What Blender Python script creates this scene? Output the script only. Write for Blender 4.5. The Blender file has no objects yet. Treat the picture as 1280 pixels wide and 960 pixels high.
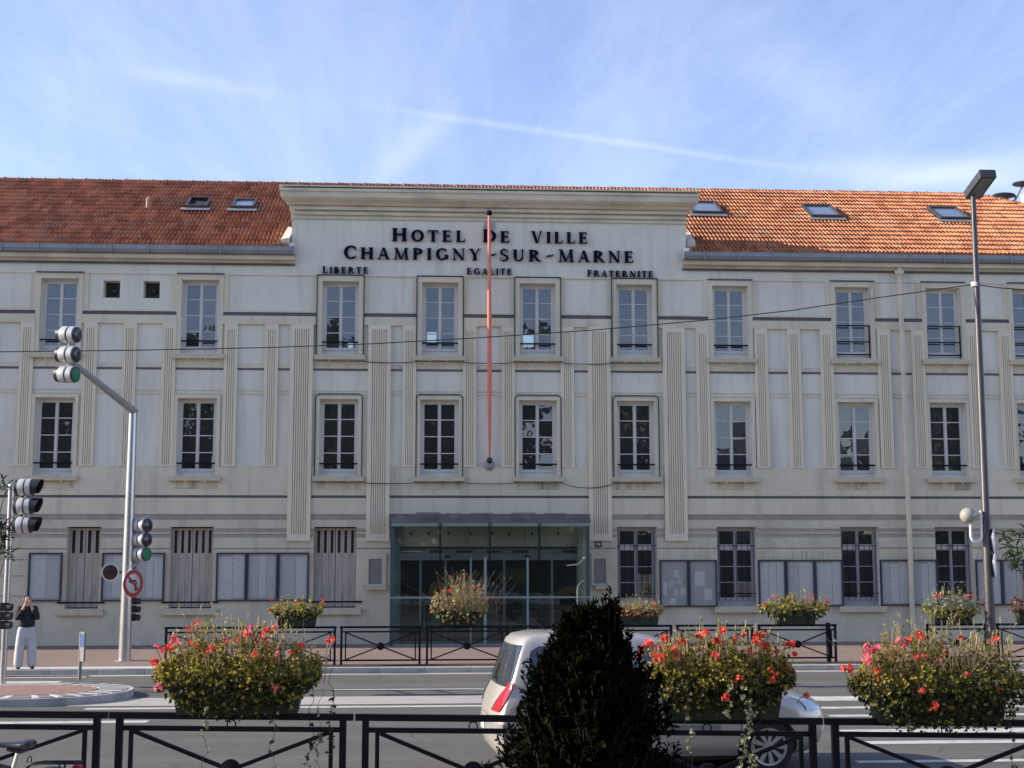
import bpy, bmesh, math, random
from mathutils import Vector, Matrix
R = math.radians
PI = math.pi
rnd = random.Random(7)
sc = bpy.context.scene
COL = sc.collection

# ------------------------------------------------------------------ camera
CAM_Z = 2.43
F_PX, PITCH, YAW, ROLL = 1706.4, R(7.338), R(3.564), R(0.0755)
cam_d = bpy.data.cameras.new("camera")
cam = bpy.data.objects.new("camera", cam_d)
COL.objects.link(cam)
cam_d.sensor_width = 36.0
cam_d.lens = 36.0 * F_PX / 1280.0
cam_d.clip_start = 0.1
cam_d.clip_end = 5000
cam.location = (0, 0, CAM_Z)
cam.rotation_euler = (Matrix.Rotation(-YAW, 3, 'Z') @ Matrix.Rotation(PI / 2 + PITCH, 3, 'X') @ Matrix.Rotation(-ROLL, 3, 'Z')).to_euler()
sc.camera = cam

def ray(px, py):
    a2, b2 = px - 640.0, py - 480.0
    a = a2 * math.cos(ROLL) + b2 * math.sin(ROLL)
    b = -a2 * math.sin(ROLL) + b2 * math.cos(ROLL)
    x, u = a / F_PX, -b / F_PX
    Z = u * math.cos(PITCH) + math.sin(PITCH)
    fw = math.cos(PITCH) - u * math.sin(PITCH)
    return Vector((x * math.cos(YAW) + fw * math.sin(YAW), -x * math.sin(YAW) + fw * math.cos(YAW), Z))
def at_y(px, py, Y):
    q = ray(px, py)
    return Vector((0, 0, CAM_Z)) + q * (Y / q.y)
def at_d(px, py, d):
    return Vector((0, 0, CAM_Z)) + ray(px, py) * d
def at_z(px, py, z):
    q = ray(px, py)
    return Vector((0, 0, CAM_Z)) + q * ((z - CAM_Z) / q.z)

# ------------------------------------------------------------------ light
SUN_EL, SUN_BEHIND = 24.0, 3.0
sun_dir = Vector((-math.cos(R(SUN_EL)) * math.cos(R(SUN_BEHIND)), math.cos(R(SUN_EL)) * math.sin(R(SUN_BEHIND)), math.sin(R(SUN_EL))))
sl = bpy.data.lights.new("sun", 'SUN')
sl.energy = 4.6
sl.angle = R(0.55)
sl.color = (1.0, 0.90, 0.76)
so = bpy.data.objects.new("sun", sl)
COL.objects.link(so)
so.rotation_euler = (-sun_dir).to_track_quat('-Z', 'Y').to_euler()
so.location = (-60, 5, 40)

sc.view_settings.view_transform = 'Standard'
sc.view_settings.look = 'None'
sc.view_settings.exposure = 0.95
sc.view_settings.gamma = 1.0
sc.view_settings.use_curve_mapping = False
sc.render.engine = 'CYCLES'
sc.cycles.max_bounces = 8
sc.cycles.transparent_max_bounces = 12
sc.cycles.use_denoising = True
sc.cycles.sample_clamp_indirect = 6.0

# ------------------------------------------------------------------ node helper
class NT:
    def __init__(s, tree):
        s.t = tree
        s.n = tree.nodes
    def new(s, typ, **kw):
        n = s.n.new(typ)
        for k, v in kw.items():
            setattr(n, k, v)
        return n
    def link(s, a, b):
        s.t.links.new(a, b)
    def math(s, op, a, b=None, clamp=False, c=None):
        n = s.n.new('ShaderNodeMath')
        n.operation = op
        n.use_clamp = clamp
        for i, v in enumerate((a, b, c)):
            if v is None:
                continue
            if isinstance(v, (int, float)):
                n.inputs[i].default_value = v
            else:
                s.link(v, n.inputs[i])
        return n.outputs[0]
    def mix(s, fac, a, b, blend='MIX'):
        n = s.n.new('ShaderNodeMix')
        n.data_type = 'RGBA'
        n.blend_type = blend
        for sock, v in ((n.inputs[0], fac), (n.inputs[6], a), (n.inputs[7], b)):
            if isinstance(v, (int, float)):
                sock.default_value = v
            elif isinstance(v, (tuple, list)):
                sock.default_value = tuple(v) + ((1,) if len(v) == 3 else ())
            else:
                s.link(v, sock)
        return n.outputs[2]
    def ramp(s, fac, stops):
        n = s.n.new('ShaderNodeValToRGB')
        el = n.color_ramp.elements
        while len(el) < len(stops):
            el.new(0.5)
        for e, (p, c) in zip(el, stops):
            e.position = p
            e.color = tuple(c) + ((1,) if len(c) == 3 else ()) if isinstance(c, (tuple, list)) else (c, c, c, 1)
        s.link(fac, n.inputs[0])
        return n.outputs[0]
    def noise(s, vec, scale, detail=3, rough=0.55, dist=0.0):
        n = s.n.new('ShaderNodeTexNoise')
        n.inputs['Scale'].default_value = scale
        n.inputs['Detail'].default_value = detail
        n.inputs['Roughness'].default_value = rough
        n.inputs['Distortion'].default_value = dist
        if vec is not None:
            s.link(vec, n.inputs['Vector'])
        return n.outputs['Fac']
    def mapping(s, vec, scale=(1, 1, 1), rot=(0, 0, 0), loc=(0, 0, 0)):
        n = s.n.new('ShaderNodeMapping')
        n.inputs['Scale'].default_value = scale
        n.inputs['Rotation'].default_value = rot
        n.inputs['Location'].default_value = loc
        s.link(vec, n.inputs['Vector'])
        return n.outputs[0]

# ------------------------------------------------------------------ sky
w = bpy.data.worlds.new("World")
sc.world = w
w.use_nodes = True
T = NT(w.node_tree)
T.n.clear()
out = T.new('ShaderNodeOutputWorld')
bg = T.new('ShaderNodeBackground')
sky = T.new('ShaderNodeTexSky')
sky.sky_type = 'NISHITA'
sky.sun_disc = False
sky.sun_elevation = R(SUN_EL)
sky.sun_rotation = R(-90 + SUN_BEHIND)
sky.altitude = 50
sky.air_density = 1.0
sky.dust_density = 0.35
sky.ozone_density = 2.2
SKY_STR = 0.13
bg.inputs['Strength'].default_value = SKY_STR
tc = T.new('ShaderNodeTexCoord')
sep = T.new('ShaderNodeSeparateXYZ')
T.link(tc.outputs['Generated'], sep.inputs[0])
zz = T.math('MAXIMUM', sep.outputs[2], 0.03)
pxn = T.math('DIVIDE', sep.outputs[0], zz)
pyn = T.math('DIVIDE', sep.outputs[1], zz)
comb = T.new('ShaderNodeCombineXYZ')
T.link(pxn, comb.inputs[0])
T.link(pyn, comb.inputs[1])
pv = comb.outputs[0]
# thin cirrus: two stretched noises on the cloud plane
c1 = T.noise(T.mapping(pv, (0.9, 0.20, 1), (0, 0, R(38))), 1.5, 9, 0.68, 1.2)
c2 = T.noise(T.mapping(pv, (0.9, 0.16, 1), (0, 0, R(24)), (3.1, 1.7, 0)), 2.4, 6, 0.6, 0.4)
c3 = T.noise(T.mapping(pv, (1.4, 0.35, 1), (0, 0, R(-28)), (7, 2, 0)), 1.6, 9, 0.7, 1.6)
cir = T.math('ADD', T.math('MULTIPLY', T.ramp(c3, [(0.46, 0.0), (0.74, 1.0)]), 0.55), T.math('ADD', T.ramp(c1, [(0.40, 0.0), (0.78, 1.0)]), T.math('MULTIPLY', T.ramp(c2, [(0.44, 0.0), (0.8, 1.0)]), 0.6)))
def cpt(px, py):
    q = ray(px, py)
    return (q.x / q.z, q.y / q.z)
def trail(a, b, width, fade_in, fade_out, power):
    """a contrail: a straight line on the cloud plane between two directions"""
    (ax, ay), (bx, by) = cpt(*a), cpt(*b)
    L = math.hypot(bx - ax, by - ay)
    tx, ty = (bx - ax) / L, (by - ay) / L
    wob = T.math('MULTIPLY', T.math('SUBTRACT', T.noise(pv, 2.2, 4), 0.5), width * 1.6)
    along = T.math('ADD', T.math('MULTIPLY', T.math('SUBTRACT', pxn, ax), tx), T.math('MULTIPLY', T.math('SUBTRACT', pyn, ay), ty))
    dist = T.math('ADD', T.math('ADD', T.math('MULTIPLY', T.math('SUBTRACT', pxn, ax), -ty), T.math('MULTIPLY', T.math('SUBTRACT', pyn, ay), tx)), wob)
    e = T.math('DIVIDE', dist, width)
    m = T.math('POWER', 2.718, T.math('MULTIPLY', T.math('MULTIPLY', e, e), -1.0))
    f1 = T.new('ShaderNodeMapRange', interpolation_type='SMOOTHSTEP')
    T.link(along, f1.inputs[0]); f1.inputs[1].default_value = -fade_in * L; f1.inputs[2].default_value = fade_in * L
    f2 = T.new('ShaderNodeMapRange', interpolation_type='SMOOTHSTEP')
    T.link(along, f2.inputs[0]); f2.inputs[1].default_value = L * (1 + fade_out); f2.inputs[2].default_value = L * (1 - fade_out)
    br = T.math('ADD', 0.45, T.math('MULTIPLY', T.noise(pv, 3.0, 4), 0.9))
    return T.math('MULTIPLY', T.math('MULTIPLY', T.math('MULTIPLY', m, f1.outputs[0]), f2.outputs[0]), T.math('MULTIPLY', br, power))
t1 = trail((500, 138), (965, 206), 0.024, 0.2, 0.3, 0.24)
t2 = trail((480, 224), (545, 146), 0.05, 0.4, 0.3, 0.30)
t3 = trail((1020, 206), (1290, 234), 0.12, 0.25, 0.35, 0.36)
t4 = trail((150, 85), (330, 115), 0.05, 0.45, 0.45, 0.20)
t5 = trail((940, 40), (1080, 170), 0.09, 0.4, 0.4, 0.22)
t6 = trail((1090, 236), (1290, 196), 0.10, 0.3, 0.3, 0.28)
tot = cir
tot = T.math('ADD', T.math('MULTIPLY', tot, 0.30), 0.05)
for t_ in (t1, t2, t3, t4, t5, t6):
    tot = T.math('ADD', tot, t_)
tot = T.math('MULTIPLY', tot, T.ramp(sep.outputs[2], [(0.0, 0.35), (0.12, 0.62), (0.3, 0.62), (1, 0.4)]))
tot = T.math('MINIMUM', tot, 0.9)
CLOUD = (4.9, 5.25, 6.4)
skyc = T.mix(tot, T.mix(1.0, sky.outputs[0], (1.05, 0.93, 1.04), 'MULTIPLY'), CLOUD)
T.link(skyc, bg.inputs['Color'])
T.link(bg.outputs[0], out.inputs[0])

# ------------------------------------------------------------------ materials
MATS = {}
def M(name, col, rough=0.8, var=0.12, scale=3.0, bump=0.0, bscale=40.0, metallic=0.0, spec=0.5, stretch=(1, 1, 1), stain=None, coat=0.0, fine=0.0):
    m = bpy.data.materials.new(name)
    m.use_nodes = True
    t = NT(m.node_tree)
    b = t.n['Principled BSDF']
    tcn = t.new('ShaderNodeTexCoord')
    v = tcn.outputs['Object']
    vs = t.mapping(v, stretch)
    n1 = t.noise(vs, scale, 5, 0.6)
    lo = tuple(c * (1 - var) for c in col)
    hi = tuple(min(1, c * (1 + var)) for c in col)
    c = t.ramp(n1, [(0.3, lo), (0.7, hi)])
    if fine:
        n3 = t.noise(v, 90.0, 2, 0.7)
        c = t.mix(fine, c, t.ramp(n3, [(0.3, tuple(x * 0.5 for x in col)), (0.7, tuple(min(1, x * 1.6) for x in col))]))
    if stain:
        scol, amt, sscale, sstr = stain
        n2 = t.noise(t.mapping(v, sstr), sscale, 6, 0.65)
        f = t.math('MULTIPLY', t.ramp(n2, [(0.5, 0.0), (0.72, 1.0)]), amt)
        c = t.mix(f, c, scol)
    t.link(c, b.inputs['Base Color'])
    b.inputs['Roughness'].default_value = rough
    b.inputs['Metallic'].default_value = metallic
    b.inputs['Specular IOR Level'].default_value = spec
    b.inputs['Coat Weight'].default_value = coat
    if bump:
        bn = t.new('ShaderNodeBump')
        bn.inputs['Strength'].default_value = bump
        bn.inputs['Distance'].default_value = 0.02
        t.link(t.noise(v, bscale, 4, 0.6), bn.inputs['Height'])
        t.link(bn.outputs[0], b.inputs['Normal'])
    MATS[name] = m
    return m

DIRT = (0.26, 0.24, 0.21)
panel_m = M('painted_render_cool', (0.69, 0.68, 0.565), 0.9, 0.07, 0.6, 0.25, 60, stain=(DIRT, 0.32, 1.1, (2.4, 1, 0.22)), fine=0.07)
cream_m = M('painted_render_cream', (0.65, 0.60, 0.45), 0.9, 0.08, 0.6, 0.25, 60, stain=(DIRT, 0.42, 1.2, (2.6, 1, 0.20)), fine=0.07)
base_m = M('ground_floor_render', (0.575, 0.535, 0.40), 0.92, 0.09, 0.8, 0.35, 50, stain=(DIRT, 0.6, 0.9, (1.2, 1, 0.35)), fine=0.06)
sill_m = M('stone_sill', (0.56, 0.505, 0.36), 0.9, 0.15, 3.0, 0.3, 50, stain=(DIRT, 0.6, 3.0, (1, 1, 1)))
groove_m = M('slate_grey_band', (0.125, 0.12, 0.125), 0.9, 0.2, 2.0, 0.2, 40)
greyband_m = M('weathered_grey_band', (0.37, 0.345, 0.285), 0.9, 0.15, 2.0, 0.3, 40, stain=(DIRT, 0.5, 1.5, (1, 1, 0.5)))
corn_m = M('weathered_cornice', (0.62, 0.57, 0.43), 0.92, 0.12, 0.9, 0.3, 40, stain=((0.16, 0.15, 0.13), 0.45, 1.2, (0.6, 1, 1.6)))
eave_shade_m = M('cornice_shade', (0.10, 0.10, 0.10), 0.9, 0.2)
joindark_m = M('grey_joinery', (0.34, 0.35, 0.36), 0.5, 0.06, 3.0)
join_m = M('white_joinery', (0.62, 0.61, 0.56), 0.5, 0.04, 3.0)
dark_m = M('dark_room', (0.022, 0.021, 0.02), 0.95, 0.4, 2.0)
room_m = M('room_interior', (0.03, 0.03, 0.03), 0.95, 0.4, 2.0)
curtain_m = M('pale_curtain', (0.42, 0.41, 0.38), 0.9, 0.2, 6.0, stretch=(5, 1, 0.3))
zinc_m = M('zinc', (0.25, 0.265, 0.28), 0.5, 0.15, 1.2, 0.1, 30, metallic=0.35, stain=((0.2, 0.2, 0.2), 0.5, 1.5, (1, 1, 1)))
iron_m = M('black_iron', (0.008, 0.008, 0.013), 0.55, 0.3, 4.0, 0.05, 60, spec=0.18)
shut_m = M('grey_shutter_paint', (0.42, 0.385, 0.32), 0.8, 0.1, 3.0, 0.2, 30, stretch=(4, 1, 0.3), stain=((0.15, 0.13, 0.11), 0.6, 2.5, (3, 1, 0.5)))
shutlou_m = M('shutter_louvre', (0.15, 0.125, 0.10), 0.9, 0.2)
shutdark_m = M('shutter_slot', (0.055, 0.048, 0.042), 0.9, 0.2)
lettr_m = M('navy_letter_paint', (0.006, 0.006, 0.020), 0.85, 0.2, spec=0.1)
boardf_m = M('navy_board_frame', (0.025, 0.028, 0.055), 0.45, 0.2)
boardb_m = M('board_backing', (0.30, 0.32, 0.29), 0.8, 0.08, 2.0)
paper_m = M('posted_paper', (0.44, 0.46, 0.42), 0.8, 0.16, 9.0, stretch=(0.6, 1, 5))
paper2_m = M('posted_paper_grey', (0.37, 0.39, 0.36), 0.8, 0.2, 12.0, stretch=(0.5, 1, 5))
steel_m = M('galvanised_pole', (0.52, 0.51, 0.50), 0.27, 0.1, 2.0, 0.0, 30, metallic=0.8)
chrome_m = M('chrome', (0.75, 0.77, 0.78), 0.15, 0.05, metallic=1.0)
greymetal_m = M('grey_painted_metal', (0.33, 0.33, 0.34), 0.35, 0.12, 3.0, metallic=0.3)
lampmetal_m = M('brown_lamp_paint', (0.05, 0.045, 0.045), 0.4, 0.2, 3.0, 0.05, 30)
teal_m = M('teal_frame', (0.20, 0.285, 0.285), 0.4, 0.12, 2.0)
tealdark_m = M('dark_teal_frame', (0.045, 0.075, 0.078), 0.4, 0.15, 2.0)
pipe_m = M('painted_downpipe', (0.62, 0.565, 0.43), 0.55, 0.1, 2.0, stain=(DIRT, 0.4, 2.0, (1, 1, 0.4)))
whitep_m = M('white_paint', (0.78, 0.77, 0.74), 0.5, 0.06, 3.0)
blackp_m = M('black_plastic', (0.018, 0.018, 0.02), 0.4, 0.2)
red_m = M('red_paint', (0.36, 0.025, 0.03), 0.4, 0.1)
flagred_m = M('flagpole_red', (0.70, 0.20, 0.14), 0.32, 0.12, 2.0)
navy_m = M('navy_enamel', (0.015, 0.022, 0.075), 0.3, 0.1)
greenbox_m = M('green_trough', (0.012, 0.024, 0.011), 0.6, 0.25, 5.0)
soil_m = M('soil', (0.03, 0.022, 0.016), 1.0, 0.3)
bark_m = M('bark', (0.10, 0.075, 0.055), 0.95, 0.3, 8.0, 0.5, 30)
cable_m = M('black_cable', (0.035, 0.033, 0.033), 0.6, 0.1)
asph_m = M('asphalt', (0.094, 0.090, 0.079), 0.9, 0.13, 0.35, 0.5, 160, stain=((0.06, 0.06, 0.06), 0.55, 0.5, (0.25, 1.4, 1)), fine=0.28)
def asphalt_wear(m):
    t = NT(m.node_tree)
    b = t.n['Principled BSDF']
    src = b.inputs['Base Color'].links[0].from_socket
    tcn = t.new('ShaderNodeTexCoord')
    v = tcn.outputs['Object']
    # tyre-polished lanes, resurfaced patches and fine cracks
    lane = t.noise(t.mapping(v, (0.02, 0.9, 1)), 1.0, 3, 0.5)
    c = t.mix(t.math('MULTIPLY', t.ramp(lane, [(0.42, 0.0), (0.62, 1.0)]), 0.28), src, (0.150, 0.143, 0.128))
    vo = t.new('ShaderNodeTexVoronoi', feature='DISTANCE_TO_EDGE')
    t.link(t.mapping(v, (0.13, 0.30, 1)), vo.inputs['Vector'])
    dist = t.math('ADD', vo.outputs['Distance'], t.math('MULTIPLY', t.math('SUBTRACT', t.noise(v, 2.5, 5), 0.5), 0.05))
    crack = t.ramp(dist, [(0.0, 1.0), (0.006, 1.0), (0.012, 0.0)])
    c = t.mix(t.math('MULTIPLY', crack, 0.55), c, (0.045, 0.044, 0.042))
    vp = t.new('ShaderNodeTexVoronoi', distance='CHEBYCHEV')
    t.link(t.mapping(v, (0.11, 0.35, 1), (0, 0, 0), (3, 1, 0)), vp.inputs['Vector'])
    sp = t.new('ShaderNodeSeparateColor')
    t.link(vp.outputs['Color'], sp.inputs[0])
    c = t.mix(t.math('MULTIPLY', t.ramp(sp.outputs[0], [(0.70, 0.0), (0.72, 1.0)]), 0.35), c, (0.075, 0.073, 0.070))
    t.link(c, b.inputs['Base Color'])
asphalt_wear(asph_m)
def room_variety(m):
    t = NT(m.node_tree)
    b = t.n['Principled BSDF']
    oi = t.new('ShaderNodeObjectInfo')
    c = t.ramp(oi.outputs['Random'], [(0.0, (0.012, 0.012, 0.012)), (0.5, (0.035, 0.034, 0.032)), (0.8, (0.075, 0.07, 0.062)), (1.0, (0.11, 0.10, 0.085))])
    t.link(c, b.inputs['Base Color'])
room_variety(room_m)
white_line_m = M('road_paint', (0.46, 0.45, 0.42), 0.85, 0.08, 1.5, 0.2, 90, stain=((0.17, 0.17, 0.165), 0.75, 4.0, (1, 1, 1)), fine=0.12)
palepave_m = M('pale_median_paving', (0.34, 0.325, 0.29), 0.9, 0.12, 2.0, 0.4, 60, fine=0.2)
darkstrip_m = M('dark_ground_strip', (0.045, 0.042, 0.04), 0.95, 0.25, 2.0, 0.3, 90, fine=0.2)
kerb_m = M('granite_kerb', (0.40, 0.385, 0.35), 0.85, 0.15, 3.0, 0.3, 80, fine=0.2, stain=((0.14, 0.14, 0.135), 0.6, 2.0, (1, 1, 1)))
kerbwhite_m = M('pale_granite', (0.52, 0.51, 0.48), 0.85, 0.1, 3.0, 0.2, 80, fine=0.1)
kerbdark_m = M('dark_granite', (0.17, 0.17, 0.18), 0.85, 0.15, 3.0, 0.2, 80, fine=0.1)
redpave_m = M('red_island_paving', (0.24, 0.14, 0.115), 0.9, 0.15, 3.0, 0.3, 50, fine=0.2)
nearpave_m = M('near_paving', (0.24, 0.22, 0.20), 0.9, 0.12, 2.0, 0.3, 60)
ground_m = M('earth', (0.16, 0.15, 0.12), 0.95, 0.2, 0.05)
saddle_m = M('black_saddle_vinyl', (0.016, 0.014, 0.016), 0.22, 0.2, 5.0, spec=0.8)
skin_m = M('skin', (0.50, 0.30, 0.21), 0.55, 0.06, 12.0)
hair_m = M('dark_brown_hair', (0.032, 0.018, 0.012), 0.5, 0.3, 30.0)
cloth_dark_m = M('black_jacket_cloth', (0.016, 0.016, 0.02), 0.85, 0.3, 12.0)
cloth_grey_m = M('pale_grey_cloth', (0.47, 0.47, 0.47), 0.9, 0.08, 5.0, 0.3, 14)
apron_m = M('stained_apron', (0.60, 0.545, 0.39), 0.92, 0.15, 2.0, 0.3, 40, stain=((0.13, 0.12, 0.10), 0.85, 2.2, (1.6, 1, 0.6)))
ventpipe_m = M('terracotta_vent', (0.34, 0.22, 0.15), 0.9, 0.15, 5.0)
rubber_m = M('tyre_rubber', (0.02, 0.02, 0.02), 0.85, 0.2)
alloy_m = M('alloy_rim', (0.50, 0.49, 0.47), 0.35, 0.08, metallic=0.7)
carpaint_m = M('champagne_car_paint', (0.50, 0.475, 0.42), 0.30, 0.02, 2.0, metallic=0.35, coat=0.6, spec=0.5)
cartrim_m = M('grey_car_trim', (0.20, 0.20, 0.19), 0.5, 0.1)
plate_m = M('pale_plate', (0.62, 0.62, 0.58), 0.4, 0.05)
chim_m = M('white_chimney_render', (0.78, 0.77, 0.74), 0.85, 0.05, 2.0)
pil_m = M('pilaster_sunlit_cream', (0.70, 0.64, 0.475), 0.9, 0.05, 0.8, 0.2, 60, stain=(DIRT, 0.3, 1.0, (1.6, 1, 0.22)))  # lighter cream: grazing sun on the ribs put into the colour
shrubwood_m = M('shrub_wood', (0.02, 0.016, 0.011), 0.95, 0.3)
canopy_m = M('weathered_canopy_felt', (0.115, 0.11, 0.11), 0.9, 0.3, 2.5, 0.3, 30, stain=((0.28, 0.27, 0.26), 0.6, 2.0, (1, 1, 1)))
farwall_m = M('opposite_house_render', (0.30, 0.28, 0.23), 0.9, 0.1)
farroof_m = M('opposite_roof', (0.09, 0.09, 0.095), 0.9, 0.2)
mortar_m = M('verge_mortar', (0.55, 0.50, 0.42), 0.9, 0.2, 5.0, 0.4, 30)

def M_glass(name, tint, refl, rough=0.01, diff=(0.02, 0.022, 0.024), dfac=0.0):
    m = bpy.data.materials.new(name)
    m.use_nodes = True
    t = NT(m.node_tree)
    t.n.clear()
    o = t.new('ShaderNodeOutputMaterial')
    tr = t.new('ShaderNodeBsdfTransparent')
    tr.inputs[0].default_value = tint + (1,)
    gl = t.new('ShaderNodeBsdfGlossy')
    gl.inputs['Roughness'].default_value = rough
    gl.inputs['Color'].default_value = (0.92, 0.96, 1.0, 1)
    di = t.new('ShaderNodeBsdfDiffuse')
    di.inputs[0].default_value = diff + (1,)
    mx0 = t.new('ShaderNodeMixShader')
    mx0.inputs[0].default_value = dfac
    t.link(tr.outputs[0], mx0.inputs[1]); t.link(di.outputs[0], mx0.inputs[2])
    fr = t.new('ShaderNodeFresnel')
    fr.inputs['IOR'].default_value = 1.5
    f = t.math('ADD', T_mul(t, fr.outputs[0], 1.2), refl, clamp=True)
    # old panes are never quite flat
    tcn = t.new('ShaderNodeTexCoord')
    bn = t.new('ShaderNodeBump')
    bn.inputs['Strength'].default_value = 0.05
    bn.inputs['Distance'].default_value = 0.02
    t.link(t.noise(tcn.outputs['Object'], 2.5, 1), bn.inputs['Height'])
    t.link(bn.outputs[0], gl.inputs['Normal'])
    mx = t.new('ShaderNodeMixShader')
    t.link(f, mx.inputs[0]); t.link(mx0.outputs[0], mx.inputs[1]); t.link(gl.outputs[0], mx.inputs[2])
    t.link(mx.outputs[0], o.inputs[0])
    MATS[name] = m
    return m
def T_mul(t, a, b):
    return t.math('MULTIPLY', a, b)
glass_m = M_glass('window_glass', (0.70, 0.73, 0.76), 0.05, 0.01, (0.15, 0.155, 0.15), 0.22)
skyl_m = M_glass('skylight_glass', (0.5, 0.55, 0.6), 0.30, 0.08, (0.35, 0.40, 0.42), 0.45)
entglass_m = M_glass('entrance_glass', (0.86, 0.91, 0.88), -0.02, 0.01, (0.20, 0.245, 0.235), 0.035)
carglass_m = M_glass('car_glass', (0.30, 0.34, 0.36), 0.10, 0.02)

def M_leaf(name, stops, transl=0.45, rough=0.55, spec=0.3):
    m = bpy.data.materials.new(name)
    m.use_nodes = True
    t = NT(m.node_tree)
    b = t.n['Principled BSDF']
    o = t.n['Material Output']
    g = t.new('ShaderNodeNewGeometry')
    c = t.ramp(g.outputs['Random Per Island'], stops)
    t.link(c, b.inputs['Base Color'])
    b.inputs['Roughness'].default_value = rough
    b.inputs['Specular IOR Level'].default_value = spec
    tr = t.new('ShaderNodeBsdfTranslucent')
    t.link(t.mix(0.5, c, (0.9, 0.95, 0.2), 'MULTIPLY'), tr.inputs[0])
    t.link(c, tr.inputs[0])
    mx = t.new('ShaderNodeMixShader')
    mx.inputs[0].default_value = transl
    t.link(b.outputs[0], mx.inputs[1]); t.link(tr.outputs[0], mx.inputs[2])
    t.link(mx.outputs[0], o.inputs[0])
    MATS[name] = m
    return m
leaf_m = M_leaf('geranium_leaf', [(0.0, (0.05, 0.075, 0.012)), (0.25, (0.18, 0.19, 0.022)), (0.5, (0.42, 0.38, 0.045)), (0.8, (0.62, 0.52, 0.13)), (1.0, (0.34, 0.19, 0.07))], 0.58)
leafdark_m = M_leaf('ivy_and_shade_leaf', [(0.0, (0.016, 0.028, 0.009)), (0.6, (0.04, 0.052, 0.014)), (1.0, (0.10, 0.08, 0.03))], 0.2)  # ivy vines, and the shade painted low in the troughs
leafpale_m = M_leaf('variegated_leaf', [(0.0, (0.25, 0.26, 0.14)), (0.5, (0.42, 0.42, 0.28)), (1.0, (0.16, 0.18, 0.08))], 0.4)
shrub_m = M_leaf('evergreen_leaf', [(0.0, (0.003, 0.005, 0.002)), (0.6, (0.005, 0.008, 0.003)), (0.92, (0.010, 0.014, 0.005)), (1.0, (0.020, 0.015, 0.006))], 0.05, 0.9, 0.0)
oleander_m = M_leaf('oleander_leaf', [(0.0, (0.012, 0.03, 0.010)), (0.6, (0.03, 0.06, 0.018)), (1.0, (0.06, 0.10, 0.03))], 0.25, 0.4)
treeleaf_m = M_leaf('tree_leaf', [(0.0, (0.025, 0.045, 0.012)), (0.6, (0.05, 0.08, 0.02)), (1.0, (0.10, 0.12, 0.03))], 0.3)
straw_m = M_leaf('dry_grass', [(0.0, (0.42, 0.34, 0.20)), (0.6, (0.55, 0.47, 0.30)), (1.0, (0.30, 0.22, 0.11))], 0.4)
strawleaf_m = M_leaf('straw_leaf', [(0.0, (0.20, 0.16, 0.05)), (0.4, (0.42, 0.33, 0.15)), (0.8, (0.52, 0.42, 0.22)), (1.0, (0.16, 0.18, 0.03))], 0.45)
rust_m = M_leaf('russet_leaf', [(0.0, (0.16, 0.05, 0.03)), (0.6, (0.24, 0.08, 0.05)), (1.0, (0.32, 0.15, 0.09))], 0.3)
petal_m = M_leaf('red_petal', [(0.0, (0.66, 0.04, 0.03)), (0.6, (0.82, 0.10, 0.07)), (1.0, (0.90, 0.25, 0.15))], 0.4)
petalpink_m = M_leaf('pink_petal', [(0.0, (0.72, 0.08, 0.14)), (0.6, (0.84, 0.18, 0.24)), (1.0, (0.92, 0.42, 0.44))], 0.4)

def M_emit(name, col, s):
    m = bpy.data.materials.new(name)
    m.use_nodes = True
    b = m.node_tree.nodes['Principled BSDF']
    b.inputs['Base Color'].default_value = tuple(c * 0.5 for c in col) + (1,)
    b.inputs['Emission Color'].default_value = col + (1,)
    b.inputs['Emission Strength'].default_value = s
    MATS[name] = m
    return m
glowsquare_m = M_emit('added_glow_square', (0.62, 0.84, 1.0), 0.75)  # added glow for the bright squares in the panes, no known lamp
greenlamp_m = M_emit('green_signal_lens', (0.015, 0.16, 0.09), 0.10)
darklens_m = M('unlit_signal_lens', (0.035, 0.03, 0.05), 0.15, 0.2, spec=0.7)
amberlens_m = M('dark_amber_lens', (0.035, 0.015, 0.010), 0.25, 0.4, 9.0)
redlens_m = M('red_lamp_lens', (0.34, 0.008, 0.014), 0.12, 0.25, 8.0, coat=0.8)
clearlens_m = M('clear_lamp_lens', (0.52, 0.56, 0.62), 0.12, 0.1, 8.0, coat=0.8, metallic=0.3)
globe_m = M('white_globe', (0.33, 0.31, 0.26), 0.18, 0.05, 3.0, coat=0.5)

def M_brick(name, c1, c2, mort, sc_, bw, bh, rough=0.9):
    m = bpy.data.materials.new(name)
    m.use_nodes = True
    t = NT(m.node_tree)
    b = t.n['Principled BSDF']
    tcn = t.new('ShaderNodeTexCoord')
    br = t.new('ShaderNodeTexBrick')
    t.link(tcn.outputs['Object'], br.inputs['Vector'])
    br.inputs['Color1'].default_value = c1 + (1,)
    br.inputs['Color2'].default_value = c2 + (1,)
    br.inputs['Mortar'].default_value = mort + (1,)
    br.inputs['Scale'].default_value = sc_
    br.inputs['Brick Width'].default_value = bw
    br.inputs['Row Height'].default_value = bh
    br.inputs['Mortar Size'].default_value = 0.008
    n = t.noise(tcn.outputs['Object'], 0.8, 5, 0.65)
    c = t.mix(t.math('MULTIPLY', t.ramp(n, [(0.4, 0.0), (0.75, 1.0)]), 0.55), br.outputs[0], tuple(x * 0.55 for x in c1))
    t.link(c, b.inputs['Base Color'])
    b.inputs['Roughness'].default_value = rough
    bn = t.new('ShaderNodeBump')
    bn.inputs['Strength'].default_value = 0.4
    bn.inputs['Distance'].default_value = 0.01
    t.link(t.noise(tcn.outputs['Object'], 60, 3), bn.inputs['Height'])
    t.link(bn.outputs[0], b.inputs['Normal'])
    return m
paver_m = M_brick('pink_pavers', (0.24, 0.168, 0.137), (0.195, 0.135, 0.114), (0.15, 0.125, 0.11), 1.0, 0.24, 0.12)

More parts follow.
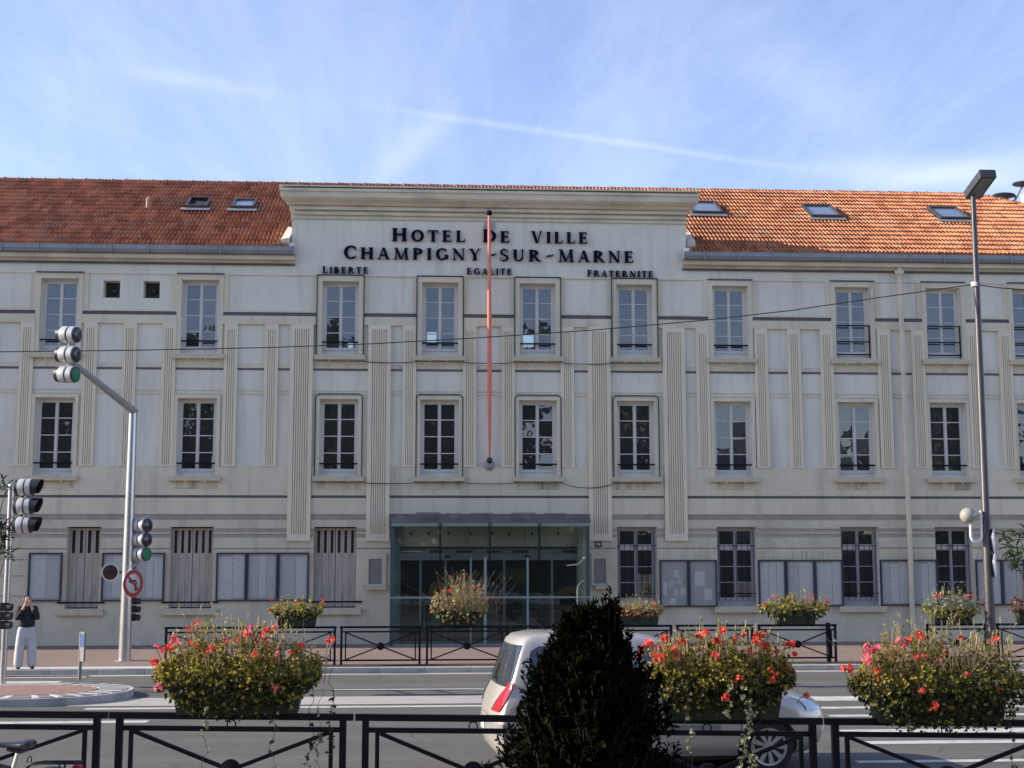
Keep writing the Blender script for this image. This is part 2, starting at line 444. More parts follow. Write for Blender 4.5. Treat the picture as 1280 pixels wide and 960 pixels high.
def M_tile():
    m = bpy.data.materials.new('terracotta_tile')
    m.use_nodes = True
    t = NT(m.node_tree)
    b = t.n['Principled BSDF']
    tcn = t.new('ShaderNodeTexCoord')
    v = tcn.outputs['Object']
    vo = t.new('ShaderNodeTexVoronoi')
    t.link(t.mapping(v, (4.2, 2.1, 0.0)), vo.inputs['Vector'])
    vo.inputs['Scale'].default_value = 1.0
    sp = t.new('ShaderNodeSeparateColor')
    t.link(vo.outputs['Color'], sp.inputs[0])
    c = t.ramp(sp.outputs[0], [(0.0, (0.25, 0.083, 0.032)), (0.5, (0.355, 0.133, 0.052)), (0.85, (0.46, 0.20, 0.092)), (1.0, (0.30, 0.16, 0.095))])
    n = t.noise(t.mapping(v, (0.35, 0.7, 0.7)), 1.0, 5, 0.65)
    f = t.math('MULTIPLY', t.ramp(n, [(0.50, 0.0), (0.72, 1.0)]), 0.38)
    c = t.mix(f, c, (0.16, 0.085, 0.05))
    t.link(c, b.inputs['Base Color'])
    b.inputs['Roughness'].default_value = 0.62
    return m
tile_m = M_tile()
tileroot_m = M('tile_underlay', (0.10, 0.04, 0.025), 0.95, 0.2)

# ------------------------------------------------------------------ mesh helper
class MB:
    def __init__(s):
        s.v = []
        s.f = []
    def add(s, vs, fs):
        o = len(s.v)
        s.v += [tuple(p) for p in vs]
        s.f += [tuple(i + o for i in f) for f in fs]
    def box(s, x0, x1, y0, y1, z0, z1):
        s.add([(x0, y0, z0), (x1, y0, z0), (x1, y1, z0), (x0, y1, z0), (x0, y0, z1), (x1, y0, z1), (x1, y1, z1), (x0, y1, z1)],
              [(3, 2, 1, 0), (4, 5, 6, 7), (0, 1, 5, 4), (1, 2, 6, 5), (2, 3, 7, 6), (3, 0, 4, 7)])
        return s
    def quad(s, a, b, c, d):
        s.add([a, b, c, d], [(0, 1, 2, 3)])
        return s
    def tube(s, pts, r, n=8, cap=True, r2=None):
        pts = [Vector(p) for p in pts]
        N = len(pts)
        rings = []
        up = Vector((0, 0, 1))
        prev = None
        for i, p in enumerate(pts):
            d = (pts[min(i + 1, N - 1)] - pts[max(i - 1, 0)])
            if d.length < 1e-9:
                d = Vector((0, 0, 1))
            d.normalize()
            if prev is None:
                a = d.cross(up)
                if a.length < 1e-3:
                    a = d.cross(Vector((0, 1, 0)))
            else:
                a = prev - d * prev.dot(d)
            a.normalize()
            prev = a
            b = d.cross(a)
            rr = r if not isinstance(r, (list, tuple)) else r[i]
            if r2 is not None:
                rr = r + (r2 - r) * i / max(1, N - 1)
            rings.append([p + (a * math.cos(2 * PI * k / n) + b * math.sin(2 * PI * k / n)) * rr for k in range(n)])
        vs = [v for rg in rings for v in rg]
        fs = []
        for i in range(N - 1):
            for k in range(n):
                fs.append((i * n + k, i * n + (k + 1) % n, (i + 1) * n + (k + 1) % n, (i + 1) * n + k))
        if cap:
            fs.append(tuple(range(n - 1, -1, -1)))
            fs.append(tuple((N - 1) * n + k for k in range(n)))
        s.add(vs, fs)
        return s
    def bar(s, a, b, wx, wz, up=(0, 0, 1)):
        """rectangular bar from a to b"""
        a, b = Vector(a), Vector(b)
        d = (b - a).normalized()
        u = Vector(up)
        sd = d.cross(u)
        if sd.length < 1e-3:
            sd = d.cross(Vector((0, 1, 0)))
        sd.normalize()
        u = sd.cross(d)
        vs = []
        for p in (a, b):
            for i, j in ((-1, -1), (1, -1), (1, 1), (-1, 1)):
                vs.append(p + sd * (wx / 2 * i) + u * (wz / 2 * j))
        s.add(vs, [(0, 3, 2, 1), (4, 5, 6, 7), (0, 1, 5, 4), (1, 2, 6, 5), (2, 3, 7, 6), (3, 0, 4, 7)])
        return s
    def lathe(s, c, axis, prof, n=20):
        """prof = [(offset along axis, radius)...] round axis through c"""
        c = Vector(c)
        d = Vector(axis).normalized()
        a = d.cross(Vector((0, 0, 1)))
        if a.length < 1e-3:
            a = Vector((1, 0, 0))
        a.normalize()
        b = d.cross(a)
        vs = []
        for h, r in prof:
            for k in range(n):
                vs.append(c + d * h + (a * math.cos(2 * PI * k / n) + b * math.sin(2 * PI * k / n)) * max(r, 1e-4))
        fs = []
        for i in range(len(prof) - 1):
            for k in range(n):
                fs.append((i * n + k, i * n + (k + 1) % n, (i + 1) * n + (k + 1) % n, (i + 1) * n + k))
        fs.append(tuple(range(n - 1, -1, -1)))
        fs.append(tuple((len(prof) - 1) * n + k for k in range(n)))
        s.add(vs, fs)
        return s
    def sphere(s, c, r, n=16, m=10, sc_=(1, 1, 1)):
        vs = []
        for i in range(m + 1):
            t = PI * i / m
            for k in range(n):
                p = 2 * PI * k / n
                vs.append((c[0] + r * sc_[0] * math.sin(t) * math.cos(p), c[1] + r * sc_[1] * math.sin(t) * math.sin(p), c[2] + r * sc_[2] * math.cos(t)))
        fs = []
        for i in range(m):
            for k in range(n):
                fs.append((i * n + k, (i + 1) * n + k, (i + 1) * n + (k + 1) % n, i * n + (k + 1) % n))
        s.add(vs, fs)
        return s
    def prism_xz(s, poly, y0, y1):
        """polygon in the XZ plane extruded from y0 (front) to y1"""
        n = len(poly)
        s.add([(x, y0, z) for x, z in poly] + [(x, y1, z) for x, z in poly],
              [tuple(range(n)), tuple(range(2 * n - 1, n - 1, -1))] + [(i, i + n, (i + 1) % n + n, (i + 1) % n) for i in range(n)])
        return s
    def prism_xy(s, poly, z0, z1):
        n = len(poly)
        s.add([(x, y, z0) for x, y in poly] + [(x, y, z1) for x, y in poly],
              [tuple(range(n - 1, -1, -1)), tuple(range(n, 2 * n))] + [(i, (i + 1) % n, (i + 1) % n + n, i + n) for i in range(n)])
        return s
    def moved(s, off):
        o = Vector(off)
        s.v = [tuple(Vector(p) + o) for p in s.v]
        return s
    def mesh(s, name, m, smooth=False, auto=None):
        me = bpy.data.meshes.new(name)
        me.from_pydata(s.v, [], s.f)
        if m:
            me.materials.append(m)
        if smooth:
            me.polygons.foreach_set('use_smooth', [True] * len(me.polygons))
            if auto:
                try:
                    me.set_sharp_from_angle(angle=R(auto))
                except Exception:
                    pass
        me.update()
        return me
    def build(s, name, m, parent=None, loc=(0, 0, 0), smooth=False, auto=35):
        return put(name, s.mesh(name, m, smooth, auto), parent, loc)

def put(name, me, parent=None, loc=(0, 0, 0), rot=(0, 0, 0), scale=None):
    o = bpy.data.objects.new(name, me)
    COL.objects.link(o)
    o.location = loc
    o.rotation_euler = rot
    if scale is not None:
        o.scale = scale if isinstance(scale, (tuple, list)) else (scale,) * 3
    if parent is not None:
        o.parent = parent
    return o
def tag(o, label=None, cat=None, group=None, kind=None):
    if label: o['label'] = label
    if cat: o['category'] = cat
    if group: o['group'] = group
    if kind: o['kind'] = kind
    return o
def thing(name, label, cat, loc=(0, 0, 0), rotz=0.0, group=None):
    o = put(name, None, None, loc, (0, 0, rotz))
    return tag(o, label, cat, group)
def copy_thing(src, loc, rotz=0.0, label=None):
    def rec(o, par):
        c = o.copy()
        COL.objects.link(c)
        if par is not None:
            c.parent = par
        for ch in o.children:
            rec(ch, c)
        return c
    c = rec(src, None)
    c.location = loc
    c.rotation_euler = (0, 0, rotz)
    if label: c['label'] = label
    return c
# ------------------------------------------------------------------ ground, road, pavements
YF = 39.0                      # plane of the town hall front
PAV_Z, NEAR_Z = 0.10, 0.32
KERB_Y = 30.2
NEAR_KERB_Y = 12.6

def sheet(name, x0, x1, y0, y1, z, m, nx=1, ny=1):
    mb = MB()
    vs, fs = [], []
    for j in range(ny + 1):
        for i in range(nx + 1):
            vs.append((x0 + (x1 - x0) * i / nx, y0 + (y1 - y0) * j / ny, z))
    for j in range(ny):
        for i in range(nx):
            a = j * (nx + 1) + i
            fs.append((a, a + 1, a + nx + 2, a + nx + 1))
    mb.add(vs, fs)
    o = mb.build(name, m)
    return tag(o, kind='structure')
sheet('ground', -2000, 2000, -2000, 2000, -0.06, ground_m)
sheet('road', -150, 150, NEAR_KERB_Y - 0.02, KERB_Y + 0.1, 0.0, asph_m)
# far pavement of pink pavers, dropped kerb by the crossing on the left
DROP_X = -5.9
pav = MB()
pav.box(-150, 150, KERB_Y + 0.3, YF + 0.4, -0.05, PAV_Z)
pavement = tag(pav.build('pavement', paver_m), kind='structure')
kb = MB()
x = -60.0
kroot = None
kerbs = []
kbm = MB().box(0, 0.985, KERB_Y, KERB_Y + 0.297, -0.05, PAV_Z + 0.012).mesh('kerb_stone', kerb_m)
kroot = tag(MB().box(-150, 150, KERB_Y + 0.02, KERB_Y + 0.296, -0.055, PAV_Z - 0.004).build('kerb', kerb_m), kind='structure')
for i in range(40):
    put('kerb_stone', kbm, kroot, (-14 + i * 1.0, 0, 0))
# pale tactile strip of slabs at the crossing
strip = tag(MB().box(-14, -5.75, KERB_Y + 0.32, KERB_Y + 0.92, 0.05, PAV_Z + 0.006).build('tactile_strip', kerbwhite_m), kind='structure')
tag(MB().box(-5.6, 40, KERB_Y + 0.32, KERB_Y + 1.25, 0.05, PAV_Z + 0.005).build('dark_strip', darkstrip_m), kind='structure')  # darker strip of ground along the foot of the far railing
# gutter joint of the far side, near pavement
sheet('gutter_strip', -150, 150, KERB_Y - 0.42, KERB_Y - 0.02, 0.004, palepave_m)
tag(MB().box(-150, 150, -40, NEAR_KERB_Y - 0.3, -0.05, NEAR_Z).build('near_pavement', nearpave_m), kind='structure')
tag(MB().box(-150, 150, NEAR_KERB_Y - 0.3, NEAR_KERB_Y, -0.05, NEAR_Z - 0.02).build('near_kerb', kerb_m), kind='structure')

# painted markings and the pale median band
def marking(name, x0, x1, y0, y1, z=0.004, m=white_line_m):
    return sheet(name, x0, x1, y0, y1, z, m)
marking('median_band', -6.0, 4.2, 23.75, 25.1, 0.006, palepave_m)
marking('median_line', -5.6, 4.2, 23.25, 23.5)
marking('lane_line', -1.75, 1.1, 26.35, 26.5)
marking('lane_line', -8.4, -5.6, 25.6, 25.85)
marking('lane_line', -12.0, -4.2, 21.35, 21.65)
for i, (ya, yb) in enumerate(((29.55, 30.05), (28.3, 28.75), (27.2, 27.6))):
    marking('crossing_stripe', -14, -7.1 - 0.25 * i, ya, yb)
for x0, ya, yb in ((6.4, 23.75, 24.5), (6.2, 22.5, 22.8), (6.3, 21.35, 21.62), (5.9, 19.3, 19.75), (5.8, 18.2, 18.5), (5.2, 16.55, 16.75)):
    marking('crossing_stripe', x0, 16, ya, yb)

# traffic island on the left: kerb face, white and dark sett rim, red paving
IX, IY0, IY1 = -5.25, 23.75, 26.9
def island_outline(inset, n=12):
    pts = [(-40, IY0 + inset)]
    cx, ry = IX - 1.9, (IY1 - IY0) / 2 - inset
    cy = (IY0 + IY1) / 2
    for k in range(n + 1):
        a = -PI / 2 + PI * k / n
        pts.append((cx + (1.9 - inset) * math.cos(a) ** 0.8 if math.cos(a) > 1e-6 else cx, cy + ry * math.sin(a)))
    pts.append((-40, IY1 - inset))
    return pts
isl = tag(MB().prism_xy(island_outline(0.0), -0.04, 0.13).build('traffic_island', kerb_m), kind='structure')
put('island_paving', MB().prism_xy(island_outline(0.62), 0.1, 0.142).mesh('island_paving', redpave_m), isl)
outl, inl = island_outline(0.10, 26), island_outline(0.58, 26)
def resample(pts, step):
    res = [Vector(pts[0])]
    acc = 0
    for a, b in zip(pts[:-1], pts[1:]):
        a, b = Vector(a), Vector(b)
        L = (b - a).length
        n = max(1, int(L / step))
        for k in range(1, n + 1):
            res.append(a + (b - a) * k / n)
    return res
# setts along the front edge and round the nose
cnt = 0
pth = []
x = -14.0
while x < IX - 1.9:
    pth.append(((x, IY0 + 0.10), (x, IY0 + 0.58))); x += 0.36
for k in range(1, 14):
    a = -PI / 2 + PI * k / 14
    cx, cy = IX - 1.9, (IY0 + IY1) / 2
    ro_, ri_ = 1.9 - 0.10, 1.9 - 0.58
    pth.append(((cx + ro_ * math.cos(a) ** 0.8, cy + ((IY1 - IY0) / 2 - 0.10) * math.sin(a)), (cx + ri_ * math.cos(a) ** 0.8, cy + ((IY1 - IY0) / 2 - 0.58) * math.sin(a))))
for i in range(len(pth) - 1):
    (a, b), (c, d) = pth[i], pth[i + 1]
    def lerp(p, q, t): return (p[0] + (q[0] - p[0]) * t, p[1] + (q[1] - p[1]) * t)
    for t0, t1, m_, nm in ((0.03, 0.30, kerbwhite_m, 'pale_sett'), (0.33, 0.97, kerbdark_m, 'dark_sett')):
        q = [lerp(a, c, t0), lerp(a, c, t1), lerp(b, d, t1), lerp(b, d, t0)]
        put(nm, MB().prism_xy(q, 0.10, 0.139 + rnd.uniform(0, 0.004)).mesh(nm, m_), isl)
# ------------------------------------------------------------------ the town hall
HX = 1.79
hall = thing('town_hall', 'long pale three-storey town hall with orange tiled roof and raised lettered centre', 'town hall', (HX, YF, 0.0))
HL = (-HX, -YF, 0.0)
def hb(mb, name, m, parent=None, **k):
    """build world-coordinate geometry as a part of the hall"""
    return mb.build(name, m, hall if parent is None else parent, HL if parent is None else (0, 0, 0), **k)

XL, XR = -46.0, 25.2
DEPTH = 12.0
Z_EAVE = 10.9
CX0, CX1 = -3.96, 7.57              # central block
cols = [-26.4, -22.4, -18.4, -14.4, -10.48, -6.52, -2.52, 0.345, 3.175, 6.01, 8.845, 12.5, 15.235, 17.87, 21.5]
op_top = [(c - 0.525, c + 0.525, 8.29, 10.41) for c in cols]
op_mid = [(c - 0.55, c + 0.55, 4.79, 6.99) for c in cols]
g_left = [(-26.4, 1.2), (-22.4, 1.2), (-18.4, 1.2), (-14.4, 1.2), (-9.54, 0.92), (-6.565, 1.2), (-2.575, 1.2)]
g_right = [(6.0, 1.15), (8.885, 1.15), (12.48, 1.12), (15.25, 1.1), (17.95, 1.1), (21.5, 1.1)]
op_g = [(c - w_ / 2, c + w_ / 2, 1.10, 3.36) for c, w_ in g_left + g_right]
op_sq = [(-9.27, -8.80, 9.87, 10.37), (-8.14, -7.68, 9.87, 10.37)]
ENT = (-1.02, 4.63, 0.10, 3.47)
openings = op_top + op_mid + op_g + op_sq + [ENT]

def cells(x0, x1, z0, z1, ops):
    """rectangles that tile [x0,x1]x[z0,z1] minus the openings, merged along x"""
    zs = sorted({z0, z1} | {z for o in ops for z in o[2:4] if z0 < z < z1})
    res = []
    for za, zb in zip(zs[:-1], zs[1:]):
        zm = (za + zb) / 2
        cuts = sorted([(o[0], o[1]) for o in ops if o[2] < zm < o[3] and o[1] > x0 and o[0] < x1])
        x = x0
        for a, b in cuts:
            if a > x + 1e-6:
                res.append((x, a, za, zb))
            x = max(x, b)
        if x < x1 - 1e-6:
            res.append((x, x1, za, zb))
    return res
# body wall with real openings and reveals
mb = MB()
for a, b, za, zb in cells(XL, XR, -0.1, 12.3, openings):
    if za >= 11.1 - 1e-6:
        continue
    mb.quad((a, YF, za), (b, YF, za), (b, YF, min(zb, 11.1)), (a, YF, min(zb, 11.1)))
for a, b, za, zb in openings[:-1]:
    d = 0.42
    mb.quad((a, YF, za), (a, YF, zb), (a, YF + d, zb), (a, YF + d, za))
    mb.quad((b, YF, zb), (b, YF, za), (b, YF + d, za), (b, YF + d, zb))
    mb.quad((a, YF, zb), (b, YF, zb), (b, YF + d, zb), (a, YF + d, zb))
    mb.quad((b, YF, za), (a, YF, za), (a, YF + d, za), (b, YF + d, za))
mb.quad((XL, YF + DEPTH, -0.1), (XL, YF, -0.1), (XL, YF, 11.1), (XL, YF + DEPTH, 11.1))
mb.quad((XR, YF, -0.1), (XR, YF + DEPTH, -0.1), (XR, YF + DEPTH, 11.1), (XR, YF, 11.1))
mb.quad((XR, YF + DEPTH, -0.1), (XL, YF + DEPTH, -0.1), (XL, YF + DEPTH, 11.1), (XR, YF + DEPTH, 11.1))
hb(mb, 'wall', panel_m)

def skin(name, rects, proud, m, ops=(), inset=0.004):
    """proud layer of render: boxes standing `proud` off the wall plane"""
    for (x0, x1, z0, z1) in rects:
        for a, b, za, zb in cells(x0, x1, z0, z1, ops):
            o = hb(MB().box(a, b, YF - proud, YF + 0.01, za, zb), name, m)
    return o

WIDE = [(-3.93, -3.27), (-1.70, -1.07), (4.63, 5.28), (6.80, 7.48)]
NARROW = [(-21.3, -20.92), (-19.9, -19.5), (-25.3, -24.92), (-23.9, -23.5), (-17.3, -16.92), (-15.9, -15.5), (-13.4, -13.0), (-12.6, -12.22), (-11.51, -11.14), (-9.75, -9.37), (-8.66, -8.26), (-7.55, -7.16), (-5.80, -5.42), (-4.66, -4.27),
          (-0.71, -0.34), (1.02, 1.39), (2.13, 2.51), (3.84, 4.22), (7.80, 8.19), (9.53, 9.92), (10.51, 10.90), (11.48, 11.87),
          (13.20, 13.57), (14.21, 14.62), (15.90, 16.27), (16.83, 17.27), (18.5, 18.9), (19.5, 19.9), (20.4, 20.8), (22.2, 22.6)]
def pilaster_mesh(w_, z0, z1, zf0, zf1, nfl, depth):
    """slab with sunk flutes between z zf0 and zf1"""
    mb = MB()
    h0, h1 = 0.0, z1 - z0
    f0, f1 = zf0 - z0, zf1 - z0
    m_ = 0.16 * w_ if nfl > 4 else 0.19 * w_
    pitch = (w_ - 2 * m_) / nfl
    G_ = depth * 0.56
    mb.box(-w_ / 2, w_ / 2, -G_, 0.01, h0, h1)
    # end blocks and margins stand full depth
    if f0 > 0.01: mb.box(-w_ / 2, w_ / 2, -depth, -G_, h0, f0)
    if h1 - f1 > 0.01: mb.box(-w_ / 2, w_ / 2, -depth, -G_, f1, h1)
    gw = pitch * 0.34
    xs = [-w_ / 2]
    for i in range(nfl + 0):
        c = -w_ / 2 + m_ + pitch * (i + 0.5)
        xs += [c - gw / 2, c + gw / 2]
    xs.append(w_ / 2)
    for i in range(0, len(xs), 2):
        mb.box(xs[i], xs[i + 1], -depth, -G_, f0, f1)
    return mb.mesh('pilaster', pil_m)
wide_me = pilaster_mesh(0.65, 2.96, 9.13, 3.16, 9.0, 7, 0.12)
for a, b in WIDE:
    put('pilaster', wide_me, hall, ((a + b) / 2 - HX, 0, 2.96))
nar_me = pilaster_mesh(0.385, 5.055, 9.13, 5.10, 8.98, 4, 0.075)
for a, b in NARROW:
    put('pilaster', nar_me, hall, ((a + b) / 2 - HX, 0, 5.055))

# window surrounds of the top floor, beam and dark bands between them
surr = []
tops = sorted(cols)
for i, c in enumerate(tops):
    surr.append((c - 0.525 - 0.13, c + 0.525 + 0.13))
spans = [(XL, surr[0][0])] + [(surr[i][1], surr[i + 1][0]) for i in range(len(surr) - 1)] + [(surr[-1][1], XR)]
for a, b in spans:
    skin('header_beam', [(a, b, 9.13, 9.375)], 0.075, cream_m)
    skin('dark_band', [(a, b, 9.375, 9.485)], 0.022, groove_m)
    skin('fillet', [(a, b, 9.485, 9.53)], 0.055, cream_m)
    # recessed panel with a cream margin
    if b - a > 0.9:
        skin('panel_margin', [(a, a + 0.15, 9.53, 10.565), (b - 0.15, b, 9.53, 10.565)], 0.032, cream_m)
    # small moulding at the head of the middle floor
skin('frieze', [(XL, CX0, 10.565, 10.9), (CX1, XR, 10.565, 10.9)], 0.038, panel_m)
for c in cols:
    a, b = c - 0.525, c + 0.525
    mb = MB()
    y0, y1 = YF - (0.085 if CX0 < c < CX1 else 0.055), YF + 0.01
    wd = 0.13
    mb.box(a - wd, a, y0, y1, 8.20, 10.57)
    mb.box(b, b + wd, y0, y1, 8.20, 10.57)
    mb.box(a, b, y0, y1, 10.41, 10.57)
    hb(mb, 'architrave', cream_m)
    mb = MB()
    mb.box(a - wd - 0.012, b + wd + 0.012, YF - 0.1, YF - 0.02, 10.572, 10.605)
    hb(mb, 'dark_drip', groove_m)
    mb = MB()
    mb.box(a - 0.2, b + 0.2, YF - 0.20, YF + 0.15, 8.115, 8.245)
    for dx in (-0.28, 0.22):
        mb.lathe((c + dx, YF - 0.15, 8.09), (0, -1, 0), [(0, 0.028), (0.05, 0.028)], 8)
    hb(mb, 'sill', sill_m)
# band under the top windows (between pilasters)
pil = sorted(WIDE + NARROW)
edges = [XL] + [e for p in pil for e in p] + [XR]
for i in range(0, len(edges), 2):
    a, b = edges[i], edges[i + 1]
    if b - a < 0.1: continue
    skin('dark_band', [(a, b, 7.812, 7.872)], 0.018, groove_m)
    skin('thin_moulding', [(a, b, 7.215, 7.245), (a, b, 7.115, 7.150)], 0.022, cream_m, op_mid)
    if a > -13 and b < 22:
        skin('apron_slab', [(a, b, 7.872, 8.0)], 0.010, cream_m)
# middle floor surrounds and sills
for c in cols:
    a, b = c - 0.55, c + 0.55
    mb = MB()
    y0, y1 = YF - 0.06, YF + 0.01
    mb.box(a - 0.10, a, y0, y1, 5.06, 7.09)
    mb.box(b, b + 0.10, y0, y1, 5.06, 7.09)
    mb.box(a, b, y0, y1, 6.99, 7.09)
    hb(mb, 'architrave', cream_m)
    mb = MB()
    mb.box(a - 0.17, b + 0.17, YF - 0.20, YF + 0.15, 4.645, 4.775)
    for dx in (-0.25, 0.3):
        mb.lathe((c + dx, YF - 0.15, 4.62), (0, -1, 0), [(0, 0.028), (0.05, 0.028)], 8)
    hb(mb, 'sill', sill_m)
    skin('sill_apron', [(a - 0.05, b + 0.05, 4.425, 4.645)], 0.058, apron_m)
    if abs(c - 15.235) < 0.01:
        skin('vent_grille', [(c + 0.13, c + 0.52, 4.44, 4.62)], 0.10, greyband_m)
# lower cream render, grooves and bands (stopped by the wide pilasters)
WSEG = [XL, -3.93, -3.27, -1.70, -1.07, 4.63, 5.28, 6.80, 7.48, XR]
lowcuts = [(p[0], p[1], 2.96, 9.2) for p in WIDE]
ops_all = op_mid + op_g + [ENT]
skin('lower_render', [(XL, XR, 4.245, 5.06)], 0.045, cream_m, op_mid + lowcuts)
skin('dark_band', [(XL, XR, 4.17, 4.245)], 0.016, groove_m, lowcuts)
skin('lower_render', [(XL, XR, 3.715, 4.17)], 0.045, cream_m, lowcuts)
skin('grey_band', [(XL, XR, 3.55, 3.715)], 0.018, greyband_m, lowcuts + [ENT])
for z0, z1 in ((3.60, 3.615), (3.655, 3.67)):
    skin('band_fillet', [(XL, XR, z0, z1)], 0.03, greyband_m, lowcuts)
skin('lower_render', [(XL, XR, 3.31, 3.55), (XL, XR, 3.165, 3.205)], 0.045, base_m, lowcuts + op_g + [ENT])
skin('grey_band', [(XL, XR, 3.205, 3.31), (XL, XR, 3.055, 3.165)], 0.020, greyband_m, lowcuts + op_g + [ENT])
skin('lower_render', [(XL, XR, 2.765, 3.055), (XL, XR, 0.80, 2.735)], 0.045, base_m, lowcuts + op_g + [ENT])
skin('groove', [(XL, XR, 2.735, 2.765)], 0.012, greyband_m, lowcuts + op_g + [ENT])
skin('plinth', [(XL, XR, -0.1, 0.80)], 0.060, base_m, [ENT])
# left corner bay with sunk courses
for z in (2.45, 2.0, 1.45, 1.0, 0.62):
    skin('course_joint', [(-12.6, -11.15, z, z + 0.02)], 0.064, greyband_m)
# vertical slots above the right-hand boards
for a, b in ((7.62, 8.18), (9.6, 11.85), (13.15, 14.6), (15.9, 17.3)):
    mb = MB()
    x = a
    while x < b:
        mb.box(x, x + 0.03, YF - 0.052, YF - 0.044, 2.44, 2.66)
        x += 0.128
    hb(mb, 'slot_row', apron_m)['kind'] = 'stuff'

# cornice and gutter of the wings
def cornice(x0, x1):
    mb = MB()
    prof = [(0.0, 10.90), (-0.10, 10.90), (-0.13, 10.96), (-0.27, 10.99), (-0.29, 11.06), (-0.34, 11.09), (0.0, 11.09)]
    n = len(prof)
    for i in range(n):
        (ya, za), (yb, zb) = prof[i], prof[(i + 1) % n]
        mb.quad((x0, YF + ya, za), (x1, YF + ya, za), (x1, YF + yb, zb), (x0, YF + yb, zb))
    mb.add([(x0, YF + y, z) for y, z in prof], [tuple(range(n))])
    mb.add([(x1, YF + y, z) for y, z in prof], [tuple(range(n - 1, -1, -1))])
    hb(mb, 'cornice', corn_m)
    hb(MB().box(x0, x1, YF - 0.13, YF - 0.04, 10.855, 10.90), 'shade_strip', eave_shade_m)  # dark strip, shade under the cornice painted as colour
    mb = MB()
    mb.add([(x0, YF + y, z) for y, z in ((-0.30, 11.092), (-0.40, 11.13), (-0.44, 11.22), (-0.43, 11.335), (-0.40, 11.335), (-0.40, 11.14), (0.1, 11.14), (0.1, 11.092))] +
           [(x1, YF + y, z) for y, z in ((-0.30, 11.092), (-0.40, 11.13), (-0.44, 11.22), (-0.43, 11.335), (-0.40, 11.335), (-0.40, 11.14), (0.1, 11.14), (0.1, 11.092))],
           [(i, (i + 1) % 8, (i + 1) % 8 + 8, i + 8) for i in range(8)] + [tuple(range(7, -1, -1)), tuple(range(8, 16))])
    g = hb(mb, 'gutter', zinc_m)
    x = x0 + 0.6
    bm_ = MB().box(-0.02, 0.02, -0.455, -0.34, 11.10, 11.355).mesh('gutter_bracket', zinc_m)
    while x < x1:
        put('gutter_bracket', bm_, g, (x, YF, 0)); x += 1.02
cornice(XL - 0.3, CX0 + 0.12)
cornice(CX1 - 0.14, XR + 0.4)
# rounded stops of the eaves against the central block
for x in (CX0 + 0.03, CX1 - 0.05):
    hb(MB().box(x - 0.08, x + 0.08, YF - 0.395, YF - 0.2, 11.145, 11.45), 'rainwater_head', whitep_m)

# central block with parapet cornice
PF = 0.05
PB = YF + 0.55
mb = MB()
mb.box(CX0, CX1, YF - PF, PB, 10.567, 12.62)
hb(mb, 'central_block', panel_m)
mb = MB()
for (z0, z1, ov, so_) in ((12.24, 12.30, 0.05, 0.02), (12.36, 12.44, 0.08, 0.03), (12.50, 12.60, 0.12, 0.05)):
    mb.box(CX0 - so_, CX1 + so_, YF - PF - ov, YF + 0.3, z0, z1)
hb(mb, 'parapet_moulding', corn_m)
mb = MB()
prof = [(0.0, 12.60), (-0.20, 12.62), (-0.26, 12.68), (-0.36, 12.74), (-0.42, 12.80), (-0.43, 12.94), (-0.47, 12.96), (-0.47, 13.04), (0.25, 13.10), (0.25, 12.60)]
n = len(prof)
side = [0.0, 0.14, 0.18, 0.26, 0.30, 0.31, 0.33, 0.33, 0.33, 0.0]
xs0 = [(CX0 - s, YF - PF + y, z) for (y, z), s in zip(prof, side)]
xs1 = [(CX1 + s, YF - PF + y, z) for (y, z), s in zip(prof, side)]
mb.add(xs0 + xs1, [(i, (i + 1) % n, (i + 1) % n + n, i + n) for i in range(n)] + [tuple(range(n - 1, -1, -1)), tuple(range(n, 2 * n))])
hb(mb, 'parapet_cornice', corn_m)
hb(MB().box(CX0 - 0.1, CX1 + 0.1, YF + 0.19, PB, 12.6, 13.06), 'parapet_capping', corn_m)
hb(MB().box(CX0 - 0.34, CX1 + 0.34, YF - PF - 0.485, YF + 0.1, 13.085, 13.125), 'parapet_flashing', corn_m)

# ------------------------------------------------------------------ roof
EY, EZ, RY, RZ = YF - 0.36, 11.32, YF + 6.0, 14.93
HIPX0 = 18.9
def slope_pt(x, s, lift=0.0):
    ny, nz = -(RZ - EZ), (RY - EY)
    L = math.hypot(ny, nz)
    return (x, EY + (RY - EY) * s + ny / L * lift, EZ + (RZ - EZ) * s + nz / L * lift)
rt = MB()
SB = (YF + 0.5 - EY) / (RY - EY)
rt.quad(slope_pt(XL - 0.3, 0), slope_pt(CX0, 0), slope_pt(CX0, 1), slope_pt(XL - 0.3, 1))
rt.quad(slope_pt(CX0, SB), slope_pt(CX1, SB), slope_pt(CX1, 1), slope_pt(CX0, 1))
rt.quad(slope_pt(CX1, 0), slope_pt(XR + 0.4, 0), slope_pt(HIPX0, 1), slope_pt(CX1, 1))
rt.quad((XR + 0.4, YF + DEPTH + 0.36, EZ), (XL - 0.3, YF + DEPTH + 0.36, EZ), (XL - 0.3, RY, RZ), (HIPX0, RY, RZ))
rt.add([(XR + 0.4, EY, EZ), (XR + 0.4, YF + DEPTH + 0.36, EZ), (HIPX0, RY, RZ)], [(0, 1, 2)])
rt.add([(XL - 0.3, YF + DEPTH + 0.36, EZ), (XL - 0.3, EY, EZ), (XL - 0.3, RY, RZ)], [(0, 1, 2)])
roof = hb(rt, 'roof', tileroot_m)
PITCH_T = 0.118
NROW = 16
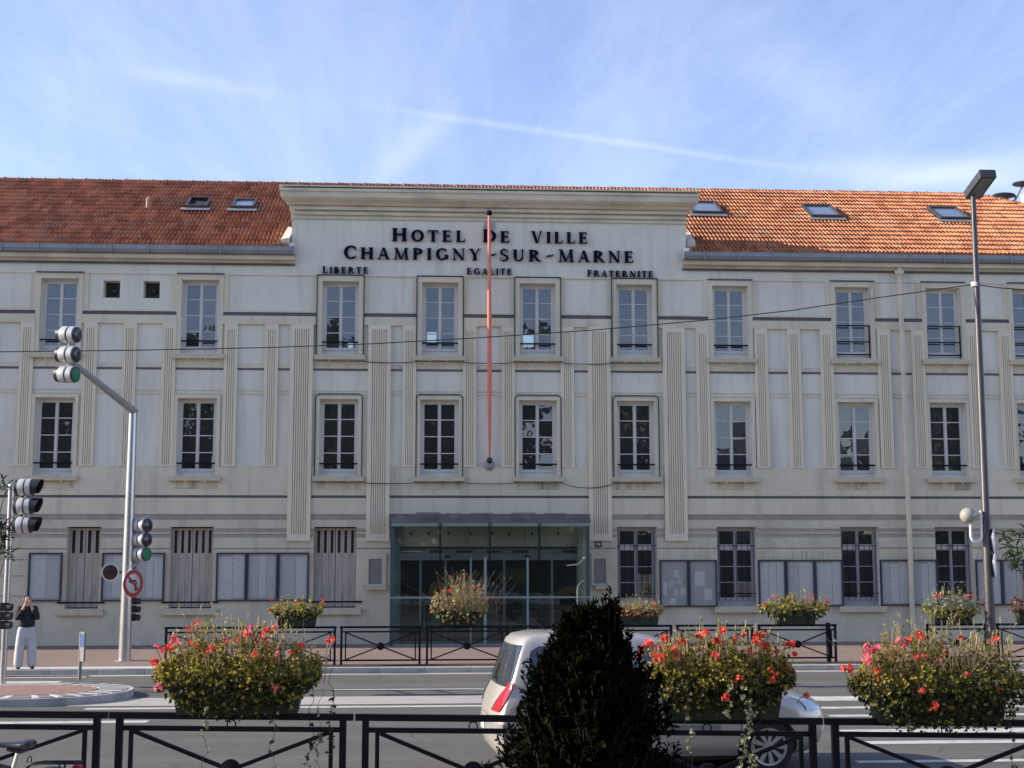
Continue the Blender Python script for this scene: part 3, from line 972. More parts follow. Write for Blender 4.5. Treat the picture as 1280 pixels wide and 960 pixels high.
def tile_field(x0, x1fn, row0=0):
    mb = MB()
    rr = random.Random(3)
    prof = [0.0, 0.004, 0.078, 0.060]
    for i in range(row0, NROW):
        s0, s1 = i / NROW, (i + 1) / NROW
        xe = min(x1fn(s0), x1fn(s1)) if x1fn(s0) != x1fn(s1) else x1fn(s0)
        n = int((xe - x0) / (PITCH_T / 4))
        vs = []
        jit = 0
        for k in range(n + 1):
            if k % 8 == 0: jit = rr.uniform(-0.004, 0.005)
            x = x0 + k * PITCH_T / 4
            h = prof[k % 4]
            vs.append(slope_pt(x, s0 - 0.006 + jit * 0.12, 0.066 + h + jit))
            vs.append(slope_pt(x, s1 + 0.01, 0.012 + h))
            vs.append(slope_pt(x, s0 - 0.006 + jit * 0.12, 0.004))
        fs = []
        for k in range(n):
            a = 3 * k
            fs.append((a, a + 3, a + 4, a + 1))
            fs.append((a + 2, a + 5, a + 3, a))
        mb.add(vs, fs)
    return mb
for x0, fn, row0 in ((XL - 0.3, lambda s: CX0 - 0.02, 0), (CX0, lambda s: CX1 + 0.03, 3), (CX1 + 0.03, lambda s: XR + 0.35 - (XR + 0.35 - HIPX0) * s, 0)):
    t_ = tile_field(x0, fn, row0).build('roof_tiles', tile_m, roof)
    t_['kind'] = 'stuff'
# ridge and hip tiles, one by one
def ridge_tile_mesh():
    mb = MB()
    n = 7
    vs = []
    for x, r in ((0, 0.125), (0.05, 0.135), (0.07, 0.108), (0.42, 0.10)):
        for k in range(n):
            a = PI * k / (n - 1)
            vs.append((x, -r * math.cos(a), r * 0.95 * math.sin(a)))
    fs = []
    for i in range(3):
        for k in range(n - 1):
            fs.append((i * n + k, (i + 1) * n + k, (i + 1) * n + k + 1, i * n + k + 1))
    mb.add(vs, fs)
    return mb.mesh('ridge_tile', tile_m, True, 40)
rid = ridge_tile_mesh()
x = XL - 0.2
while x < HIPX0 - 0.2:
    put('ridge_tile', rid, roof, (x, RY, RZ + 0.0 + rnd.uniform(-0.006, 0.006)), (0, 0, rnd.uniform(-0.02, 0.02)))
    x += 0.44
hv = Vector((XR + 0.4 - HIPX0, EY - RY, EZ - RZ))
for k in range(int(hv.length / 0.44)):
    p = Vector((HIPX0, RY, RZ)) + hv * (k * 0.44 / hv.length)
    q = hv.to_track_quat('X', 'Z')
    o = put('ridge_tile', rid, roof, p)
    o.rotation_euler = q.to_euler()
# roof windows
def roof_window(x, s, w_, h_, opened=False):
    """frame and pane lying on the slope, h_ along the slope"""
    L = math.hypot(RY - EY, RZ - EZ)
    ds = h_ / L
    mb = MB()
    def bx_(xa, xb, sa, sb, l0, l1, m_=mb):
        P_ = [slope_pt(xa, sa, l0), slope_pt(xb, sa, l0), slope_pt(xb, sb, l0), slope_pt(xa, sb, l0), slope_pt(xa, sa, l1), slope_pt(xb, sa, l1), slope_pt(xb, sb, l1), slope_pt(xa, sb, l1)]
        m_.add(P_, [(3, 2, 1, 0), (4, 5, 6, 7), (0, 1, 5, 4), (1, 2, 6, 5), (2, 3, 7, 6), (3, 0, 4, 7)])
    t = 0.075
    ts = t / L
    bx_(x - w_ / 2, x + w_ / 2, s, s + ts, 0.0, 0.22)
    bx_(x - w_ / 2, x + w_ / 2, s + ds - ts, s + ds, 0.0, 0.22)
    bx_(x - w_ / 2, x - w_ / 2 + t, s + ts, s + ds - ts, 0.0, 0.22)
    bx_(x + w_ / 2 - t, x + w_ / 2, s + ts, s + ds - ts, 0.0, 0.22)
    f = mb.build('roof_window', lampmetal_m, roof)
    g = MB()
    a, b = x - w_ / 2 + t, x + w_ / 2 - t
    bx_(a, b, s + ts, s + ds - ts, 0.165, 0.173, g)
    if opened:
        g = MB()
        bx_(a, b, s + ts, s + ds - ts, 0.15, 0.156, g)
    g.build('pane', dark_m if opened else skyl_m, f)
    ap = MB()
    bx_(x - w_ / 2 - 0.12, x + w_ / 2 + 0.10, s - 0.035, s, 0.13, 0.145, ap)
    ap.build('lead_apron', zinc_m, f)
    if opened:
        sh = MB()
        bx_(a, b, s + ds - 2.2 * ts, s + ds - ts, 0.225, 0.28, sh)
        sh.build('sash', lampmetal_m, f)
def on_slope(px, py):
    q = ray(px, py)
    n_ = Vector((0, -(RZ - EZ), (RY - EY)))
    t = n_.dot(Vector((0, EY, EZ)) - Vector((0, 0, CAM_Z))) / n_.dot(q)
    p = Vector((0, 0, CAM_Z)) + q * t
    return p.x, (p.y - EY) / (RY - EY)
for (px, py, w_, h_, opn) in ((246, 264, 0.68, 0.95, True), (304, 265, 0.70, 0.95, False), (885, 273, 0.98, 1.35, False), (1033, 278, 0.98, 1.35, False), (1194, 281, 0.98, 1.35, False)):
    xx, s_ = on_slope(px, py)
    roof_window(xx, s_, w_, h_, opn)
xx, s_ = on_slope(186, 263)
mb = MB()
p = Vector(slope_pt(xx, s_))
mb.tube([p, p + Vector((0, 0, 0.34))], 0.085, 10)
mb.lathe(p + Vector((0, 0, 0.34)), (0, 0, 1), [(0, 0.10), (0.05, 0.09), (0.12, 0.03)], 10)
mb.build('vent_pipe', ventpipe_m, roof)
# mortar verges beside the parapet
mb = MB()
for x, s, l, w_ in ((CX0 - 0.16, 0.02, 0.16, 0.13), (CX1 + 0.15, 0.05, 0.14, 0.12)):
    a = slope_pt(x - w_, s, 0.05); b = slope_pt(x + w_, s, 0.05); c = slope_pt(x + w_, s + l, 0.12); d = slope_pt(x - w_ * 0.2, s + l, 0.12)
    mb.add([a, b, c, d, tuple(Vector(a) + Vector((0, 0, 0.14))), tuple(Vector(b) + Vector((0, 0, 0.2))), tuple(Vector(c) + Vector((0, 0, 0.12))), tuple(Vector(d) + Vector((0, 0, 0.12)))],
           [(0, 1, 5, 4), (1, 2, 6, 5), (2, 3, 7, 6), (3, 0, 4, 7), (4, 5, 6, 7)])
hb(mb, 'mortar_verge', mortar_m)
# white chimney past the ridge end
chx = at_y(1277, 250, YF + 8.4).x
hb(MB().box(chx, chx + 0.9, YF + 7.6, YF + 8.4, 12.5, at_y(1276, 238, YF + 7.6).z), 'chimney', chim_m)

# downpipe
mb = MB()
mb.tube([(13.885, YF - 0.22, 10.72), (13.885, YF - 0.22, 0.1)], 0.07, 12)
mb.lathe((13.885, YF - 0.22, 10.72), (0, 0, 1), [(0, 0.075), (0.06, 0.13), (0.16, 0.14), (0.17, 0.07), (0.25, 0.06)], 12)
for z in (7.9, 6.6, 4.65, 3.2, 2.35):
    mb.lathe((13.885, YF - 0.22, z), (0, 0, 1), [(-0.04, 0.086), (0.04, 0.086)], 12)
    mb.box(13.87, 13.90, YF - 0.15, YF, z - 0.02, z + 0.02)
hb(mb, 'downpipe', pipe_m)
# ------------------------------------------------------------------ windows
def casement_meshes(w_, h_, brow=0.19, rows=4, trow=None):
    """joinery of a two-leaf casement, local frame: x across, y into the wall, z up from the sill"""
    fr = MB()
    jt, mt, top = 0.072, 0.022, 0.075
    y0, y1 = 0.20, 0.28
    fr.box(-w_ / 2, -w_ / 2 + jt, y0, y1, 0, h_)
    fr.box(w_ / 2 - jt, w_ / 2, y0, y1, 0, h_)
    fr.box(-w_ / 2 + jt, w_ / 2 - jt, y0, y1, h_ - top, h_)
    fr.box(-w_ / 2 + jt, w_ / 2 - jt, y0, y1, 0, brow)
    fr.box(-mt, mt, y0 - 0.012, y1, brow, h_ - top)
    st = 0.045
    panes = []
    for s in (-1, 1):
        a, b = (-w_ / 2 + jt, -mt) if s < 0 else (mt, w_ / 2 - jt)
        sa_, sb_ = (0.045, 0.026) if s < 0 else (0.026, 0.045)
        fr.box(a, a + sa_, y0 + 0.01, y1 - 0.01, brow, h_ - top)
        fr.box(b - sb_, b, y0 + 0.01, y1 - 0.01, brow, h_ - top)
        a, b = a + sa_ - st, b - sb_ + st
        zs = [brow + 0.0] + [brow + (h_ - top - brow) * k / rows for k in range(1, rows)] + [h_ - top]
        if trow: zs = [brow] + trow + [h_ - top]
        fr.box(a + st, b - st, y0 + 0.01, y1 - 0.01, brow, brow + 0.03)
        fr.box(a + st, b - st, y0 + 0.01, y1 - 0.01, h_ - top - 0.04, h_ - top)
        for k in range(len(zs) - 1):
            z0 = zs[k] + (0.03 if k == 0 else 0.013)
            z1 = zs[k + 1] - (0.04 if k == len(zs) - 2 else 0.013)
            panes.append((a + st, b - st, z0, z1))
            if k: fr.box(a + st, b - st, y0 + 0.015, y1 - 0.02, zs[k] - 0.013, zs[k] + 0.013)
    # weather bar
    fr.box(-w_ / 2 + 0.02, w_ / 2 - 0.02, y0 - 0.035, y0, brow - 0.05, brow - 0.01)
    return fr.mesh('window', joindark_m if trow else join_m), panes
pane_cache = {}
def pane_mesh(w_, h_):
    k = (round(w_, 3), round(h_, 3))
    if k not in pane_cache:
        pane_cache[k] = MB().box(-k[0] / 2, k[0] / 2, 0.0, 0.006, 0, k[1]).mesh('pane', glass_m)
    return pane_cache[k]
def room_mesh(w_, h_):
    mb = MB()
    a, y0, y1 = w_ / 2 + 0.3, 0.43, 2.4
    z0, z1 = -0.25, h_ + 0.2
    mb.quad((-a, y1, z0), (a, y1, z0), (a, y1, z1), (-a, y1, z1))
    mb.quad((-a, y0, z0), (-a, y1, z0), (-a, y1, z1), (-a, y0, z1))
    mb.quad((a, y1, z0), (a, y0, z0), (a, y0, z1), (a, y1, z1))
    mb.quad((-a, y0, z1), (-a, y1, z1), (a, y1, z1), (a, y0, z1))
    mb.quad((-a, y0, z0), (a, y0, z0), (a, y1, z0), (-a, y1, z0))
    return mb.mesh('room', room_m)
def wavy_curtain(x0, x1, z0, z1, y=0.36, waves=5, amp=0.02, drift=0.0):
    mb = MB()
    n = 24
    vs = []
    for j, z in enumerate((z0, z1)):
        for i in range(n + 1):
            t = i / n
            vs.append((x0 + (x1 - x0) * t + (drift * t if j == 0 else 0), y + amp * math.sin(t * waves * 2 * PI), z))
    mb.add(vs, [(i, i + 1, n + 2 + i, n + 1 + i) for i in range(n)])
    return mb.mesh('curtain', curtain_m, True)
win_sets = {}
def make_window(c, z0, w_, h_, **k):
    key = (w_, h_, k.get('rows', 4), bool(k.get('trow')))
    if key not in win_sets:
        me, panes = casement_meshes(w_, h_, k.get('brow', 0.19), k.get('rows', 4), k.get('trow'))
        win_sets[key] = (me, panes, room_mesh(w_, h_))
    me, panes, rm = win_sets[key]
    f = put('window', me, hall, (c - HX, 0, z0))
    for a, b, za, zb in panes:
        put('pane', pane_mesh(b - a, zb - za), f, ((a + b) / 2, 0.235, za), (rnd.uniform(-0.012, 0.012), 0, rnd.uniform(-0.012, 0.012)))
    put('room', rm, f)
    return f
rail_cache = {}
def guard_rail(f, w_, z, tall=False):
    k = (w_, z, tall)
    if k not in rail_cache:
        mb = MB()
        if not tall:
            mb.bar((-w_ / 2 - 0.0, 0.06, z), (w_ / 2, 0.06, z), 0.03, 0.045)
        else:
            for zz_ in (z, 0.50, 0.12):
                mb.bar((-w_ / 2, 0.05, zz_), (w_ / 2, 0.05, zz_), 0.03, 0.035)
            for s in (-1, 1):
                mb.bar((s * (w_ / 2 - 0.03), 0.05, 0.03), (s * (w_ / 2 - 0.03), 0.05, z), 0.03, 0.03)
        rail_cache[k] = mb.mesh('guard_rail', iron_m)
    put('guard_rail', rail_cache[k], f)
glow_spots = {-2.52: (0.20, 0.36, 0.19, 0.38), 0.345: (-0.37, -0.10, 0.42, 0.72), 3.175: (-0.40, -0.09, 0.30, 0.66)}  # added glowing squares set just behind three top-floor panes
for c in cols:
    f = make_window(c, 8.29, 1.05, 2.12)
    guard_rail(f, 1.05, 0.98 if c > 12 else 0.36, c > 12)
    if c in glow_spots:
        a, b, za, zb = glow_spots[c]
        put('glow_square', MB().box(a, b, 0.31, 0.33, za, zb).mesh('glow_square', glowsquare_m), f)
    f = make_window(c, 4.79, 1.10, 2.20)
    guard_rail(f, 1.10, 0.36)
    if c in (12.5, 15.235, 8.845, 6.01, 17.87):
        if c in (12.5, 17.87):
            put('curtain', wavy_curtain(-0.46, 0.46, 0.5, 2.1, waves=8), f)
        elif c == 15.235:
            put('curtain', wavy_curtain(-0.46, -0.06, 0.2, 2.1, waves=4), f)
        elif c == 8.845:
            put('curtain', wavy_curtain(-0.46, -0.12, 1.55, 2.12, waves=3), f)
            put('curtain', wavy_curtain(0.18, 0.46, 1.62, 2.12, waves=3), f)
        else:
            put('curtain', wavy_curtain(-0.40, -0.2, 0.75, 1.45, waves=2, drift=-0.18), f)
            put('curtain', wavy_curtain(0.20, 0.32, 0.85, 1.5, waves=2, drift=0.12), f)
# square openings with a dark fan behind
for a, b, z0, z1 in op_sq:
    mb = MB()
    mb.quad((a, YF + 0.35, z0), (b, YF + 0.35, z0), (b, YF + 0.35, z1), (a, YF + 0.35, z1))
    g = hb(mb, 'vent_opening', shutdark_m)
    mb = MB().lathe(((a + b) / 2, YF + 0.34, (z0 + z1) / 2), (0, -1, 0), [(0, 0.10), (0.05, 0.07), (0.06, 0.02)], 12)
    mb.build('fan_hub', blackp_m, g)
# ground floor right: casements behind iron bars
bars_cache = {}
for c, w_ in g_right:
    h_ = 2.26
    f = make_window(c, 1.10, w_, h_, brow=0.22, rows=4, trow=[0.68, 1.13, 1.60])
    if w_ not in bars_cache:
        mb = MB()
        n = 7
        for i in range(n):
            x = -w_ / 2 + 0.07 + (w_ - 0.14) * i / (n - 1)
            mb.tube([(x, 0.10, 0.16), (x, 0.10, 2.12)], 0.009, 6)
        for z in (0.36, 1.72):
            mb.bar((-w_ / 2, 0.10, z), (w_ / 2, 0.10, z), 0.012, 0.02)
        tr = MB()
        for z0_, z1_ in ((1.60, 1.76),):
            tr.box(-w_ / 2 + 0.13, -0.07, 0.215, 0.232, z0_, z1_)
            tr.box(0.07, w_ / 2 - 0.13, 0.215, 0.232, z0_, z1_)
        bars_cache[w_] = (mb.mesh('window_bars', iron_m), tr.mesh('transom_panel', join_m))
    put('window_bars', bars_cache[w_][0], f)
    put('transom_panel', bars_cache[w_][1], f)
    if c in (8.885, 12.48):
        put('curtain', wavy_curtain(-0.44, -0.36, 0.8, 1.4, waves=1), f)
    mb = MB().box(c - w_ / 2 - 0.12, c + w_ / 2 + 0.12, YF - 0.20, YF + 0.16, 0.935, 1.095)
    hb(mb, 'sill', sill_m)
# ground floor left: closed folding shutters
def shutter_leaf_mesh(w_, h_, np_):
    mb, sl_ = MB(), MB()
    pw = w_ / np_
    zt = h_ - 0.70
    for i in range(np_):
        a, b = i * pw + 0.004, (i + 1) * pw - 0.004
        mb.box(a, b, 0.0, 0.035, 0.0, zt)
        mb.box(a, a + pw * 0.26, 0.0, 0.035, zt, h_ - 0.07)
        mb.box(b - pw * 0.26, b, 0.0, 0.035, zt, h_ - 0.07)
        mb.box(a, b, 0.0, 0.035, h_ - 0.07, h_)
        z = zt + 0.03
        while z < h_ - 0.12:
            sl_.bar((a + pw * 0.26, 0.025, z), (b - pw * 0.26, 0.025, z), 0.03, 0.012)
            z += 0.065
    return mb.mesh('shutter', shut_m), sl_.mesh('louvre', shutlou_m)
for c, w_ in g_left:
    h_ = 2.26
    key = ('sh', w_)
    npl = 2 if w_ < 1.0 else 3
    if key not in win_sets:
        win_sets[key] = shutter_leaf_mesh(w_ / 2 - 0.035, h_ - 0.06, npl)
    me, lo = win_sets[key]
    mb = MB().box(c - w_ / 2, c + w_ / 2, YF + 0.30, YF + 0.36, 1.10, 3.36)
    hb(mb, 'shutter_backing', shutdark_m)
    for s in (0, 1):
        x = c - w_ / 2 + 0.03 if s == 0 else c + 0.005
        o = put('shutter', me, hall, (x - HX, 0.17, 1.13))
        put('louvre', lo, o)['kind'] = 'stuff'
    for s in (-1, 1):
        mb = MB().box(c + s * w_ / 2 - 0.03 * (s > 0), c + s * w_ / 2 + 0.03 * (s < 0), YF + 0.13, YF + 0.30, 1.10, 3.36)
        hb(mb, 'shutter_post', shut_m)
    mb = MB().box(c - w_ / 2 - 0.16, c + w_ / 2 + 0.16, YF - 0.16, YF + 0.16, 0.92, 1.095)
    hb(mb, 'sill', sill_m)
    mb = MB().bar((c - w_ / 2 - 0.18, YF - 0.09, 1.27), (c + w_ / 2 + 0.18, YF - 0.09, 1.27), 0.03, 0.05)
    for s in (-1, 1):
        mb.box(c + s * (w_ / 2 + 0.15) - 0.02, c + s * (w_ / 2 + 0.15) + 0.02, YF - 0.09, YF - 0.05, 1.25, 1.29)
    hb(mb, 'guard_bar', iron_m)

# ------------------------------------------------------------------ entrance
EX0, EX1 = -1.0, 4.62
ES = 0.8                         # how far the porch stands out
GY = YF - ES
k_ = GY / YF                     # porch front is nearer: its own measured positions
def ex(x): return x * k_ + 0.0
PX0, PX1 = EX0 * k_, EX1 * k_
cano = MB()
cano.box(PX0 - 0.06, PX1 + 0.05, GY - 0.1, YF - 0.02, 3.47, 3.545)
cano.box(PX0 - 0.04, PX1 + 0.035, GY - 0.07, YF - 0.02, 3.545, 3.70)
canopy = hb(cano, 'canopy', canopy_m)
mb = MB()
for x in (-0.3, 0.5, 1.2, 2.4, 3.3):
    mb.box(x, x + rnd.uniform(0.2, 0.7), GY - 0.04, GY + 0.3, 3.70, 3.70 + rnd.uniform(0.02, 0.05))
mb.build('peeling_felt', zinc_m, canopy)
mb = MB()
mb.box(PX0, PX1, GY - 0.06, GY + 0.02, 3.36, 3.466)
hb(mb, 'porch_beam', teal_m)
for x in (PX0 + 0.03, PX1 - 0.03):
    hb(MB().box(x - 0.045, x + 0.045, GY - 0.02, GY + 0.06, 0.1, 3.36), 'porch_post', tealdark_m)
for x in (0.389 * k_, 1.797 * k_, 3.211 * k_):
    m2 = MB().box(x - 0.03, x + 0.03, GY + 0.03, GY + 0.20, 2.42, 3.358)
    m2.lathe((x, GY - 0.03, 3.40), (0, -1, 0), [(0, 0.06), (0.06, 0.05)], 10)
    hb(m2, 'glass_fin', tealdark_m)
# front glazing of the porch with a handrail line
xs_ = [PX0 + 0.08, 1.257 * k_, 1.664 * k_, 2.868 * k_, PX1 - 0.08]
for a, b in zip(xs_[:-1], xs_[1:]):
    hb(MB().box(a + 0.01, b - 0.01, GY, GY + 0.012, 0.14, 3.34), 'porch_glass', entglass_m)
for x, w_ in ((1.257 * k_, 0.03), (1.664 * k_, 0.075), (2.868 * k_, 0.055)):
    hb(MB().box(x - w_ / 2, x + w_ / 2, GY - 0.015, GY + 0.03, 0.14, 2.5), 'porch_mullion', teal_m)
hb(MB().box(PX0 - 0.02, PX1 + 0.02, GY - 0.035, GY - 0.02, 1.375, 1.425), 'porch_rail', teal_m)
hb(MB().box(PX0, PX1, GY - 0.02, GY + 0.03, 0.095, 0.14), 'porch_threshold', teal_m)
for x in (PX0 + 0.03, PX1 - 0.03):
    hb(MB().box(x - 0.006, x + 0.006, GY + 0.07, YF - 0.05, 0.14, 3.34), 'porch_side_glass', entglass_m)
# inner wall with the sliding doors
DY = YF + 0.12
J0, J1 = -0.76, 4.30
hb(MB().box(ENT[0], J0, YF + 0.02, YF + 0.5, 0.1, 3.465), 'door_jamb', teal_m)
hb(MB().box(J1, ENT[1], YF + 0.02, YF + 0.5, 0.1, 3.465), 'door_jamb', cream_m)
hb(MB().box(J0, J1, DY, DY + 0.3, 2.80, 3.465), 'door_lintel', cream_m)
hb(MB().box(J0, J1, DY - 0.05, DY + 0.05, 2.755, 2.80), 'dark_band', blackp_m)
hb(MB().box(J0, J1, DY + 0.04, DY + 0.06, 2.60, 2.755), 'transom_glass', greyband_m)
mb = MB()
mb.box(J0 + 0.05, J0 + 0.62, DY + 0.02, DY + 0.035, 2.655, 2.685)
hb(mb, 'neon_tube', whitep_m)
rr_ = random.Random(5)
x = J0 + 0.85
while x < J1 - 0.4:
    l = rr_.uniform(0.12, 0.5)
    hb(MB().box(x, x + l, DY + 0.02, DY + 0.035, 2.635, 2.695), 'posted_strip', rr_.choice([blackp_m, blackp_m, greenbox_m, paper_m]))
    x += l + rr_.uniform(0.1, 0.45)
dh = hb(MB().box(J0, J1, DY - 0.10, DY + 0.06, 2.42, 2.60), 'door_header', greymetal_m)
for x in (0.58, 2.87):
    MB().sphere((x, DY - 0.11, 2.52), 0.06, 10, 8, (1.3, 0.7, 0.8)).build('door_sensor', blackp_m, dh, smooth=True)
mb = MB()
for x in (-0.45, 0.05, 0.62, 1.24, 1.85, 2.35, 3.0, 3.75):
    mb.lathe((x, DY - 0.02, 3.20), (0, -0.6, -0.8), [(0, 0.025), (0.07, 0.03)], 8)
hb(mb, 'spot_row', blackp_m)['kind'] = 'stuff'
dxs = [J0, -0.166, 0.544, 1.257, 1.664, 2.209, 2.868, 3.574, J1]
for a, b in zip(dxs[:-1], dxs[1:]):
    d_ = hb(MB().box(a + 0.035, b - 0.035, DY + 0.03, DY + 0.04, 0.13, 2.40), 'door_glass', entglass_m)
for x in dxs:
    hb(MB().box(x - 0.035, x + 0.035, DY, DY + 0.06, 0.1, 2.42), 'door_stile', teal_m)
hb(MB().box(J0, J1, DY, DY + 0.06, 0.1, 0.16), 'door_stile', teal_m)
lob = MB()
lx0, lx1, ly1, lz = J0 - 0.2, J1 + 0.2, YF + 5.0, 3.2
lob.quad((lx0, ly1, 0.1), (lx1, ly1, 0.1), (lx1, ly1, lz), (lx0, ly1, lz))
lob.quad((lx0, YF + 0.5, 0.1), (lx0, ly1, 0.1), (lx0, ly1, lz), (lx0, YF + 0.5, lz))
lob.quad((lx1, ly1, 0.1), (lx1, YF + 0.5, 0.1), (lx1, YF + 0.5, lz), (lx1, ly1, lz))
lob.quad((lx0, YF + 0.18, lz), (lx0, ly1, lz), (lx1, ly1, lz), (lx1, YF + 0.18, lz))
lob.quad((lx0, YF + 0.18, 0.105), (lx1, YF + 0.18, 0.105), (lx1, ly1, 0.105), (lx0, ly1, 0.105))
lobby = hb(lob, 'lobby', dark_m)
MB().box(0.2, 2.2, YF + 3.4, YF + 3.9, 0.11, 1.15).build('counter', shut_m, lobby)
MB().box(2.9, 3.0, YF + 2.8, YF + 4.6, 0.11, 2.2).build('partition', greyband_m, lobby)
# chrome pull handle and lamp on the right-hand porch post
mb = MB()
hx = PX1 - 0.35
mb.tube([(hx, GY - 0.05, 0.6), (hx, GY - 0.09, 0.75), (hx, GY - 0.09, 1.55), (hx + 0.02, GY - 0.08, 1.7), (hx + 0.12, GY - 0.05, 1.82), (hx + 0.2, GY - 0.03, 1.85)], 0.02, 8)
mb.tube([(hx - 0.28, GY - 0.05, 2.27), (hx + 0.02, GY - 0.08, 2.30), (hx + 0.2, GY - 0.08, 2.45)], 0.022, 8)
mb.sphere((hx + 0.2, GY - 0.08, 2.47), 0.06, 10, 8)
hb(mb, 'chrome_handle', steel_m, smooth=True)

# meter niches on both sides of the entrance
for x0, x1, d0, d1 in ((-1.80, -1.13, -1.59, -1.28), (4.68, 5.29, 4.77, 5.06)):
    mb = MB()
    mb.box(x0, d0 - 0.03, YF - 0.10, YF, 1.70, 2.62)
    mb.box(d1 + 0.03, x1, YF - 0.10, YF, 1.70, 2.62)
    mb.box(d0 - 0.03, d1 + 0.03, YF - 0.10, YF, 2.46, 2.62)
    mb.box(d0 - 0.03, d1 + 0.03, YF - 0.10, YF, 1.70, 1.76)
    nb = hb(mb, 'niche', base_m)
    MB().box(d0 - 0.03, d1 + 0.03, YF - 0.075, YF, 1.76, 2.46).build('niche_panel', cartrim_m, nb)
    MB().box(x0 + 0.10, x1 + 0.02, YF - 0.17, YF - 0.02, 1.60, 1.695).build('niche_ledge', sill_m, nb)
plq = hb(MB().box(4.79, 4.98, YF - 0.065, YF - 0.04, 2.79, 2.95), 'number_plate', navy_m)

# ------------------------------------------------------------------ lettering
TH, TN = 0.245, 0.11
def ring(cx, cy, rx, ry, a0, a1, n=14, tk=TH, tn=TN):
    o, i_ = [], []
    for k in range(n + 1):
        a = R(a0 + (a1 - a0) * k / n)
        o.append((cx + rx * math.cos(a), cy + ry * math.sin(a)))
        i_.append((cx + (rx - tk) * math.cos(a), cy + (ry - tn) * math.sin(a)))
    return [[o[k], o[k + 1], i_[k + 1], i_[k]] for k in range(n)]
def V(x, y0=0, y1=1, w_=TH): return [[(x - w_ / 2, y0), (x + w_ / 2, y0), (x + w_ / 2, y1), (x - w_ / 2, y1)]]
def Hh(x0, x1, y, h_=TN): return [[(x0, y), (x1, y), (x1, y + h_), (x0, y + h_)]]
def Dg(x0, y0, x1, y1, w_): return [[(x0 - w_ / 2, y0), (x0 + w_ / 2, y0), (x1 + w_ / 2, y1), (x1 - w_ / 2, y1)]]
def SF(x, y, w_=0.34): return [[(x - w_ / 2, y), (x + w_ / 2, y), (x + w_ / 2, y + 0.055), (x - w_ / 2, y + 0.055)]]
def stem(x, w_=TH, top=True, bot=True):
    return V(x, 0, 1, w_) + (SF(x, 0) if bot else []) + (SF(x, 0.945) if top else [])
def tick(x, y0, y1, w_=0.065): return [[(x - w_ / 2, y0), (x + w_ / 2, y0), (x + w_ / 2, y1), (x - w_ / 2, y1)]]
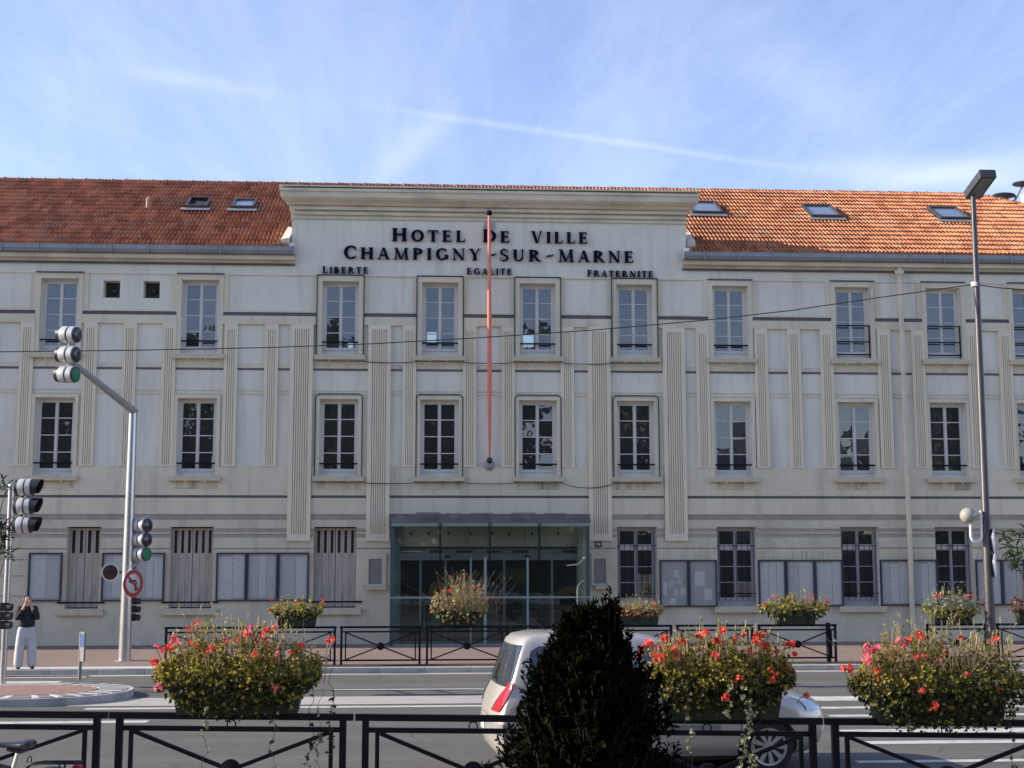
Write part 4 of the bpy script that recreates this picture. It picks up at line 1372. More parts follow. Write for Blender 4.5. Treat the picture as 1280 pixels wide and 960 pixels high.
GLY = {
 'H': (0.98, stem(0.20) + stem(0.78) + Hh(0.2, 0.78, 0.47)),
 'O': (0.96, ring(0.48, 0.5, 0.46, 0.52, 0, 360, 26)),
 'T': (0.80, V(0.40) + SF(0.40, 0) + Hh(0.02, 0.78, 0.92, 0.08) + tick(0.05, 0.76, 0.92) + tick(0.75, 0.76, 0.92)),
 'E': (0.74, stem(0.19) + Hh(0.19, 0.62, 0.92, 0.08) + Hh(0.19, 0.54, 0.47) + Hh(0.19, 0.66, 0.0, 0.08) + tick(0.60, 0.78, 0.92) + tick(0.64, 0.08, 0.24) + tick(0.53, 0.38, 0.64)),
 'F': (0.68, stem(0.19) + Hh(0.19, 0.60, 0.92, 0.08) + Hh(0.19, 0.52, 0.47) + tick(0.58, 0.76, 0.92) + tick(0.51, 0.38, 0.64)),
 'L': (0.72, stem(0.19) + Hh(0.19, 0.66, 0.0, 0.08) + tick(0.635, 0.08, 0.26)),
 'D': (0.94, stem(0.19) + ring(0.30, 0.5, 0.60, 0.5, -90, 90, 16) + Hh(0.19, 0.32, 0.925) + Hh(0.19, 0.32, 0.0)),
 'V': (0.92, Dg(0.17, 1, 0.46, 0, 0.20) + Dg(0.76, 1, 0.50, 0, 0.09) + SF(0.17, 0.945) + SF(0.76, 0.945, 0.26)),
 'I': (0.40, stem(0.20)),
 'C': (0.88, ring(0.50, 0.5, 0.46, 0.52, 48, 312, 18) + tick(0.79, 0.66, 0.92) + tick(0.79, 0.10, 0.26)),
 'G': (0.98, ring(0.50, 0.5, 0.46, 0.52, 48, 312, 18) + tick(0.79, 0.70, 0.92) + V(0.82, 0.08, 0.44) + SF(0.80, 0.40)),
 'A': (0.94, Dg(0.14, 0, 0.44, 1, 0.085) + Dg(0.78, 0, 0.46, 1, 0.20) + Hh(0.26, 0.66, 0.30) + SF(0.14, 0, 0.27) + SF(0.78, 0)),
 'M': (1.16, Dg(0.17, 0, 0.22, 1, 0.085) + Dg(0.22, 1, 0.56, 0.02, 0.19) + Dg(0.90, 1, 0.58, 0.02, 0.085) + Dg(0.97, 0, 0.91, 1, 0.19) + SF(0.17, 0, 0.28) + SF(0.97, 0) + SF(0.17, 0.945, 0.24) + SF(0.95, 0.945, 0.3)),
 'P': (0.78, stem(0.19) + ring(0.28, 0.72, 0.46, 0.28, -90, 90, 14) + Hh(0.19, 0.30, 0.925) + Hh(0.19, 0.30, 0.44)),
 'R': (0.90, stem(0.19) + ring(0.28, 0.735, 0.44, 0.265, -90, 90, 14) + Hh(0.19, 0.30, 0.925) + Hh(0.19, 0.34, 0.47) + Dg(0.78, 0, 0.38, 0.5, 0.21) + SF(0.80, 0, 0.26)),
 'B': (0.80, stem(0.19) + ring(0.28, 0.75, 0.38, 0.25, -90, 90, 14) + ring(0.28, 0.27, 0.45, 0.27, -90, 90, 14) + Hh(0.19, 0.30, 0.925) + Hh(0.19, 0.30, 0.49) + Hh(0.19, 0.30, 0.0)),
 'N': (1.00, V(0.18, 0, 1, 0.085) + Dg(0.17, 1, 0.80, 0, 0.21) + V(0.82, 0, 1, 0.085) + SF(0.18, 0, 0.28) + SF(0.82, 0.945, 0.28) + SF(0.12, 0.945, 0.2)),
 'Y': (0.88, Dg(0.15, 1, 0.42, 0.46, 0.20) + Dg(0.74, 1, 0.46, 0.46, 0.09) + V(0.44, 0, 0.50) + SF(0.44, 0) + SF(0.15, 0.945) + SF(0.74, 0.945, 0.26)),
 'S': (0.68, ring(0.33, 0.745, 0.29, 0.27, 50, 250, 12, 0.16) + ring(0.34, 0.26, 0.31, 0.28, -130, 70, 12, 0.17) + Dg(0.20, 0.62, 0.50, 0.40, 0.22) + tick(0.56, 0.72, 0.94) + tick(0.09, 0.05, 0.28)),
 'U': (0.94, V(0.20, 0.34, 1) + V(0.74, 0.34, 1, 0.085) + ring(0.455, 0.36, 0.345, 0.38, 180, 360, 14, 0.15) + SF(0.20, 0.945) + SF(0.74, 0.945, 0.28)),
 '~': (0.55, [[(0.02, 0.36), (0.18, 0.44), (0.20, 0.56), (0.03, 0.42)], [(0.18, 0.44), (0.36, 0.42), (0.38, 0.55), (0.20, 0.56)], [(0.36, 0.42), (0.54, 0.60), (0.53, 0.66), (0.38, 0.55)]]),
}
gl_me = {}
def glyph_mesh(ch, depth=0.045):
    if ch in gl_me: return gl_me[ch]
    wdt, polys = GLY[ch]
    mb = MB()
    for i, p in enumerate(polys):
        area = sum(p[k][0] * p[(k + 1) % 4][1] - p[(k + 1) % 4][0] * p[k][1] for k in range(len(p)))
        if area < 0: p = p[::-1]
        e = 0.012 * (i % 7) / 7 + 0.0007 * i
        mb.prism_xz(p, -0.09 - e, 0.02 - e * 0.5)
    me = mb.mesh('letter', lettr_m)
    gl_me[ch] = me
    return me
def word(root, text, x0, x1, z, h_, first=None, y=YF - PF - 0.045):
    hs = [(first if (i == 0 and first) else h_) for i in range(len(text))]
    gap = 0.24 * h_
    tot_ = sum(GLY[c][0] * h for c, h in zip(text, hs)) + gap * (len(text) - 1)
    kx = (x1 - x0) / tot_
    x = x0
    for c, h in zip(text, hs):
        o = put('letter', glyph_mesh(c), root, (x, y, z))
        o.scale = (h * kx, 0.5, h)
        x += (GLY[c][0] * h + gap) * kx
def line_root(name, z):
    return hb(MB().box(HX - 0.02, HX + 0.02, YF - PF - 0.004, YF - PF + 0.05, z, z + 0.02), name, panel_m)
sgn = line_root('name_lettering', 11.80)
word(sgn, 'HOTEL', -1.07, 1.08, 11.605, 0.335, 0.385)
word(sgn, 'DE', 1.57, 2.375, 11.605, 0.335, 0.375)
word(sgn, 'VILLE', 2.98, 4.66, 11.605, 0.335, 0.345)
word(sgn, 'CHAMPIGNY', -2.46, 1.52, 11.065, 0.34, 0.385)
word(sgn, '~', 1.72, 1.98, 11.065, 0.34)
word(sgn, 'SUR', 2.06, 3.27, 11.055, 0.34, 0.355)
word(sgn, '~', 3.39, 3.66, 11.055, 0.34)
word(sgn, 'MARNE', 3.77, 6.0, 11.05, 0.34, 0.37)
mot = line_root('motto_lettering', 10.75)
word(mot, 'LIBERTE', -3.05, -1.73, 10.635, 0.185, 0.20)
word(mot, 'EGALITE', 1.11, 2.43, 10.652, 0.175, 0.185)
word(mot, 'FRATERNITE', 4.63, 6.57, 10.625, 0.18, 0.195)
# house number 14
mb = MB()
mb.box(4.835, 4.853, YF - 0.072, YF - 0.06, 2.82, 2.92)
mb.box(4.872, 4.888, YF - 0.072, YF - 0.06, 2.855, 2.92)
mb.box(4.888, 4.935, YF - 0.072, YF - 0.06, 2.848, 2.866)
mb.box(4.915, 4.931, YF - 0.074, YF - 0.06, 2.82, 2.90)
mb.build('digits', whitep_m, plq)

# ------------------------------------------------------------------ flagpole on the front
fp = thing('flagpole', 'long red flagpole standing out from the middle of the town hall front', 'flagpole', (1.775, YF - 0.12, 5.22))
base = Vector((0, -0.05, 0.0)); tip = Vector((-0.045, -0.72, 7.02))
mb = MB()
mb.tube([base, base.lerp(tip, 0.08), base.lerp(tip, 0.3), base.lerp(tip, 0.6), tip], [0.028, 0.04, 0.068, 0.062, 0.04], 12)
mb.build('pole', flagred_m, fp, smooth=True)
mb = MB().sphere(tip + Vector((0, 0, 0.05)), 0.085, 12, 8)
mb.build('finial', lettr_m, fp, smooth=True)
mb = MB().lathe((0, 0.075, -0.12), (0, -1, 0), [(0, 0.15), (0.05, 0.13), (0.09, 0.08), (0.14, 0.06)], 16)
mb.build('bracket', greymetal_m, fp, smooth=True)
MB().sphere((0, -0.09, 0.02), 0.09, 10, 8).build('socket', blackp_m, fp, smooth=True)
mb = MB()
mb.tube([(0.0, 0.05, 6.90), (-0.04, -0.62, 6.86)], 0.03, 8)
mb.lathe((0.0, 0.06, 6.88), (0, -1, 0), [(0, 0.17), (0.03, 0.16)], 14)
mb.build('stay', greymetal_m, fp)

# ------------------------------------------------------------------ notice boards
def notice_board(label, x0, x1, z0, z1, splits, sheets, seed):
    t = thing('notice_board', label, 'notice board', ((x0 + x1) / 2, YF - 0.07, z0), 0, 'notice boards on the town hall front')
    ox, oz = (x0 + x1) / 2, z0
    rr = random.Random(seed)
    fr = MB()
    b = 0.035
    y0, y1 = -0.055, 0.02
    cellx = [x0] + splits + [x1]
    fr.box(x0 - ox, x1 - ox, y0, y1, 0, b)
    fr.box(x0 - ox, x1 - ox, y0, y1, z1 - z0 - b, z1 - z0)
    for i, x in enumerate(cellx):
        w_ = b if i in (0, len(cellx) - 1) else 0.085
        a = x - w_ / 2
        if i == 0: a = x
        if i == len(cellx) - 1: a = x - w_
        fr.box(a - ox, a + w_ - ox, y0 + 0.001, y1, b, z1 - z0 - b)
    fr.build('frame', boardf_m, t)
    MB().box(x0 + 0.01 - ox, x1 - 0.01 - ox, 0.0, 0.015, 0.01, z1 - z0 - 0.01).build('backing', boardb_m, t)
    for i in range(len(cellx) - 1):
        a, c = cellx[i] + 0.05, cellx[i + 1] - 0.05
        if sheets == 'strips':
            n = rr.choice([2, 3, 3])
            cut = sorted(rr.uniform(0.25, 0.75) for _ in range(n - 1))
            if n == 3: cut = [rr.uniform(0.28, 0.38), rr.uniform(0.6, 0.7)]
            cut = [0] + cut + [1]
            for k in range(n):
                xa, xb = a + (c - a) * cut[k] + 0.008, a + (c - a) * cut[k + 1] - 0.008
                p = MB().box(xa - ox, xb - ox, -0.004 - 0.002 * k, -0.001, 0.05 + rr.uniform(0, 0.05), z1 - z0 - 0.05 - rr.uniform(0, 0.08))
                p.build('paper_sheet', rr.choice([paper_m, paper_m, paper2_m]), t)
        else:
            for (u, v, uw, vh) in sheets[i]:
                xa = a + (c - a) * u
                p = MB().box(xa - ox, xa + (c - a) * uw - ox, -0.004, -0.001, (z1 - z0) * v, (z1 - z0) * (v + vh))
                p.build('paper_sheet', rr.choice([paper_m, paper2_m]), t)
    return t
notice_board('single-bay notice board of three paper strips above the standing person', -11.0, -10.09, 1.31, 2.64, [], 'strips', 1)
notice_board('notice board behind the traffic signal mast, partly hidden by the round sign', -9.0, -7.28, 1.31, 2.64, [-8.14], 'strips', 2)
notice_board('three-bay notice board between two shuttered windows, left of the entrance', -5.86, -3.29, 1.30, 2.64, [-5.02, -4.15], 'strips', 3)
notice_board('two-bay notice board with a few scattered sheets, right of the entrance', 6.63, 8.28, 1.10, 2.42, [7.46],
             [[(0.05, 0.25, 0.16, 0.28), (0.28, 0.42, 0.2, 0.14), (0.5, 0.63, 0.2, 0.15), (0.62, 0.48, 0.2, 0.13), (0.5, 0.2, 0.15, 0.18), (0.75, 0.25, 0.2, 0.15), (0.35, 0.04, 0.2, 0.14)],
              [(0.18, 0.45, 0.4, 0.3), (0.56, 0.15, 0.3, 0.24)]], 4)
notice_board('three-bay notice board full of papers between two barred windows', 9.48, 11.94, 1.10, 2.42, [10.28, 11.12], 'strips', 5)
notice_board('two-bay notice board behind the downpipe', 13.03, 14.72, 1.11, 2.42, [13.95], 'strips', 6)
notice_board('notice board behind the tall lamp post at the right', 15.85, 17.3, 1.11, 2.42, [16.62], 'strips', 7)

# ------------------------------------------------------------------ fairy-light cables on the front
def cable(name, label, pts, r=0.012, cat='cable', grp=None):
    pts = [Vector(p) for p in pts]
    o = pts[0].copy()
    mb = MB().tube([p - o for p in pts], r, 6)
    c = mb.build(name, cable_m, None, o, smooth=True)
    return tag(c, label, cat, grp)
yc = YF - 0.13
for zz_, nm, lab in ((8.06, 'top', 'thin dark cable strung under the four top-floor centre windows'), (4.60, 'mid', 'thin dark cable sagging under the four first-floor centre windows')):
    pts = []
    cs = cols[6:10]
    for i, c in enumerate(cs):
        pts += [(c - 0.62, yc - 0.10, zz_ - 0.0), (c + 0.62, yc - 0.10, zz_)]
        if i < 3:
            n = cs[i + 1] - 0.62
            sag = 0.14 if (nm == 'mid' and i == 2) else 0.025
            for k in range(1, 6):
                t = k / 6
                pts.append((c + 0.62 + (n - c - 0.62) * t, yc - 0.02, zz_ - sag * 4 * t * (1 - t)))
    cable('light_cable', lab, pts)
for i, c in enumerate(cols[6:10]):
    nth = ('far left', 'inner left', 'inner right', 'far right')[i]
    d = 0.672
    y = YF - 0.11
    cable('light_cable', 'dark light tube framing the top-floor window, %s of the four centre windows' % nth,
          [(c - d, y - 0.08, 8.09), (c - d, y, 8.3), (c - d, y, 10.58), (c + d, y, 10.58), (c + d, y, 8.3), (c + d, y - 0.08, 8.09)], 0.017, 'light tube', 'light tubes round the centre windows')
    d = 0.665
    y = YF - 0.085
    cable('light_cable', 'dark light tube framing the first-floor window, %s of the four centre windows' % nth,
          [(c - d, y - 0.10, 4.62), (c - d, y, 4.85), (c - d, y, 7.06), (c - d + 0.08, y, 7.135), (c + d - 0.08, y, 7.135), (c + d, y, 7.06), (c + d, y, 4.85), (c + d, y - 0.10, 4.62)], 0.015, 'light tube', 'light tubes round the centre windows')
# ------------------------------------------------------------------ railings
def railing(A, B, hgt, label, group, bar=1.0, ring=False):
    """St Andrew's cross barrier from A to B (top corners)"""
    A, B = Vector(A), Vector(B)
    base = Vector(((A.x + B.x) / 2, (A.y + B.y) / 2, (A.z + B.z) / 2 - hgt))
    t = thing('street_railing', label, 'railing', base, 0, group)
    a, b = A - base, B - base
    d = b - a
    L = d.length
    u = d / L
    up = Vector((0, 0, 1))
    def P(s, dz): return a + u * s - up * dz
    tb = 0.05 * bar
    ext = 0.062 if ring else 0.02
    MB().bar(P(-ext, tb / 2), P(L + ext, tb / 2), tb * 1.05, tb).build('top_rail', iron_m, t)
    MB().bar(P(0, 0.125), P(L, 0.125), 0.035 * bar, 0.038 * bar).build('mid_rail', iron_m, t)
    zb = 0.755
    MB().bar(P(0, zb), P(L, zb), 0.035 * bar, 0.038 * bar).build('bottom_rail', iron_m, t)
    for s in (0.02, L - 0.02):
        MB().bar(P(s, tb), P(s, hgt + 0.05), 0.052 * bar, 0.052 * bar, (0, 1, 0)).build('post', iron_m, t)
    ins = 0.115
    for s in (ins, L - ins):
        MB().bar(P(s, 0.14), P(s, zb - 0.015), 0.032 * bar, 0.032 * bar, (0, 1, 0)).build('upright', iron_m, t)
    c = P(L / 2, (0.14 + zb) / 2)
    nrm = u.cross(up)
    for s, z in ((ins + 0.02, 0.15), (L - ins - 0.02, 0.15), (ins + 0.02, zb - 0.02), (L - ins - 0.02, zb - 0.02)):
        MB().bar(P(s, z), c, 0.028 * bar, 0.030 * bar).build('brace', iron_m, t)
    MB().lathe(c - nrm * 0.028, nrm, [(0, 0.03), (0.008, 0.085), (0.048, 0.085), (0.056, 0.03)], 16).build('boss', iron_m, t, smooth=True)
    if ring:
        pc = P(L / 2, 0.0875)
        pts = [pc + (u * math.cos(k * PI / 8) + up * math.sin(k * PI / 8)) * 0.034 for k in range(17)]
        MB().tube(pts, 0.006, 6, False).build('ring', iron_m, t, smooth=True)
    return t
FY = 31.2
gf = 'black railings along the far pavement'
far_r = [(206, 309.5, 'railing across the street, leftmost panel beside the signal mast'),
         (314, 419, 'far railing panel carrying the flower trough left of the entrance'),
         (425, 525, 'far railing panel between the first flower trough and the straw-coloured planter'),
         (532, 634, 'far railing panel carrying the straw-coloured planter before the glass doors'),
         (640, 738, 'far railing panel mostly hidden by the car, before the right half of the doors'),
         (744, 839, 'far railing panel carrying the trough behind the evergreen shrub'),
         (845, 940, 'far railing panel behind the red geraniums, without a trough'),
         (947, 1044, 'far railing panel under the trough nearest the free-standing bollard'),
         (1157, 1232, 'short far railing panel left of the tall lamp post'),
         (1245, 1345, 'far railing panel right of the tall lamp post')]
far_things = []
for a, b, lab in far_r:
    h_ = 0.86
    ya = 785.6
    A, B = at_y(a, ya, FY), at_y(b, ya, FY)
    A.z = B.z = PAV_Z + h_
    far_things.append(railing(A, B, h_, lab, gf, 0.95))
bo = at_z(1052, 833, PAV_Z)
bt = thing('bollard', 'slim black bollard standing alone past the end of the far railing', 'bollard', (bo.x, 31.25, PAV_Z))
MB().lathe((0, 0, 0), (0, 0, 1), [(0, 0.055), (0.82, 0.055)], 12).build('shaft', iron_m, bt, smooth=True)
MB().lathe((0, 0, 0.82), (0, 0, 1), [(0, 0.055), (0.03, 0.06), (0.06, 0.05), (0.075, 0.02)], 12).build('cap', iron_m, bt, smooth=True)

ND = 10.97
def near_pt(px):
    py = 886.8 + (px - 0) * 0.0115
    return at_d(px, py, ND)
near_r = [(-185, 124, 'near railing panel behind the parked bicycle at the left edge'),
          (146, 431, 'near railing panel carrying the large left flower trough'),
          (453, 728, 'near railing panel in front of the car, left of the evergreen shrub'),
          (748, 1017, 'near railing panel behind the evergreen shrub, carrying the red geranium trough'),
          (1039, 1322, 'near railing panel carrying the flower trough at the right edge')]
near_things = []
for a, b, lab in near_r:
    A, B = near_pt(a), near_pt(b)
    near_things.append(railing(A, B, 0.87, lab, 'black railings along the near pavement', 1.03, True))

# ------------------------------------------------------------------ foliage
def leaf_poly(mb, p, d, n, L, W, fold=0.25, shape='ovate'):
    """one leaf: 4 to 6 vertices, folded along the midrib"""
    d = d.normalized()
    s = d.cross(n)
    if s.length < 1e-3: s = d.cross(Vector((0.3, 0.5, 0.8)))
    s.normalize()
    n = s.cross(d)
    o = len(mb.v)
    if shape == 'ovate':
        pts = [p, p + d * L * 0.45 + s * W / 2 + n * W * fold, p + d * L - n * L * 0.12, p + d * L * 0.45 - s * W / 2 + n * W * fold]
        mb.v += [tuple(q) for q in pts]
        mb.f += [(o, o + 1, o + 2), (o, o + 2, o + 3)]
    else:
        m1, m2 = p + d * L * 0.3, p + d * L * 0.72 - n * L * 0.03
        pts = [p, m1 + s * W / 2 + n * W * fold, m2 + s * W * 0.42 + n * W * fold, p + d * L - n * L * 0.1, m2 - s * W * 0.42 + n * W * fold, m1 - s * W / 2 + n * W * fold]
        mb.v += [tuple(q) for q in pts]
        mb.f += [(o, o + 1, o + 2, o + 3), (o, o + 3, o + 4, o + 5)]
def rvec(r):
    while True:
        v = Vector((r.uniform(-1, 1), r.uniform(-1, 1), r.uniform(-1, 1)))
        if 0.05 < v.length < 1: return v.normalized()
def flower_mesh(mat, r, nfl, rad, pet):
    mb = MB()
    lobe = rvec(r)
    for _ in range(nfl):
        v = (rvec(r) + lobe * r.uniform(0, 0.9)).normalized()
        if v.z < -0.35: v.z *= -1
        p = v * rad * r.uniform(0.35, 1.15)
        for k in range(5):
            a = 2 * PI * k / 5 + r.uniform(-0.2, 0.2)
            t1 = v.orthogonal().normalized()
            t2 = v.cross(t1)
            d = (t1 * math.cos(a) + t2 * math.sin(a)) + v * 0.35
            leaf_poly(mb, p, d, v, pet, pet * 0.75, 0.15)
    return mb.mesh('flower', mat)
rf = random.Random(21)
flower_red = [flower_mesh(petal_m, rf, 7, 0.036, 0.027) for _ in range(5)]
flower_pink = [flower_mesh(petalpink_m, rf, 8, 0.038, 0.027) for _ in range(4)]
flower_small = [flower_mesh(petal_m, rf, 3, 0.02, 0.024), flower_mesh(petalpink_m, rf, 3, 0.02, 0.024)]
def trough_mesh(L, W, H):
    mb = MB()
    t = 0.015
    vs = []
    for z, k in ((0, 0.86), (H * 0.9, 1.0), (H * 0.9, 1.04), (H, 1.04)):
        for sx, sy in ((-1, -1), (1, -1), (1, 1), (-1, 1)):
            vs.append((sx * L / 2 * (1 - (1 - k) * 0.5), sy * W / 2 * k, z))
    fs = [(3, 2, 1, 0)]
    for i in range(3):
        for k in range(4):
            fs.append((i * 4 + k, i * 4 + (k + 1) % 4, (i + 1) * 4 + (k + 1) % 4, (i + 1) * 4 + k))
    mb.add(vs, fs)
    mb.add([(sx * (L / 2 - t), sy * (W / 2 - t), H) for sx, sy in ((-1, -1), (1, -1), (1, 1), (-1, 1))], [(0, 1, 2, 3)])
    return mb
def planter(loc, L, W, H, label, group, seed, nleaf, spread, top, hang, leafsize, flowers, fsc=1.0, grass=0, gcen=None, vines=(), mats=None, rot=0.0, leaf_frac_dark=0.25, skew=0.0, gcol=None, front=0.0):
    """trough with a mound of foliage; flowers = list of (x, y, z, kind)"""
    r = random.Random(seed)
    t = thing('flower_trough', label, 'flower trough', loc, rot, group)
    tr = trough_mesh(L, W, H).build('trough', greenbox_m, t)
    MB().box(-L / 2 + 0.02, L / 2 - 0.02, -W / 2 + 0.02, W / 2 - 0.02, H + 0.002, H + 0.03).build('soil', soil_m, t)
    for s in (-L * 0.3, L * 0.3):
        MB().tube([(s, -W / 2 - 0.01, H * 0.6), (s, -W / 2 - 0.012, -0.02), (s, 0.0, -0.03)], 0.008, 6).build('hook', iron_m, t)
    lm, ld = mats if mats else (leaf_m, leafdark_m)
    A, B = MB(), MB()
    def env(x):
        return max(0.0, 1 - abs((x - skew) / (spread)) ** 2.6)
    for i in range(nleaf):
        x = r.uniform(-spread, spread) + skew
        e = env(x)
        if e <= 0.02: continue
        low = r.random()
        h = top * (0.55 + 0.45 * e) * (0.72 + 0.18 * math.sin(x * 9 + seed) * math.sin(x * 23 + 2 * seed) + 0.22 * math.sin(x * 41 + seed * 3) * r.random())
        drop = hang * (0.4 + 0.6 * r.random()) * (1.0 if abs(x - skew) > L * 0.42 else 0.75)
        ky = 0.6 + 0.4 * e
        a = r.uniform(-0.38 * PI, 1.38 * PI)      # angle round the mound section
        rr = (1 - 0.55 * r.random() ** 2.0)
        cy = (W / 2 + 0.13) * ky
        y = -math.cos(a) * cy * rr
        z = H + (math.sin(a) * h if math.sin(a) > 0 else math.sin(a) * drop * 1.4) * rr
        if abs(x) < L / 2 and abs(y) < W / 2 and z < H: z = H + 0.02
        if front and z < H * 0.75 and y < 0 and r.random() < front: continue
        if z < H + 0.05 and abs(x - skew) > spread * (0.98 - 0.55 * (H + 0.05 - z) / (hang + 0.05)): continue
        nrm = Vector((0.4 * (x - skew) / spread, -math.cos(a), math.sin(a) + 0.5))
        d = (rvec(r) + Vector((0.5 * (x - skew) / spread, -0.4, -0.25))).normalized()
        sz = leafsize * r.uniform(0.6, 1.25)
        tgt = B if r.random() < leaf_frac_dark + (0.5 if z < H + 0.03 else (0.15 if z < H + 0.12 else -0.2)) else A  # darker leaves low, lighter high: shade painted into the leaf mix
        leaf_poly(tgt, Vector((x, y, z)), d, nrm, sz, sz * 0.8, 0.2)
    fo = A.build('foliage', lm, t); fo['kind'] = 'stuff'
    fd = B.build('shade_foliage', ld, t); fd['kind'] = 'stuff'
    # stems of the flowers and the flowers
    if nleaf > 5000:
        flowers = list(flowers)
        for (x, y, z, k) in list(flowers):
            if r.random() < 0.35:
                flowers.append((x + r.gauss(0, 0.035), y + r.uniform(-0.06, 0.06), z + r.gauss(0, 0.03), {'r': 's', 'p': 'q'}.get(k, k)))
    st, A_late = MB(), MB()
    for (x, y, z, k) in flowers:
        b0 = Vector((x * 0.9 + r.uniform(-0.03, 0.03), y * 0.5, max(H * 0.5, min(H + 0.02, z - 0.08))))
        e0 = Vector((x, y, z))
        mid = b0.lerp(e0, 0.5) + Vector((r.uniform(-0.015, 0.015), 0, 0.01))
        st.tube([b0, mid, e0], 0.0035, 4, False)
        me = {'r': flower_red, 'p': flower_pink, 's': flower_small[:1], 'q': flower_small[1:]}[k]
        o = put('flower', r.choice(me), t, e0, (r.uniform(-0.4, 0.4), r.uniform(-0.4, 0.4), r.uniform(0, 6)))
        o.scale = (fsc * 0.86 * r.uniform(0.75, 1.25),) * 3
    # upright shoots that break the outline of the mound
    for i in range(int(nleaf / 75)):
        x = skew + r.uniform(-0.92, 0.92) * spread
        h = top * (0.6 + 0.4 * env(x))
        b0 = Vector((x * 0.92, r.uniform(-0.1, 0.1), H + h * 0.4))
        e0 = b0 + Vector((r.gauss(0.15 * (x - skew) / spread, 0.12), r.gauss(-0.05, 0.1), 1)).normalized() * h * r.uniform(0.5, 0.95)
        st.tube([b0, b0.lerp(e0, 0.5) + Vector((0.01, 0, 0)), e0], 0.0025, 3, False)
        for k in range(r.randint(3, 8)):
            q = b0.lerp(e0, r.uniform(0.35, 1.0))
            leaf_poly(A_late, q, rvec(r) + Vector((0, -0.2, 0.2)), rvec(r), leafsize * r.uniform(0.5, 0.95), leafsize * 0.6, 0.2)
    if A_late.v:
        al = A_late.build('shoot_leaves', lm, t); al['kind'] = 'stuff'
    if st.v:
        so_ = st.build('stems', straw_m, t); so_['kind'] = 'stuff'
    if grass:
        g = MB()
        gx, gw = gcen if gcen else (0, spread * 0.6)
        for i in range(grass):
            p = Vector((gx + r.gauss(0, gw * 0.5), r.uniform(-W / 2, W / 2), H))
            lean = Vector((r.gauss(0.0, 0.28), r.gauss(-0.1, 0.3), 1)).normalized()
            ln = top * r.uniform(0.8, 1.55)
            droop = r.uniform(0.0, 0.6)
            pts = []
            for k in range(6):
                u = k / 5
                pts.append(p + lean * ln * u + Vector((lean.x * 0.6, lean.y * 0.6, -droop * 0.35)) * ln * u * u)
            w_ = 0.0035
            vs = []
            for k, q in enumerate(pts):
                ww = w_ * (1 - 0.7 * k / 5)
                vs += [q - Vector((ww, 0, 0)), q + Vector((ww, 0, 0))]
            g.add(vs, [(2 * k, 2 * k + 1, 2 * k + 3, 2 * k + 2) for k in range(5)])
            if r.random() < 0.32:      # seed head
                q, d = pts[-1], (pts[-1] - pts[-2]).normalized()
                for m_ in range(10):
                    leaf_poly(g, q + d * 0.005 * m_, (d + rvec(r) * 0.7), rvec(r), 0.022, 0.007, 0.1)
        go = g.build('dry_grass', straw_m, t); go['kind'] = 'stuff'
    for (x, y, z0, z1, n, pale) in vines:
        v = MB()
        lf = MB()
        ns = 14
        pts = [Vector((x + 0.022 * math.sin(k * 0.9 + x * 30) + 0.01 * math.sin(k * 2.3 + x * 9), y - 0.02 * k / ns + 0.012 * math.cos(k * 1.1 + x * 20), z0 + (z1 - z0) * k / ns)) for k in range(ns + 1)]
        v.tube(pts, 0.0022, 4, False)
        nn_ = max(4, int(n * 0.30))
        for i in range(nn_):
            u = (r.random() ** 0.8) * ns
            k = min(ns - 1, int(u))
            q = pts[k].lerp(pts[k + 1], u - k)
            for m_ in range(r.choice((1, 2, 3))):
                sd_ = rvec(r) + Vector((0, -0.3, -0.3))
                leaf_poly(lf, q + rvec(r) * 0.012, sd_, Vector((r.uniform(-0.6, 0.6), -1, 0.4)), r.uniform(0.022, 0.045), r.uniform(0.018, 0.034), 0.2)
        vo = v.build('trailing_vine', shrubwood_m, t)
        l_ = lf.build('vine_leaves', leafpale_m if pale else leafdark_m, vo); l_['kind'] = 'stuff'
    return t

# positions on the near rail, all measured in the trough's own frame
def near_trough(px_c, py_bot):
    return at_d(px_c, py_bot, ND)
S_N = F_PX / ND
def fl(px, py, c, kind, y=-0.12):
    o = near_trough(*c)
    return ((px - c[0]) / S_N, y, (c[1] - py) / S_N, kind)
gn = 'flower troughs on the near railings'
c1_ = (297, 890)
F1 = [fl(x, y, c1_, k, yy) for x, y, k, yy in ((216, 799, 'p', -.1), (223, 803, 'p', -.15), (196, 809, 'p', -.1), (194, 826, 'r', -.1), (207, 812, 'r', -.12), (213, 811, 'r', -.1), (203, 857, 'p', -.2),
      (268, 811, 'r', -.2), (311, 788, 'p', -.1), (307, 793, 'r', -.1), (330, 791, 'r', -.05), (328, 797, 'r', -.1), (343, 787, 'p', -.05), (295, 800, 's', -.1), (320, 818, 's', -.2), (319, 806, 's', -.1),
      (363, 815, 'r', -.15), (349, 816, 'q', -.2), (374, 807, 'r', -.1), (407, 804, 'r', -.05), (346, 858, 'p', -.24), (243, 779, 's', -.05), (236, 787, 's', -.05), (247, 808, 's', -.1), (281, 800, 's', -.1))]
V1 = [(-0.10 + (263 - 297) / S_N * 0 - 0.12, -0.26, 0.08, -0.42, 26, True), ((345 - 297) / S_N, -0.27, 0.1, -0.42, 30, False), ((390 - 297) / S_N, -0.22, 0.30, -0.38, 60, False), ((414 - 297) / S_N, -0.15, 0.34, -0.35, 55, False), ((400 - 297) / S_N, -0.2, 0.2, -0.42, 30, True)]
planter(near_trough(*c1_), 1.02, 0.24, 0.21, 'near flower trough at left with yellowing leaves, pink and red blooms and grass seed heads', gn, 11, 8200, 0.66, 0.44, 0.30, 0.037, F1, 1.0, 80, (-0.05, 0.5), V1, skew=-0.01)
c2_ = (898, 899)
